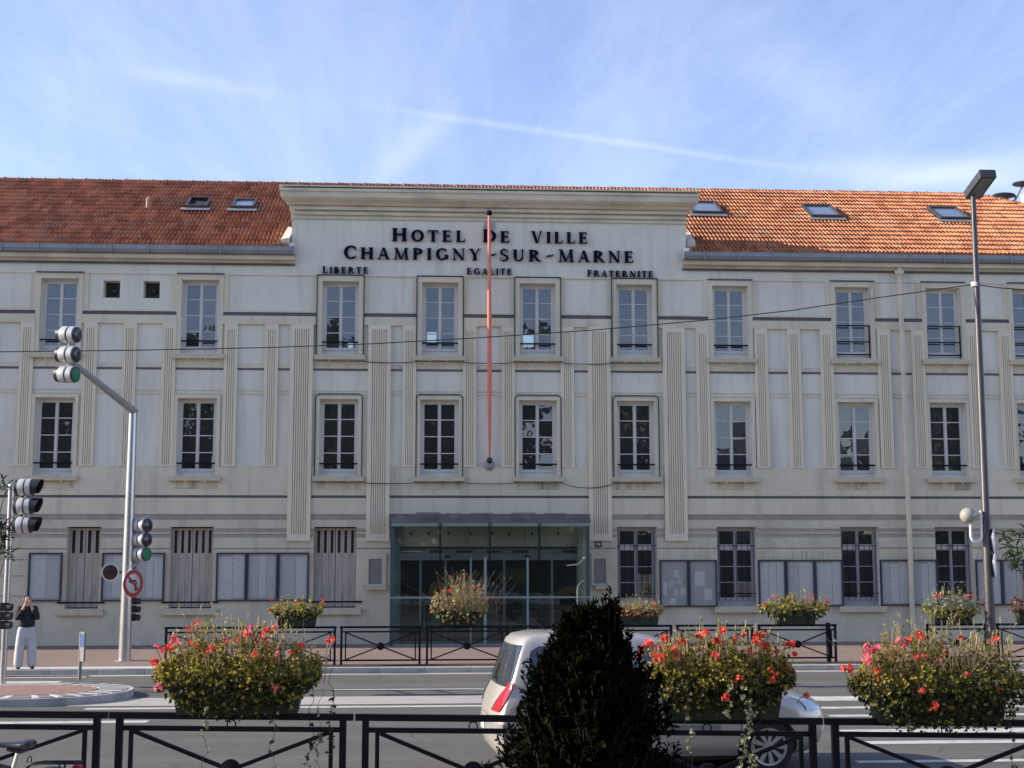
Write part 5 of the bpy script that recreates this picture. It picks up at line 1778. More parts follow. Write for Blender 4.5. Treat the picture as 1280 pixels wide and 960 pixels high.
F2 = [fl(x, y, c2_, k, yy) for x, y, k, yy in ((810, 806, 'r', -.1), (828, 799, 'r', -.1), (814, 822, 'r', -.15), (826, 822, 'r', -.15), (840, 813, 'r', -.1), (844, 820, 'r', -.12), (852, 805, 'r', -.1), (873, 798, 'r', -.05),
      (880, 793, 'r', -.1), (901, 791, 'r', -.1), (892, 802, 'r', -.15), (888, 821, 'r', -.2), (928, 797, 'r', -.1), (939, 803, 'r', -.15), (944, 802, 'r', -.1), (949, 795, 'r', -.1), (957, 810, 'r', -.1), (969, 817, 'r', -.1),
      (987, 809, 'r', -.1), (992, 819, 'r', -.1), (979, 836, 'r', -.1), (987, 842, 'r', -.1), (961, 839, 'r', -.2), (958, 849, 'r', -.22), (915, 847, 'r', -.26), (898, 869, 'r', -.3), (798, 815, 'r', -.1), (798, 832, 's', -.1), (938, 818, 's', -.1), (916, 801, 's', -.1), (1004, 870, 's', -.1), (983, 861, 's', -.1))]
V2 = [((852 - 898) / S_N, -0.29, 0.16, -0.42, 40, True), ((900 - 898) / S_N, -0.30, 0.30, 0.04, 46, True), ((920 - 898) / S_N, -0.30, 0.26, -0.45, 120, True), ((926 - 898) / S_N, -0.31, 0.20, -0.45, 110, True), ((914 - 898) / S_N, -0.30, -0.1, -0.45, 60, True)]
planter(near_trough(*c2_), 0.98, 0.24, 0.24, 'near flower trough full of bright red geraniums beside the evergreen shrub', gn, 12, 8200, 0.60, 0.42, 0.24, 0.037, F2, 1.05, 12, (0.1, 0.4), V2, leaf_frac_dark=0.32)
c3_ = (1170, 903)
F3 = [fl(x, y, c3_, k, yy) for x, y, k, yy in ((1082, 812, 'p', -.1), (1087, 817, 'p', -.12), (1076, 823, 'p', -.12), (1078, 829, 'p', -.15), (1094, 812, 'p', -.1), (1050, 838, 'r', -.1), (1057, 839, 'r', -.1), (1089, 840, 'r', -.15), (1088, 852, 'r', -.15),
      (1121, 803, 'p', -.1), (1127, 808, 'p', -.1), (1136, 803, 'r', -.08), (1147, 796, 'r', -.05), (1150, 800, 'r', -.1), (1139, 823, 'r', -.15), (1149, 823, 'r', -.15), (1178, 819, 'r', -.1), (1169, 827, 'q', -.15), (1203, 800, 'r', -.05), (1245, 804, 'r', -.05),
      (1140, 864, 'r', -.25), (1151, 881, 'r', -.28), (1238, 861, 's', -.2), (1113, 818, 's', -.1), (1198, 844, 's', -.2), (1230, 838, 'q', -.15))]
V3 = [((1248 - 1170) / S_N, -0.25, 0.1, -0.42, 40, False), ((1272 - 1170) / S_N, -0.22, 0.2, -0.42, 80, False), ((1275 - 1170) / S_N, -0.25, 0.2, -0.45, 60, False), ((1120 - 1170) / S_N, -0.24, 0.1, -0.05, 40, False)]
planter(near_trough(*c3_), 1.05, 0.24, 0.20, 'near flower trough at right with pink and red blooms, straw grass and dark ivy', gn, 13, 8800, 0.72, 0.48, 0.33, 0.037, F3, 1.0, 130, (0.1, 0.55), V3, skew=0.03, leaf_frac_dark=0.35)

# far troughs on the far railings
S_F = F_PX / (FY + 0.2)
gfar = 'flower troughs on the far railings'
far_t = [((369, 784), 0.92, 'far flower trough with red blooms at its right end, left of the entrance', 31, 900, 0.58, 0.33, 0.16, [(-30, 752 - 784, 'r'), (31, -33, 'r'), (34, -28, 'r'), (2, -30, 's'), (-20, -27, 's'), (-32, -20, 'r')], 16, None, 0.25),
         ((573, 786), 0.9, 'far planter of straw-coloured growth with tiny red blooms before the glass doors', 32, 1300, 0.62, 0.72, 0.30, [(-30, -36, 's'), (-33, -20, 's'), (-20, -42, 's'), (-6, -48, 's'), (3, -40, 's'), (18, -47, 'r'), (26, -43, 'r'), (35, -32, 'r'), (-12, -42, 'r'), (12, -38, 's')], 130, (0.1, 0.5), 0.1),
         ((797, 784), 0.92, 'far flower trough of bleached straw plants behind the evergreen shrub', 33, 700, 0.56, 0.30, 0.12, [(20, -24, 's'), (-14, -20, 's')], 110, (0.0, 0.4), 0.5),
         ((993, 785), 0.94, 'far flower trough with scattered red blooms near the free-standing bollard', 34, 1100, 0.78, 0.40, 0.26, [(-40, -24, 'r'), (-26, -33, 'r'), (-5, -29, 's'), (20, -34, 'r'), (12, -28, 's'), (40, -27, 'r'), (37, -31, 'r'), (18, -26, 's')], 24, None, 0.6),
         ((1189, 784), 0.95, 'far flower trough with pale variegated leaves beside the tall lamp post', 35, 1100, 0.66, 0.46, 0.26, [(-22, -34, 'r'), (-15, -35, 'r'), (20, -34, 'r'), (25, -33, 'r'), (38, -25, 's'), (10, -28, 's')], 60, (0.2, 0.4), 0.2),
         ((1292, 789), 0.8, 'far flower trough of russet leaves at the right edge', 36, 600, 0.52, 0.62, 0.1, [], 0, None, 0.1)]
for (px, py), L, lab, seed, n, spread, top, hang, fls, gr, gc, fq in far_t:
    o = at_y(px, 785.6, FY)
    o.z = PAV_Z + 0.86 + 0.004
    flw = [(dx / S_F, -0.15, -dy / S_F, k) for dx, dy, k in fls]
    mats = {36: (rust_m, rust_m), 35: (leafpale_m, leaf_m), 32: (strawleaf_m, leafdark_m), 33: (strawleaf_m, rust_m)}.get(seed)
    planter(o, L, 0.26, 0.27, lab, gfar, seed, n, spread, top, hang, 0.075, flw, 1.35, gr, gc, (), mats, leaf_frac_dark=0.2, front=fq)

# ------------------------------------------------------------------ the dark evergreen shrub in front
sp = at_d(742, 960, 9.0)
SX, SY = sp.x, sp.y
shr = thing('evergreen_shrub', 'dark pointed evergreen shrub standing in front of the silver car', 'shrub', (SX, SY, NEAR_Z))
S_S = F_PX / 9.0
def zsh(py): return 2.43 - (py - 700) / S_S - NEAR_Z
prof_s = [(zsh(1080), 0.775, -0.011), (zsh(953), 0.687, -0.037), (zsh(923), 0.631, -0.047), (zsh(887), 0.569, -0.034), (zsh(868), 0.527, -0.024), (zsh(850), 0.486, -0.011), (zsh(822), 0.382, -0.032), (zsh(793), 0.243, -0.021), (zsh(783), 0.227, -0.021), (zsh(768), 0.207, -0.011), (zsh(754), 0.155, 0.021)]
def shrub_r(z):
    for (z0, r0, c0), (z1, r1, c1) in zip(prof_s[:-1], prof_s[1:]):
        if z0 <= z <= z1:
            t = (z - z0) / (z1 - z0)
            return r0 + (r1 - r0) * t, c0 + (c1 - c0) * t
    return (prof_s[0][1] * max(0.3, z / max(0.01, prof_s[0][0])), 0) if z < prof_s[0][0] else (0.06, 0.03)
rs = random.Random(41)
L_ = MB()
BR = MB()
MB().tube([(0, 0, 0), (0.01, 0, 0.7), (0.02, 0, zsh(790))], 0.035, 8, r2=0.012).build('trunk', bark_m, shr, smooth=True)
ztop = zsh(755)
for i in range(1150):
    z = 0.12 + (ztop - 0.12) * rs.random() ** 0.82
    r_, c_ = shrub_r(z)
    a = rs.uniform(0, 2 * PI)
    rr = r_ * (0.55 + 0.45 * rs.random() ** 0.5) * (0.97 + 0.10 * math.sin(3 * a + z * 7) + 0.05 * rs.gauss(0, 1))
    tipp = Vector((c_ + rr * math.cos(a), rr * math.sin(a), z))
    d = Vector((math.cos(a) * 0.6, math.sin(a) * 0.6, 0.9)).normalized() + rvec(rs) * 0.25
    ln = rs.uniform(0.10, 0.18)
    BR.tube([tipp - d * ln, tipp], 0.003, 3, False)
    n = 13
    for k in range(n):
        u = k / n
        q = tipp - d * ln * (1 - u)
        ld = (d * 0.75 + rvec(rs) * 0.75).normalized()
        s_ = rs.uniform(0.030, 0.052)
        leaf_poly(L_, q, ld, rvec(rs), s_, s_ * 0.42, 0.2)
# leading shoots at the top
for px, pyb, pyt in ((762, 790, 736), (770, 790, 748), (754, 785, 746), (700, 800, 776), (742, 775, 752), (726, 785, 760), (690, 815, 795), (668, 865, 842), (650, 900, 878), (676, 842, 822), (800, 835, 812), (786, 815, 792), (822, 870, 846)):
    a_ = at_d(px - 3, pyb, 8.95) - Vector((SX, SY, NEAR_Z)); b_ = at_d(px, pyt, 8.95) - Vector((SX, SY, NEAR_Z))
    d = (b_ - a_)
    BR.tube([a_, b_], 0.004, 4, False)
    for k in range(34):
        q = a_ + d * rs.random()
        s_ = rs.uniform(0.035, 0.06)
        leaf_poly(L_, q, d.normalized() * 0.8 + rvec(rs) * 0.65, rvec(rs), s_, s_ * 0.36, 0.2)
# dark twiggy heart so that no daylight shows right through the middle
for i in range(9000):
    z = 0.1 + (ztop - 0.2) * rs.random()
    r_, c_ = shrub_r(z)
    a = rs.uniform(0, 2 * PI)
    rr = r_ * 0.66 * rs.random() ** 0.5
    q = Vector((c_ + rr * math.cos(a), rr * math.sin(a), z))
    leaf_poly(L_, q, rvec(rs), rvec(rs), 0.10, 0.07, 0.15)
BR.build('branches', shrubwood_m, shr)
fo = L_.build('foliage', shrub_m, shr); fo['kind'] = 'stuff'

# ------------------------------------------------------------------ potted oleanders reaching in at both edges
def oleander(label, px, d, clusters, seed, leafL):
    o = at_d(px, 1000, d)
    zb = NEAR_Z if o.y < NEAR_KERB_Y else 0.0
    t = thing('oleander', label, 'shrub', (o.x, o.y, zb), 0, None)
    base = Vector((o.x, o.y, zb))
    r = random.Random(seed)
    pot = MB().lathe((0, 0, 0), (0, 0, 1), [(0, 0.20), (0.05, 0.22), (0.42, 0.29), (0.45, 0.31), (0.50, 0.31), (0.50, 0.27), (0.46, 0.26)], 20)
    pot.build('pot', redpave_m, t, smooth=True)
    br, lf = MB(), MB()
    for (cx, cy, n, rad) in clusters:
        e = at_d(cx, cy, d + r.uniform(-0.25, 0.25)) - base
        m_ = Vector((e.x * 0.25, e.y * 0.25, e.z * 0.55))
        br.tube([(0, 0, 0.45), m_, e], 0.012, 6, False, r2=0.004)
        for k in range(n):
            dd = rvec(r)
            dd.z = dd.z * 0.7 + 0.1
            q = e + rvec(r) * rad * 0.35 - Vector((0, 0, rad * 0.2))
            leaf_poly(lf, q, dd, Vector((0, -0.4, 1)), leafL * r.uniform(0.7, 1.2), leafL * 0.19, 0.2, 'lance')
    br.build('branch', bark_m, t, smooth=True)
    l_ = lf.build('foliage', oleander_m, t); l_['kind'] = 'stuff'
oleander('potted dark-leaved shrub reaching in behind the left-hand signal head', -60, 14.0,
         [(2, 598, 4, 0.06), (8, 606, 5, 0.10), (6, 665, 26, 0.14), (-2, 680, 26, 0.16), (8, 690, 16, 0.12), (-15, 650, 30, 0.2), (-35, 620, 26, 0.2), (-30, 690, 26, 0.2), (-60, 640, 30, 0.2), (2, 655, 10, 0.1)], 51, 0.125)
oleander('potted dark-leaved shrub reaching in at the right edge beside the lamp post', 1345, 14.0,
         [(1272, 668, 20, 0.12), (1262, 685, 14, 0.1), (1255, 672, 10, 0.08), (1275, 690, 22, 0.14), (1271, 708, 16, 0.12), (1290, 660, 26, 0.16), (1300, 700, 26, 0.18), (1330, 660, 30, 0.2), (1360, 690, 30, 0.2)], 52, 0.125)
# ------------------------------------------------------------------ traffic signals
def signal_bodies(c, ax, rad, dep, n, gap, visor=False):
    """n round lamp housings stacked downwards; ax points out of the lens"""
    ax = Vector(ax).normalized()
    body, band, lens, vis = MB(), MB(), [], MB()
    for i in range(n):
        p = Vector(c) - Vector((0, 0, gap * i))
        band.lathe(p, ax, [(-dep * 0.62, rad * 0.62), (-dep * 0.58, rad * 0.93), (-dep * 0.36, rad * 1.0)], 20)
        body.lathe(p, ax, [(-dep * 0.355, rad * 1.0), (-dep * 0.30, rad * 1.03), (-dep * 0.02, rad * 1.03), (0.0, rad * 0.97)], 20)
        band.lathe(p, ax, [(0.001, rad * 0.9), (dep * 0.08, rad * 0.9)], 20)
        body.lathe(p, ax, [(dep * 0.08, rad * 0.97), (dep * 0.10, rad * 1.03), (dep * 0.36, rad * 1.02), (dep * 0.40, rad * 0.94)], 20)
        band.lathe(p, ax, [(dep * 0.40, rad * 0.95), (dep * 0.47, rad * 0.92)], 20)
        lens.append(MB().lathe(p, ax, [(dep * 0.472, rad * 0.86), (dep * 0.50, rad * 0.8), (dep * 0.54, rad * 0.45), (dep * 0.55, rad * 0.05)], 20))
        if i < n - 1:
            body.lathe(p - Vector((0, 0, gap / 2)) , (0, 0, 1), [(-gap * 0.09, 0.03), (gap * 0.09, 0.03)], 8)
        if visor:
            side = ax.cross(Vector((0, 0, 1))).normalized()
            vs = []
            for j, (l0, l1) in enumerate(((dep * 0.42, dep * 1.0),)):
                m_ = 12
                for k in range(m_ + 1):
                    a = -0.25 * PI + 1.5 * PI * k / m_
                    rd = side * math.cos(a) + Vector((0, 0, 1)) * math.sin(a)
                    lf = 0.35 + 0.65 * (0.5 + 0.5 * math.sin(a))
                    vs += [p + ax * l0 + rd * rad * 1.0, p + ax * (l0 + (l1 - l0) * lf) + rd * rad * 0.97]
                vis.add(vs, [(2 * k, 2 * k + 2, 2 * k + 3, 2 * k + 1) for k in range(m_)])
    return body, band, lens, vis
def add_signal(par, c, ax, rad, dep, n, gap, lens_mats, visor=False, name='signal_head'):
    body, band, lens, vis = signal_bodies(c, ax, rad, dep, n, gap, visor)
    h = body.build(name, whitep_m if False else steelhead_m, par, smooth=True)
    band.build('housing_ring', blackp_m, h, smooth=True)
    for l, m_ in zip(lens, lens_mats):
        l.build('lens', m_, h, smooth=True)
    if visor: vis.build('visor', blackp_m, h, smooth=True)
    return h
steelhead_m = M('signal_housing', (0.50, 0.50, 0.49), 0.35, 0.08, 3.0, metallic=0.15, coat=0.3)

mb_ = at_z(154.5, 829, PAV_Z)
mx_, my_ = mb_.x, 33.0
p0 = at_y(154.5, 829, my_)
mast = thing('traffic_signal_mast', 'tall bright metal signal mast with an arm carrying three lamps over the road', 'traffic light', (p0.x, my_, PAV_Z))
def ml(v): return Vector(v) - Vector((p0.x, my_, PAV_Z))
ztop_m = at_y(167, 512, my_).z
MB().tube([(0, 0, 0), (0, 0, 0.6), (0, 0, ztop_m - PAV_Z)], [0.145, 0.14, 0.095], 20).build('pole', steel_m, mast, smooth=True)
MB().lathe((0, 0, 0), (0, 0, 1), [(0, 0.22), (0.02, 0.22), (0.03, 0.16)], 20).build('base_plate', steel_m, mast, smooth=True)
a_end = at_d(91, 452, 27.3)
a0 = Vector((0, 0, ztop_m - PAV_Z + 0.0))
arm_end = ml(a_end)
MB().tube([a0 - (arm_end - a0).normalized() * 0.12, a0.lerp(arm_end, 0.5), arm_end], 0.095, 16, True, 0.06).build('arm', greymetal_m, mast, smooth=True)
hc = ml(at_d(87, 417, 27.0))
hg = (Vector(at_d(87, 417, 27.0)) - Vector(at_d(85, 467.5, 27.0))).z / 2
add_signal(mast, hc, (1, -0.36, -0.06), 0.165, 0.40, 3, hg, [darklens_m, darklens_m, greenlamp_m])
hc = ml(at_d(177, 655.5, 32.4))
hg = (at_d(179, 655.5, 32.4) - at_d(178, 691.5, 32.4)).z / 2
add_signal(mast, hc, (1, -0.62, 0), 0.175, 0.40, 3, hg, [darklens_m, darklens_m, greenlamp_m])
MB().tube([(0.09, -0.05, hc.z - 2 * hg - 0.30), hc + Vector((-0.05, 0, -2 * hg - 0.18))], 0.045, 8).build('bracket', greymetal_m, mast, smooth=True)
for z in (hc.z + 0.1, hc.z - 2 * hg):
    MB().tube([(0, 0, z), (hc.x - 0.08, hc.y, z)], 0.025, 8).build('bracket', greymetal_m, mast, smooth=True)
# round flashing lamp on the left facing the road
rc = ml(at_d(137.5, 714, 32.2))
rl = MB().lathe(rc, (0, -1, 0), [(-0.10, 0.09), (-0.08, 0.18), (0.02, 0.212), (0.03, 0.212), (0.032, 0.175)], 22).build('warning_lamp', steelhead_m, mast, smooth=True)
MB().lathe(rc, (0, -1, 0), [(0.033, 0.175), (0.038, 0.12), (0.042, 0.03)], 22).build('lens', amberlens_m, rl, smooth=True)
MB().tube([rc + Vector((0.1, 0.05, 0)), (0, 0, rc.z)], 0.03, 8).build('bracket', blackp_m, mast, smooth=True)
# small repeater lights low on the pole
pc = at_d(166.5, 750, 32.25)
pedb = MB()
pt = ml(pc)
for i in range(3):
    q = pt - Vector((0, 0, 0.19 * i))
    pedb.box(q.x - 0.06, q.x + 0.05, q.y - 0.05, q.y + 0.08, q.z - 0.085, q.z + 0.085)
    pedb.lathe(q + Vector((0.05, 0, 0.0)), (1, -0.3, -0.1), [(0, 0.07), (0.10, 0.075)], 12)
ph = pedb.build('repeater_light', blackp_m, mast)
MB().box(pt.x - 0.10, pt.x - 0.062, pt.y - 0.04, pt.y + 0.06, pt.z - 0.45, pt.z + 0.06).build('bracket', steel_m, mast)

# round no-left-turn sign on the mast
sc_ = at_d(165.5, 728, 31.95)
sg = thing('no_left_turn_sign', 'round white sign with red rim and black left arrow fixed to the signal mast', 'traffic sign', sc_)
sa = R(57)
ax_ = Vector((math.sin(sa), -math.cos(sa), 0))
sd_ = Vector((math.cos(sa), math.sin(sa), 0))
upz = Vector((0, 0, 1))
MB().lathe((0, 0, 0), ax_, [(-0.012, 0.315), (0.0, 0.325), (0.006, 0.325), (0.010, 0.315)], 32).build('plate', steelhead_m, sg, smooth=True)
def ring_flat(c, ax, r0, r1, off, th, n=36):
    mb = MB()
    a = ax.cross(upz).normalized()
    vs = []
    for k in range(n):
        d = a * math.cos(2 * PI * k / n) + upz * math.sin(2 * PI * k / n)
        vs += [c + ax * off + d * r0, c + ax * off + d * r1, c + ax * (off + th) + d * r0, c + ax * (off + th) + d * r1]
    fs = []
    for k in range(n):
        i, j = 4 * k, 4 * ((k + 1) % n)
        fs += [(i + 2, i + 3, j + 3, j + 2), (i, j, j + 1, i + 1), (i + 1, j + 1, j + 3, i + 3), (i, i + 2, j + 2, j)]
    mb.add(vs, fs)
    return mb
ring_flat(Vector((0, 0, 0)), ax_, 0.225, 0.318, 0.0105, 0.004).build('red_rim', red_m, sg)
def sp_(u, v, o): return sd_ * u + upz * v + ax_ * o
arr = MB()
def flat(mb, poly, o, th):
    n = len(poly)
    mb.add([sp_(u, v, o) for u, v in poly] + [sp_(u, v, o + th) for u, v in poly], [tuple(range(n - 1, -1, -1)), tuple(range(n, 2 * n))] + [(i, (i + 1) % n, (i + 1) % n + n, i + n) for i in range(n)])
flat(arr, [(0.05, -0.17), (0.11, -0.17), (0.11, 0.03), (0.05, 0.0)], 0.0106, 0.004)
flat(arr, [(0.11, 0.03), (0.06, 0.085), (-0.06, 0.085), (-0.06, 0.03), (0.04, 0.03)], 0.0106, 0.0035)
flat(arr, [(-0.06, 0.13), (-0.17, 0.057), (-0.06, -0.015)], 0.0106, 0.003)
arr.build('arrow', blackp_m, sg)
ba = MB()
flat(ba, [(-0.19, 0.14), (-0.15, 0.18), (0.19, -0.14), (0.15, -0.18)], 0.0146, 0.003)
ba.build('red_bar', red_m, sg)
MB().tube([ax_ * -0.012, ax_ * -0.22 + Vector((0, 0.40, 0))], 0.02, 8).build('clamp', steel_m, sg)

# left-hand signal on the island, post at the very edge of the picture
pL = at_d(2, 858, 25.6)
sigL = thing('traffic_signal', 'signal post at the left edge with three hooded lamps facing right', 'traffic light', (pL.x, pL.y, 0.142))
def sl_(v): return Vector(v) - Vector((pL.x, pL.y, 0.142))
ztl = at_d(4, 604, 25.6).z - 0.142
MB().tube([(0, 0, 0), (0, 0, ztl)], 0.06, 14).build('post', steel_m, sigL, smooth=True)
MB().sphere((0, 0, ztl), 0.06, 12, 8).build('post_cap', steel_m, sigL, smooth=True)
hc = sl_(at_d(32.0, 607.5, 25.2))
hg = (at_d(32.5, 607.5, 25.2) - at_d(32.5, 655, 25.2)).z / 2
add_signal(sigL, hc, (1, -0.10, 0), 0.155, 0.31, 3, hg, [darklens_m] * 3, True)
for z in (hc.z - 0.5 * hg, hc.z - 1.5 * hg):
    MB().bar((0, 0, z), (hc.x - 0.05, hc.y, z), 0.04, 0.04).build('bracket', blackp_m, sigL)
bb = MB()
pp = sl_(at_d(5, 757, 25.5))
for i in range(3):
    q = pp - Vector((0, 0, 0.165 * i))
    bb.box(q.x - 0.07, q.x + 0.06, q.y - 0.05, q.y + 0.06, q.z - 0.078, q.z + 0.078)
    bb.lathe(q + Vector((0.06, 0, 0)), (1, -0.2, -0.12), [(0, 0.066), (0.08, 0.072)], 12)
bb.build('repeater_light', MATS['dark_amber_lens'] if False else blackp_m, sigL)

# small keep-clear plate on the island, seen nearly edge on
q = at_d(98, 859, 26.4)
isn = thing('island_sign', 'small upright blue-backed sign plate on a short post on the traffic island', 'traffic sign', (q.x, q.y, 0.142))
hz = at_d(98, 789, 26.4).z - 0.142
z2 = at_d(98, 825, 26.4).z - 0.142
MB().tube([(0, 0, 0), (0, 0, hz)], 0.035, 12).build('post', cartrim_m, isn, smooth=True)
ang = R(62)
du = Vector((math.cos(ang) * 0.30, -math.sin(ang) * 0.30, 0))
nn = Vector((du.y, -du.x, 0)).normalized()
mb = MB()
outer = []
for u, v in ((0.02, z2), (0.95, z2), (1, z2 + 0.03), (1, hz - 0.03), (0.95, hz), (0.05, hz + 0.01), (0.0, hz - 0.03), (0, z2 + 0.03)):
    outer.append(du * u + upz * v)
n = len(outer)
mb.add([p + nn * 0.018 for p in outer] + [p - nn * 0.018 for p in outer], [tuple(range(n)), tuple(range(2 * n - 1, n - 1, -1))] + [(i, i + n, (i + 1) % n + n, (i + 1) % n) for i in range(n)])
mb.build('plate', cartrim_m, isn)
mb = MB()
for s in (1, -1):
    mb.add([du * u + upz * v + nn * 0.020 * s for u, v in ((0.12, (z2 + hz) / 2), (0.93, (z2 + hz) / 2 - 0.0), (0.93, hz - 0.04), (0.12, hz - 0.03))], [(0, 1, 2, 3)])
mb.build('blue_face', M('blue_sign_face', (0.04, 0.09, 0.26), 0.4, 0.15), isn)

# ------------------------------------------------------------------ street lamps
q = at_y(1237, 832, 31.0)
lx, ly = at_y(1230, 640, 31.0).x, 31.0
lamp = thing('street_lamp', 'tall dark lamp post at right with a tilted box lantern on top', 'street lamp', (lx, ly, PAV_Z))
def ll(v): return Vector(v) - Vector((lx, ly, PAV_Z))
tp = ll(at_y(1217, 246, ly))
bp = ll(at_y(1237.5, 800, ly)); bp = Vector((bp.x, 0, 0))
MB().tube([bp, bp.lerp(tp, 0.3), bp.lerp(tp, 0.305), tp], [0.115, 0.105, 0.09, 0.062], 16).build('pole', lampmetal_m, lamp, smooth=True)
# lantern: long box running towards the road
lw, ll_, lh = 0.38, 1.0, 0.20
mb = MB()
c0 = tp + Vector((-0.02, 0, 0.0))
dirv = Vector((0.0, -1.0, 0.27)).normalized()
sid = Vector((1, 0.0, 0)).normalized()
upv = sid.cross(dirv) * 1.0
if upv.z < 0: upv = -upv
def lb(u, v, w_): return c0 + sid * u + dirv * v + upv * w_
vs = [lb(-0.12, -0.15, 0.0), lb(-0.12 + lw, -0.15, 0.0), lb(-0.12 + lw, ll_ - 0.15, 0.0), lb(-0.12, ll_ - 0.15, 0.0),
      lb(-0.12, -0.15, lh), lb(-0.12 + lw, -0.15, lh), lb(-0.12 + lw, ll_ - 0.15, lh), lb(-0.12, ll_ - 0.15, lh)]
mb.add(vs, [(3, 2, 1, 0), (4, 5, 6, 7), (0, 1, 5, 4), (1, 2, 6, 5), (2, 3, 7, 6), (3, 0, 4, 7)])
lan = mb.build('lantern', lampmetal_m, lamp)
mb = MB()
mb.add([lb(-0.12 + 0.05, -0.08, -0.006), lb(-0.12 + lw - 0.05, -0.08, -0.006), lb(-0.12 + lw - 0.05, ll_ - 0.22, -0.006), lb(-0.12 + 0.05, ll_ - 0.22, -0.006),
        lb(-0.12 + 0.05, -0.08, 0.0), lb(-0.12 + lw - 0.05, -0.08, 0.0), lb(-0.12 + lw - 0.05, ll_ - 0.22, 0.0), lb(-0.12 + 0.05, ll_ - 0.22, 0.0)],
       [(3, 2, 1, 0), (0, 1, 5, 4), (1, 2, 6, 5), (2, 3, 7, 6), (3, 0, 4, 7)])
mb.build('lens', cartrim_m, lan)
wz = ll(at_y(1218.5, 357, ly))
mb = MB().lathe(wz, (0, 0, 1), [(-0.05, 0.085), (0.05, 0.085)], 12)
mb.build('wire_clamp', whitep_m, lamp)
# globe lamp on a curved white bracket
gc = ll(at_y(1209.5, 646, ly - 0.05))
gl_ = MB().sphere(gc, 0.185, 20, 14).build('globe', globe_m, lamp, smooth=True)
bz = ll(at_y(1213, 658, ly - 0.05))
pts = []
x_l, x_r = ll(at_y(1211.5, 655, ly)).x, ll(at_y(1225, 655, ly)).x
z_t, z_b = ll(at_y(1212, 656, ly)).z, ll(at_y(1218, 679, ly)).z
rad = (x_r - x_l) / 2
pts.append((x_l, -0.05, z_t))
for k in range(9):
    a = PI + PI * k / 8
    pts.append((x_l + rad + rad * math.cos(a), -0.05, z_b + rad + rad * math.sin(a)))
pts.append((x_r, -0.05, ll(at_y(1225, 640, ly)).z))
MB().tube(pts, 0.032, 10).build('globe_bracket', whitep_m, lamp, smooth=True)
for py in (647, 659):
    z = ll(at_y(1226, py, ly)).z
    MB().tube([(x_r, -0.05, z), (x_r + 0.13, 0, z)], 0.018, 8).build('clamp', whitep_m, lamp, smooth=True)
# two sign plates seen edge on from behind the post
for py, h_, lab in ((677, 0.29, 'upper round sign plate seen edge on behind the tall lamp post'), (708, 0.30, 'lower round sign plate seen edge on behind the tall lamp post')):
    c = at_y(1241.5 if py < 690 else 1243, py, ly + 0.02)
    s = thing('edge_on_sign', lab, 'traffic sign', c)
    ax = Vector((0.89, -0.455, 0)).normalized()
    MB().lathe((0, 0, 0), ax, [(0, h_), (0.012, h_), (0.014, h_ * 0.97)], 28).build('face', whitep_m, s, smooth=True)
    MB().lathe((0, 0, 0), ax, [(-0.03, h_ * 0.96), (-0.001, h_)], 28).build('plate', navy_m, s, smooth=True)
    MB().tube([(-0.02, 0, 0), (-0.16, 0, 0.0)], 0.02, 6).build('clamp', steel_m, s)

# double disc lamp standing behind the building
dq = at_d(1262, 247, 52)
dl = thing('disc_lamp', 'twin flat disc street lamp showing over the roof at the right', 'street lamp', (dq.x, dq.y, 0.0))
MB().tube([(0.1, 0, 0), (0.1, 0, dq.z - 0.35)], 0.09, 10, True, 0.06).build('pole', greymetal_m, dl, smooth=True)
for (px, py, w_) in ((1255.5, 246.5, 0.44), (1280, 232, 0.42)):
    c = at_d(px, py, 52) - Vector((dq.x, dq.y, 0))
    MB().lathe(c, (0.05, -0.06, 1), [(-0.07, w_ * 0.55), (-0.03, w_ * 0.95), (0.0, w_), (0.05, w_ * 0.9), (0.10, w_ * 0.45)], 24).build('disc_head', M('dark_lamp_head', (0.035, 0.035, 0.05), 0.35, 0.1) if 'dark_lamp_head' not in MATS else MATS['dark_lamp_head'], dl, smooth=True)
    MB().tube([(0.1, 0, dq.z - 0.4), Vector((0.1, 0, dq.z - 0.4)).lerp(c, 0.6) + Vector((0, 0, 0.05)), c], 0.05, 8).build('lamp_arm', greymetal_m, dl, smooth=True)

# overhead wires
def wire(label, pts, r=0.013):
    o = Vector(pts[0])
    mb = MB().tube([Vector(p) - o for p in pts], r, 6)
    w_ = mb.build('overhead_wire', cable_m, None, o, smooth=True)
    tag(w_, label, 'wire', 'overhead wires')
ctrl = [(1218, 357), (1100, 373), (989, 389), (880, 401), (740, 413), (600, 422), (470, 429), (340, 433.5), (170, 436.5), (0, 438), (-200, 437), (-420, 431)]
wire('long thin overhead wire running left from the lamp post across the whole front', [at_y(x, y, ly) for x, y in ctrl])
wire('short overhead wire running right from the lamp post out of view', [at_y(1218, 357, ly), at_y(1250, 361.5, ly), at_y(1285, 364, ly), at_y(1400, 368, ly)])
pw = at_y(-425, 430, ly)
pwt = thing('wire_post', 'slim wire post beyond the left edge', 'post', (pw.x, ly, PAV_Z))
MB().tube([(0, 0, 0), (0, 0, pw.z + 0.3)], 0.09, 12).build('shaft', lampmetal_m, pwt, smooth=True)
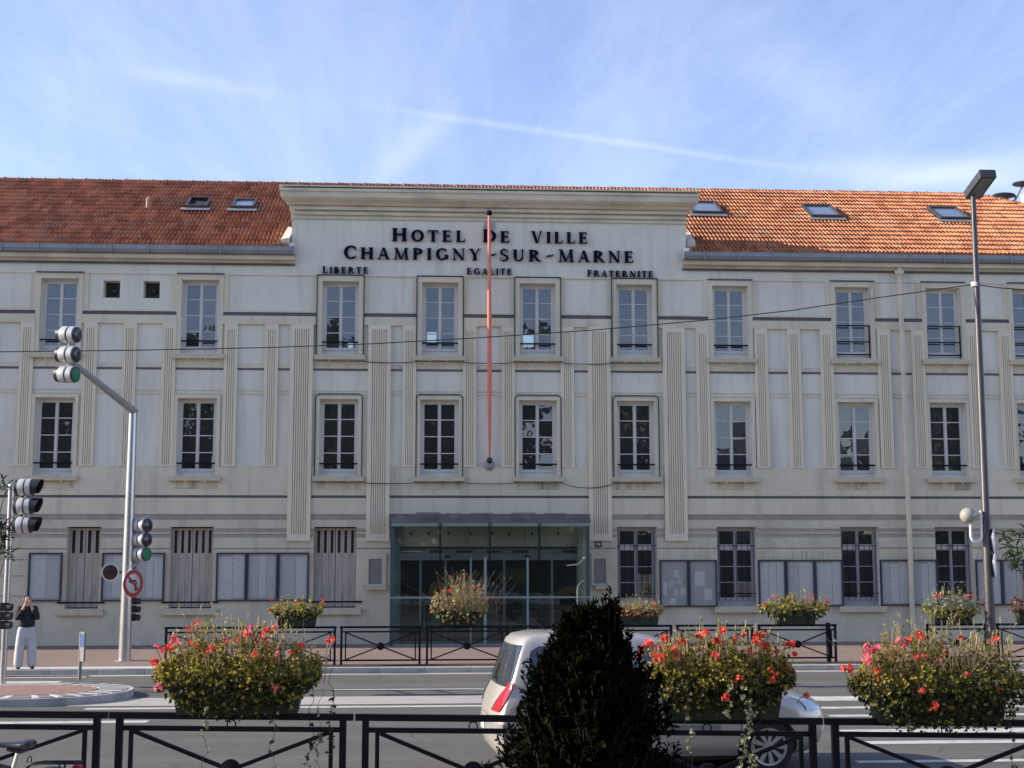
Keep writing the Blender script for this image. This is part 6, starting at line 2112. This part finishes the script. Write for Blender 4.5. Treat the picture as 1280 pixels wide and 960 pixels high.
# ------------------------------------------------------------------ the silver car
CARW = [(0.20, 0.12, 3.62, 0.74), (0.30, 0.035, 3.75, 0.80), (0.45, 0.0, 3.80, 0.835), (0.60, 0.0, 3.80, 0.85), (0.72, 0.015, 3.76, 0.85), (0.80, 0.035, 3.66, 0.845),
        (0.87, 0.06, 3.47, 0.835), (0.93, 0.09, 3.24, 0.82), (0.98, 0.115, 3.02, 0.808), (1.03, 0.125, 2.86, 0.797), (1.15, 0.165, 2.66, 0.772), (1.30, 0.21, 2.40, 0.732),
        (1.42, 0.25, 2.15, 0.69), (1.50, 0.29, 1.96, 0.65), (1.55, 0.35, 1.80, 0.60), (1.58, 0.50, 1.60, 0.50), (1.592, 0.85, 1.35, 0.34)]
KX = 1.06
CARW = [(z, a * 1.0, b * KX, c) for z, a, b, c in CARW]
def car_slice(z):
    for (z0, a0, b0, c0), (z1, a1, b1, c1) in zip(CARW[:-1], CARW[1:]):
        if z0 <= z <= z1:
            t = (z - z0) / (z1 - z0)
            return a0 + (a1 - a0) * t, b0 + (b1 - b0) * t, c0 + (c1 - c0) * t
    return CARW[-1][1:]
def car_outline(z, off=0.0):
    """right half outline (y<0) from rear centre to front centre; 44 points"""
    xr, xf, hw = car_slice(z)
    xr -= off; xf += off; hw += off
    rx, ry = min(0.13, (xf - xr) * 0.3), hw * 0.80
    fx, fy = min(0.60, (xf - xr) * 0.3), hw * 0.72
    P = []
    for k in range(5): P.append((xr, -(hw - ry) * k / 5))
    for k in range(10):
        a = (PI / 2) * k / 9
        P.append((xr + rx * (1 - math.cos(a)), -(hw - ry) - ry * math.sin(a)))
    for k in range(1, 15): P.append((xr + rx + (xf - fx - xr - rx) * k / 15, -hw))
    for k in range(10):
        a = (PI / 2) * k / 9
        P.append((xf - fx + fx * math.sin(a), -(hw - fy) - fy * math.cos(a)))
    for k in range(1, 6): P.append((xf, -(hw - fy) * (1 - k / 5)))
    return P
CAR_O = at_d(626, 930, 15.25)
car_rot = R(4.2)
# rear right corner of the bumper sits at local (0.28, -0.84)
corner = Matrix.Rotation(car_rot, 3, 'Z') @ Vector((0.10, -0.83, 0))
car = thing('car', 'champagne silver small people carrier driving past behind the evergreen shrub', 'car', (CAR_O.x - corner.x, CAR_O.y - corner.y, 0), car_rot)
mb = MB()
zs = [c[0] for c in CARW]
zz2 = []
for a, b in zip(zs[:-1], zs[1:]): zz2 += [a, (a + b) / 2]
zz2.append(zs[-1])
rings = []
for z in zz2:
    h = car_outline(z)
    full = h + [(x, -y) for x, y in h[-2:0:-1]]
    rings.append([(x, y, z) for x, y in full])
n = len(rings[0])
mb.add([p for r_ in rings for p in r_], [(i * n + k, i * n + (k + 1) % n, (i + 1) * n + (k + 1) % n, (i + 1) * n + k) for i in range(len(rings) - 1) for k in range(n)] + [tuple(range(n - 1, -1, -1)), tuple((len(rings) - 1) * n + k for k in range(n))])
body = mb.build('body', carpaint_m, car, smooth=True, auto=50)
WX = (0.64, 3.19)
cut = MB()
for x in WX:
    cut.lathe((x, 0, 0.30), (0, 1, 0), [(-1.2, 0.355), (1.2, 0.355)], 36)
cm = cut.build('wheel_cutter', blackp_m, car)
bm_ = body.modifiers.new('arches', 'BOOLEAN'); bm_.object = cm; bm_.operation = 'DIFFERENCE'; bm_.solver = 'EXACT'
bpy.context.view_layer.update()
dg = bpy.context.evaluated_depsgraph_get()
nm = bpy.data.meshes.new_from_object(body.evaluated_get(dg))
body.modifiers.clear()
body.data = nm
bpy.data.objects.remove(cm)
inn = MB()
for x in WX:
    inn.lathe((x, 0, 0.30), (0, 1, 0), [(-0.62, 0.35), (0.62, 0.35)], 28)
inn.box(0.4, 3.4, -0.60, 0.60, 0.14, 0.25)
inn.build('underside', blackp_m, car)
def patch_side(z0, z1, xa, xb, off, m, name, nz=8, nx=14, mirror=True, par=None):
    for s in (1, -1) if mirror else (1,):
        mb = MB()
        vs = []
        for j in range(nz + 1):
            z = z0 + (z1 - z0) * j / nz
            hw = car_slice(z)[2] + off
            a, b = xa(z), xb(z)
            for i in range(nx + 1):
                vs.append((a + (b - a) * i / nx, -hw * s, z))
        fs = []
        for j in range(nz):
            for i in range(nx):
                q = (j * (nx + 1) + i, j * (nx + 1) + i + 1, (j + 1) * (nx + 1) + i + 1, (j + 1) * (nx + 1) + i)
                fs.append(q if s > 0 else q[::-1])
        mb.add(vs, fs)
        mb.build(name, m, par or car, smooth=True)
def patch_outline(zfn, i0fn, i1fn, z0, z1, off, m, name, nz=8, nu=16, mirror=True, par=None, sides=None):
    """patch following the body outline between float indices"""
    for s in sides or ((1, -1) if mirror else (1,)):
        mb = MB()
        vs = []
        for j in range(nz + 1):
            z = z0 + (z1 - z0) * j / nz
            o = car_outline(z, off)
            a, b = i0fn((z - z0) / (z1 - z0)), i1fn((z - z0) / (z1 - z0))
            for i in range(nu + 1):
                u = a + (b - a) * i / nu
                k = min(len(o) - 2, int(u))
                t = u - k
                vs.append((o[k][0] + (o[k + 1][0] - o[k][0]) * t, (o[k][1] + (o[k + 1][1] - o[k][1]) * t) * s, z))
        fs = []
        for j in range(nz):
            for i in range(nu):
                q = (j * (nu + 1) + i, j * (nu + 1) + i + 1, (j + 1) * (nu + 1) + i + 1, (j + 1) * (nu + 1) + i)
                fs.append(q if s > 0 else q[::-1])
        mb.add(vs, fs)
        mb.build(name, m, par or car, smooth=True)
carglass_solid = M('dark_car_window', (0.02, 0.026, 0.032), 0.04, 0.1, spec=0.9, coat=0.5)
def rnd_lo(z, z0, z1, r): # rounds the corners of a window
    t = min((z - z0), (z1 - z)) / r
    return r * (1 - math.sqrt(max(0.0, 1 - (1 - min(1, t)) ** 2))) if t < 1 else 0.0
patch_side(1.02, 1.45, lambda z: 0.40 + (z - 1.02) * 0.10 + rnd_lo(z, 1.02, 1.45, 0.10), lambda z: 1.62, 0.004, carglass_solid, 'side_window')
patch_side(1.02, 1.45, lambda z: 1.69, lambda z: 2.70 - (z - 1.02) * 1.35 - rnd_lo(z, 1.02, 1.45, 0.05), 0.004, carglass_solid, 'side_window')
patch_outline(None, lambda t: 0.0, lambda t: 12.4 - 0.2 * (1 - t), 1.0, 1.46, 0.004, carglass_solid, 'rear_window', 10, 20)
patch_outline(None, lambda t: 33.5 + 0.5 * t, lambda t: 43.0, 1.06, 1.47, 0.004, carglass_solid, 'windscreen', 8, 14)
patch_outline(None, lambda t: 7.6 + 3.6 * t ** 1.3, lambda t: 10.9 + 3.0 * t ** 0.6, 0.73, 1.05, 0.012, redlens_m, 'tail_light', 9, 10)
patch_outline(None, lambda t: 7.0 + 1.7 * t, lambda t: 7.7 + 1.7 * t, 0.735, 0.90, 0.016, clearlens_m, 'reversing_lens', 3, 6)
patch_outline(None, lambda t: 31.5 + 1.0 * t, lambda t: 39.0 - 2.2 * t, 0.70, 0.86, 0.012, clearlens_m, 'headlight', 6, 12)
patch_outline(None, lambda t: 0.0, lambda t: 14.5, 0.44, 0.60, 0.010, cartrim_m, 'bumper_strip', 3, 16)
patch_outline(None, lambda t: 0.0, lambda t: 4.2, 0.475, 0.575, 0.018, plate_m, 'number_plate', 2, 4)
patch_outline(None, lambda t: 8.6, lambda t: 9.6, 0.48, 0.54, 0.016, redlens_m, 'reflector', 2, 3)
patch_side(0.50, 0.56, lambda z: 1.05, lambda z: 2.62, 0.012, cartrim_m, 'door_strip', 2, 8)
patch_side(0.36, 0.98, lambda z: 1.650, lambda z: 1.660, 0.003, blackp_m, 'door_gap', 4, 1)
patch_side(0.36, 0.98, lambda z: 2.86, lambda z: 2.87, 0.003, blackp_m, 'door_gap', 4, 1)
patch_side(0.60, 0.98, lambda z: 0.98 - 0.3 * max(0, 0.75 - z), lambda z: 0.99 - 0.3 * max(0, 0.75 - z), 0.003, blackp_m, 'door_gap', 4, 1)
patch_outline(None, lambda t: 0.0, lambda t: 7.3, 0.652, 0.660, 0.003, blackp_m, 'tailgate_gap', 1, 10)
# wheels
def wheel(x, y, s):
    w_ = MB().lathe((0, 0, 0), (0, -s, 0), [(-0.10, 0.20), (-0.10, 0.285), (-0.07, 0.300), (0.06, 0.300), (0.085, 0.287), (0.09, 0.215), (0.06, 0.205)], 36).build('wheel', rubber_m, car, (x, y, 0.30), smooth=True)
    MB().lathe((0, 0, 0), (0, -s, 0), [(0.03, 0.20), (0.035, 0.05)], 28).build('brake_disc', blackp_m, w_, smooth=True)
    rim = MB()
    rim.lathe((0, 0, 0), (0, -s, 0), [(0.05, 0.060), (0.086, 0.055), (0.09, 0.02)], 20)
    N = 9
    for k in range(N):
        a = 2 * PI * k / N
        d = Vector((math.cos(a), 0, math.sin(a)))
        t = Vector((-math.sin(a), 0, math.cos(a)))
        o = Vector((0, -s * 0.075, 0))
        q = [d * 0.045 + t * 0.016, d * 0.195 + t * 0.030, d * 0.195 - t * 0.030, d * 0.045 - t * 0.016]
        rim.add([o + p for p in q] + [p + Vector((0, -s * 0.045, 0)) for p in q], [(0, 1, 2, 3), (7, 6, 5, 4), (0, 4, 5, 1), (1, 5, 6, 2), (2, 6, 7, 3), (3, 7, 4, 0)])
    ringv = []
    for r0, yy in ((0.188, 0.06), (0.192, 0.088), (0.212, 0.094), (0.214, 0.06)):
        for k in range(36):
            a = 2 * PI * k / 36
            ringv.append((r0 * math.cos(a), -s * yy, r0 * math.sin(a)))
    rim.add(ringv, [(i * 36 + k, i * 36 + (k + 1) % 36, (i + 1) * 36 + (k + 1) % 36, (i + 1) * 36 + k) for i in range(3) for k in range(36)])
    rim.build('rim', alloy_m, w_)
for x in WX:
    wheel(x, -0.745, 1); wheel(x, 0.745, -1)
for s in (-1, 1):
    m_ = MB().sphere((2.36, s * 0.90, 1.02), 0.10, 12, 8, (0.8, 1.0, 0.75)).build('mirror', carpaint_m, car, smooth=True)
MB().tube([(0.75, 0.0, 1.585), (0.55, 0, 1.75)], 0.006, 6).build('aerial', blackp_m, car)

# ------------------------------------------------------------------ skin-grown figures
def skin_mesh(name, verts, edges, radii, m, sub=2, parent=None, loc=(0, 0, 0)):
    me = bpy.data.meshes.new(name)
    me.from_pydata([tuple(v) for v in verts], edges, [])
    o = bpy.data.objects.new(name, me)
    COL.objects.link(o)
    o.modifiers.new('skin', 'SKIN')
    for i, sv in enumerate(me.skin_vertices[0].data):
        r_ = radii[i]
        sv.radius = r_ if isinstance(r_, tuple) else (r_, r_)
        sv.use_root = (i == 0)
    ss = o.modifiers.new('sub', 'SUBSURF'); ss.levels = sub; ss.render_levels = sub
    bpy.context.view_layer.update()
    dg = bpy.context.evaluated_depsgraph_get()
    nm = bpy.data.meshes.new_from_object(o.evaluated_get(dg))
    nm.materials.clear(); nm.materials.append(m)
    nm.polygons.foreach_set('use_smooth', [True] * len(nm.polygons))
    o.modifiers.clear()
    o.data = nm
    o.parent = parent
    o.location = loc
    return o
pq = at_z(35, 834, PAV_Z)
person = thing('person', 'person in dark top and pale grey trousers standing at the kerb, hands at face', 'person', (pq.x, KERB_Y + 0.33, PAV_Z + 0.012), R(18))
V_, E_, RR_ = [], [], []
def sv(p, r, par=None):
    V_.append(p); RR_.append(r)
    if par is not None: E_.append((par, len(V_) - 1))
    return len(V_) - 1
pel = sv((0, 0, 0.86), (0.14, 0.10))
ab = sv((0, 0.0, 1.02), (0.12, 0.09), pel)
ch = sv((0, 0.01, 1.20), (0.14, 0.095), ab)
nb_ = sv((0, 0.01, 1.30), (0.10, 0.07), ch)
nk = sv((0, 0.0, 1.36), 0.048, nb_)
h0 = sv((0, -0.015, 1.415), (0.062, 0.072), nk)
h1 = sv((0, -0.01, 1.485), (0.075, 0.092), h0)
h2 = sv((0, 0.0, 1.545), (0.055, 0.07), h1)
for s in (-1, 1):
    sh = sv((s * 0.15, 0.01, 1.285), 0.055, nb_)
    el = sv((s * 0.20, -0.10, 1.06), 0.042, sh)
    wr = sv((s * 0.075, -0.175, 1.335), 0.027, el)
    pm = sv((s * 0.045, -0.165, 1.395), (0.032, 0.018), wr)
    th_ = sv((s * 0.035 - s * 0.03, -0.15, 1.41), 0.010, pm)
    for k, (dx, ln) in enumerate(((-0.024, 0.062), (-0.008, 0.072), (0.008, 0.068), (0.023, 0.054))):
        f1 = sv((s * 0.045 + s * dx, -0.160, 1.395 + ln * 0.55), 0.009, pm)
        f2 = sv((s * 0.042 + s * dx * 0.9, -0.145, 1.395 + ln), 0.008, f1)
    hp = sv((s * 0.09, 0.0, 0.80), 0.095, pel)
    kn = sv((s * 0.105, -0.01, 0.46), 0.062, hp)
    an = sv((s * 0.12, 0.02, 0.09), 0.040, kn)
    ft = sv((s * 0.13, -0.10, 0.04), (0.038, 0.03), an)
bodyp = skin_mesh('body', V_, E_, RR_, skin_m, 2, person)
def cl(name, chain_list, m, sub=2):
    V, E, RR = [], [], []
    idx = {}
    for ch_ in chain_list:
        prev = None
        for (k, p, r_) in ch_:
            if k not in idx:
                V.append(p); RR.append(r_); idx[k] = len(V) - 1
            if prev is not None and (prev, idx[k]) not in E: E.append((prev, idx[k]))
            prev = idx[k]
    return skin_mesh(name, V, E, RR, m, sub, person)
cl('jacket', [[('a', (0, 0, 0.82), (0.20, 0.15)), ('b', (0, 0, 1.00), (0.185, 0.14)), ('c', (0, 0.01, 1.18), (0.175, 0.13)), ('d', (0, 0.01, 1.29), (0.13, 0.095)), ('n', (0, 0.005, 1.345), (0.068, 0.065))],
              [('d', 0, 0), ('sl', (-0.165, 0.01, 1.28), 0.075), ('el', (-0.215, -0.10, 1.05), 0.062), ('wl', (-0.10, -0.165, 1.28), 0.045)],
              [('d', 0, 0), ('sr', (0.165, 0.01, 1.28), 0.075), ('er', (0.215, -0.10, 1.05), 0.062), ('wr', (0.10, -0.165, 1.28), 0.045)]], cloth_dark_m)
cl('trousers', [[('p', (0, 0, 1.0), (0.165, 0.125)), ('q', (0, 0, 0.82), (0.18, 0.13))],
                [('q', 0, 0), ('hl', (-0.10, 0.0, 0.70), 0.115), ('kl', (-0.125, -0.01, 0.42), 0.105), ('al', (-0.145, 0.01, -0.0), 0.11)],
                [('q', 0, 0), ('hr', (0.10, 0.0, 0.70), 0.115), ('kr', (0.125, -0.01, 0.42), 0.105), ('ar', (0.145, 0.01, -0.0), 0.11)]], cloth_grey_m)
for s in (-1, 1):
    cl('shoe', [[('h', (s * 0.14, 0.05, 0.035), (0.042, 0.035)), ('m', (s * 0.145, -0.05, 0.032), (0.047, 0.032)), ('t', (s * 0.15, -0.15, 0.025), (0.040, 0.024))]], blackp_m, 2)
cl('hair', [[('u', (0, 0.03, 1.56), (0.068, 0.075)), ('v', (0, 0.05, 1.49), (0.085, 0.075)), ('w', (0, 0.06, 1.40), (0.075, 0.05))]], hair_m, 2)
for s in (-1, 1):
    MB().sphere((s * 0.03, -0.098, 1.492), 0.012, 8, 6).build('eye', blackp_m, person, smooth=True)
    MB().sphere((s * 0.078, 0.0, 1.475), 0.024, 8, 6, (0.5, 1, 1.3)).build('ear', skin_m, person, smooth=True)
MB().sphere((0, -0.112, 1.468), 0.016, 8, 6, (0.8, 1.1, 1.4)).build('nose', skin_m, person, smooth=True)
MB().sphere((0, -0.095, 1.432), 0.018, 8, 6, (1.3, 0.7, 0.4)).build('mouth', M('lips', (0.36, 0.13, 0.11), 0.5, 0.05), person, smooth=True)

# ------------------------------------------------------------------ bicycle
bq = at_d(22, 927, 10.0)
bike = thing('bicycle', 'dark bicycle parked at the bottom left corner with black saddle and rear rack', 'bicycle', (bq.x, bq.y, NEAR_Z), R(-4))
def bt_(pts, r, name, m, par=None, r2=None): return MB().tube(pts, r, 8, True, r2).build(name, m, par or bike, smooth=True)
RH, FH, BB = Vector((0.27, 0, 0.30)), Vector((-0.72, 0, 0.30)), Vector((-0.13, 0, 0.25))
ST = Vector((-0.035, 0, 0.60))
HT, HB = Vector((-0.56, 0, 0.72)), Vector((-0.60, 0, 0.58))
fr = MB()
for a, b, r_ in ((BB, ST, 0.018), (ST, HT, 0.016), (BB, HB, 0.02), (HT + Vector((0.01, 0, 0.04)), HB - Vector((0.012, 0, 0.04)), 0.022)):
    fr.tube([a, b], r_, 8)
for s in (-0.06, 0.06):
    fr.tube([BB + Vector((0, s * 0.5, 0)), RH + Vector((0, s, 0))], 0.010, 6)
    fr.tube([ST + Vector((0, s * 0.3, -0.03)), RH + Vector((0, s, 0))], 0.009, 6)
    fr.tube([HB + Vector((0, s * 0.6, -0.04)), FH + Vector((0, s, 0))], 0.012, 6)
fr.build('frame', M('dark_bike_paint', (0.02, 0.022, 0.04), 0.3, 0.2), bike, smooth=True)
for c in (RH, FH):
    wv = MB()
    n1, n2 = 36, 8
    vs = []
    for i in range(n1):
        a = 2 * PI * i / n1
        for k in range(n2):
            b = 2 * PI * k / n2
            rr = 0.285 + 0.018 * math.cos(b)
            vs.append((c.x + rr * math.cos(a), 0.018 * math.sin(b), c.z + rr * math.sin(a)))
    wv.add(vs, [(i * n2 + k, ((i + 1) % n1) * n2 + k, ((i + 1) % n1) * n2 + (k + 1) % n2, i * n2 + (k + 1) % n2) for i in range(n1) for k in range(n2)])
    wo = wv.build('wheel', rubber_m, bike, smooth=True)
    sp = MB()
    for i in range(20):
        a = 2 * PI * i / 20
        sp.tube([c + Vector((0.02 * math.cos(a + 1.2), (-1) ** i * 0.025, 0.02 * math.sin(a + 1.2))), c + Vector((0.27 * math.cos(a), 0, 0.27 * math.sin(a)))], 0.0014, 4)
    sp.tube([c + Vector((0, -0.05, 0)), c + Vector((0, 0.05, 0))], 0.018, 8)
    sp.build('spokes', chrome_m, wo)
mg = MB()
vs = []
N = 20
for i in range(N + 1):
    a = R(-10 + 190 * i / N)
    for y, dr in ((-0.03, -0.012), (0, 0.0), (0.03, -0.012)):
        vs.append((RH.x + (0.318 + dr) * math.cos(a), y, RH.z + (0.318 + dr) * math.sin(a)))
mg.add(vs, [(3 * i + k, 3 * i + k + 1, 3 * i + k + 4, 3 * i + k + 3) for i in range(N) for k in range(2)])
mg.build('mudguard', M('blue_mudguard', (0.02, 0.03, 0.10), 0.3, 0.1, coat=0.4), bike, smooth=True)
bt_([ST, Vector((0.0, 0, 0.735))], 0.014, 'seat_post', chrome_m)
# saddle: lofted sections nose to tail
sd = MB()
secs = []
for x, w_, h_, zc in ((-0.19, 0.018, 0.014, 0.765), (-0.13, 0.022, 0.020, 0.768), (-0.05, 0.034, 0.026, 0.766), (0.02, 0.062, 0.032, 0.768), (0.07, 0.082, 0.034, 0.776), (0.10, 0.080, 0.030, 0.780), (0.12, 0.05, 0.018, 0.778)):
    secs.append([(x, w_ * math.cos(2 * PI * k / 14), zc + h_ * (math.sin(2 * PI * k / 14) if math.sin(2 * PI * k / 14) > 0 else 0.9 * math.sin(2 * PI * k / 14))) for k in range(14)])
sd.add([p for s in secs for p in s], [(i * 14 + k, i * 14 + (k + 1) % 14, (i + 1) * 14 + (k + 1) % 14, (i + 1) * 14 + k) for i in range(6) for k in range(14)] + [tuple(range(13, -1, -1)), tuple(6 * 14 + k for k in range(14))])
sd.build('saddle', saddle_m, bike, smooth=True, auto=80)
MB().tube([(-0.08, 0, 0.745), (0.0, 0, 0.725), (0.08, 0, 0.75)], 0.02, 8).build('saddle_clamp', blackp_m, bike, smooth=True)
rk = MB()
for y in (-0.055, 0, 0.055):
    rk.tube([(0.02, y * 0.5, 0.575), (0.10, y, 0.632), (0.18, y, 0.645), (0.46, y, 0.645)], 0.008, 6)
rk.tube([(0.46, -0.055, 0.645), (0.47, 0, 0.645), (0.46, 0.055, 0.645)], 0.008, 6)
for y in (-0.065, 0.065):
    rk.tube([(0.33, y, 0.645), RH + Vector((0.02, y, 0))], 0.007, 6)
rk.build('rear_rack', iron_m, bike, smooth=True)
MB().tube([(0.07, 0, 0.645), (0.075, 0, 0.68), (0.09, 0, 0.69), (0.10, 0, 0.68), (0.10, 0, 0.645)], 0.004, 6).build('rack_clip', iron_m, bike, smooth=True)
MB().lathe((0.455, -0.04, 0.60), (0.5, -1, 0), [(0, 0.045), (0.02, 0.043), (0.03, 0.02)], 16).build('rear_reflector', redlens_m, bike, smooth=True)
hb_ = MB()
hb_.tube([HT, HT + Vector((0.01, 0, 0.12)), HT + Vector((-0.04, 0, 0.15))], 0.013, 8)
hb_.tube([HT + Vector((0.14, -0.26, 0.17)), HT + Vector((0.0, -0.20, 0.17)), HT + Vector((-0.04, 0, 0.15)), HT + Vector((0.0, 0.20, 0.17)), HT + Vector((0.14, 0.26, 0.17))], 0.011, 8)
hb_.build('handlebar', chrome_m, bike, smooth=True)
MB().lathe(BB + Vector((0, -0.045, 0)), (0, 1, 0), [(0, 0.085), (0.004, 0.085)], 24).build('chainring', chrome_m, bike)
cr = MB()
for s, a in ((-1, 0.6), (1, 0.6 + PI)):
    e = BB + Vector((0.16 * math.cos(a), s * 0.07, 0.16 * math.sin(a)))
    cr.tube([BB + Vector((0, s * 0.06, 0)), e], 0.010, 6)
    cr.box(e.x - 0.04, e.x + 0.04, e.y - 0.05 * (s < 0) * 2 * 0.5 - 0.01, e.y + 0.05 * (s > 0) + 0.01, e.z - 0.01, e.z + 0.01)
cr.build('crank', chrome_m, bike)

# ------------------------------------------------------------------ what the windows mirror: trees and a house across the road, behind the viewer
def street_tree(x, y, h_, cr_, seed, label):
    t = thing('street_tree', label, 'tree', (x, y, NEAR_Z), 0, 'trees behind the viewpoint')
    r = random.Random(seed)
    tk = MB().tube([(0, 0, 0), (0.05, 0.02, h_ * 0.25), (0.0, 0.05, h_ * 0.5), (0.1, 0, h_ * 0.8)], [0.26, 0.2, 0.15, 0.05], 10)
    lf = MB()
    cl_ = []
    for i in range(32):
        a = r.uniform(0, 2 * PI)
        zz_ = h_ * r.uniform(0.10, 0.98)
        rr = cr_ * math.sqrt(max(0.05, 1 - ((zz_ / h_ - 0.62) / 0.58) ** 2)) * r.uniform(0.3, 0.95)
        c = Vector((rr * math.cos(a), rr * math.sin(a), zz_))
        cl_.append(c)
        tk.tube([(0, 0, zz_ * 0.6), c * 0.6 + Vector((0, 0, zz_ * 0.35)), c], 0.06, 6, False, r2=0.015)
    for c in cl_:
        R_ = cr_ * r.uniform(0.28, 0.45)
        for k in range(330):
            q = c + rvec(r) * R_ * r.random() ** 0.4
            leaf_poly(lf, q, rvec(r), rvec(r), 0.55, 0.42, 0.15)
    tk.build('trunk', bark_m, t, smooth=True)
    f = lf.build('crown', treeleaf_m, t); f['kind'] = 'stuff'
lt = ['tall broad street tree on the viewer\'s own side of the road', 'rounded street tree on the viewer\'s own side of the road']
for i, (x, y, h_, c_) in enumerate(((-27, -13, 14.0, 5.5), (-15, -16, 16.5, 6.0), (-5, -14, 16.0, 5.5), (5.0, -17, 15.5, 5.8), (13.5, -15, 12.0, 4.6), (36, -14, 13.0, 5.0))):
    street_tree(x, y, h_, c_, 70 + i, 'broad street tree behind the viewer, %s of its row from the left' % ('first', 'second', 'third', 'fourth', 'fifth', 'sixth')[i])
hd = thing('added_screen', 'long tall leafy screen added unseen behind the viewer to darken the ground-floor panes', 'added_screen', (0, -10.5, NEAR_Z))  # unseen, added to keep the bright horizon out of the lower panes
MB().box(-40, 40, -0.45, 0.45, 0, 3.0).build('twigs', shrubwood_m, hd)
lf = MB()
rh = random.Random(9)
for i in range(9000):
    q = Vector((rh.uniform(-40, 40), rh.choice((-1, 1)) * rh.uniform(0.42, 0.62), rh.uniform(0.02, 3.2)))
    leaf_poly(lf, q, rvec(rh), rvec(rh), 0.28, 0.18, 0.15)
f = lf.build('foliage', treeleaf_m, hd); f['kind'] = 'stuff'
hs = thing('opposite_house', 'plain ochre house with tiled gable behind the viewer, mirrored in the right-hand windows', 'house', (25, -22, NEAR_Z))
MB().box(-6, 6, -5, 5, 0, 7.5).build('wall', farwall_m, hs)
mb = MB()
mb.add([(-6.4, 5.4, 7.4), (6.4, 5.4, 7.4), (6.4, 0, 11), (-6.4, 0, 11), (-6.4, -5.4, 7.4), (6.4, -5.4, 7.4)], [(0, 1, 2, 3), (3, 2, 5, 4), (0, 3, 4), (1, 5, 2)])
mb.build('roof', farroof_m, hs)
for x in (-4, -1.3, 1.3, 4):
    for z in (1.2, 4.3):
        MB().box(x - 0.5, x + 0.5, 4.98, 5.05, z, z + 1.6).build('window', dark_m, hs)
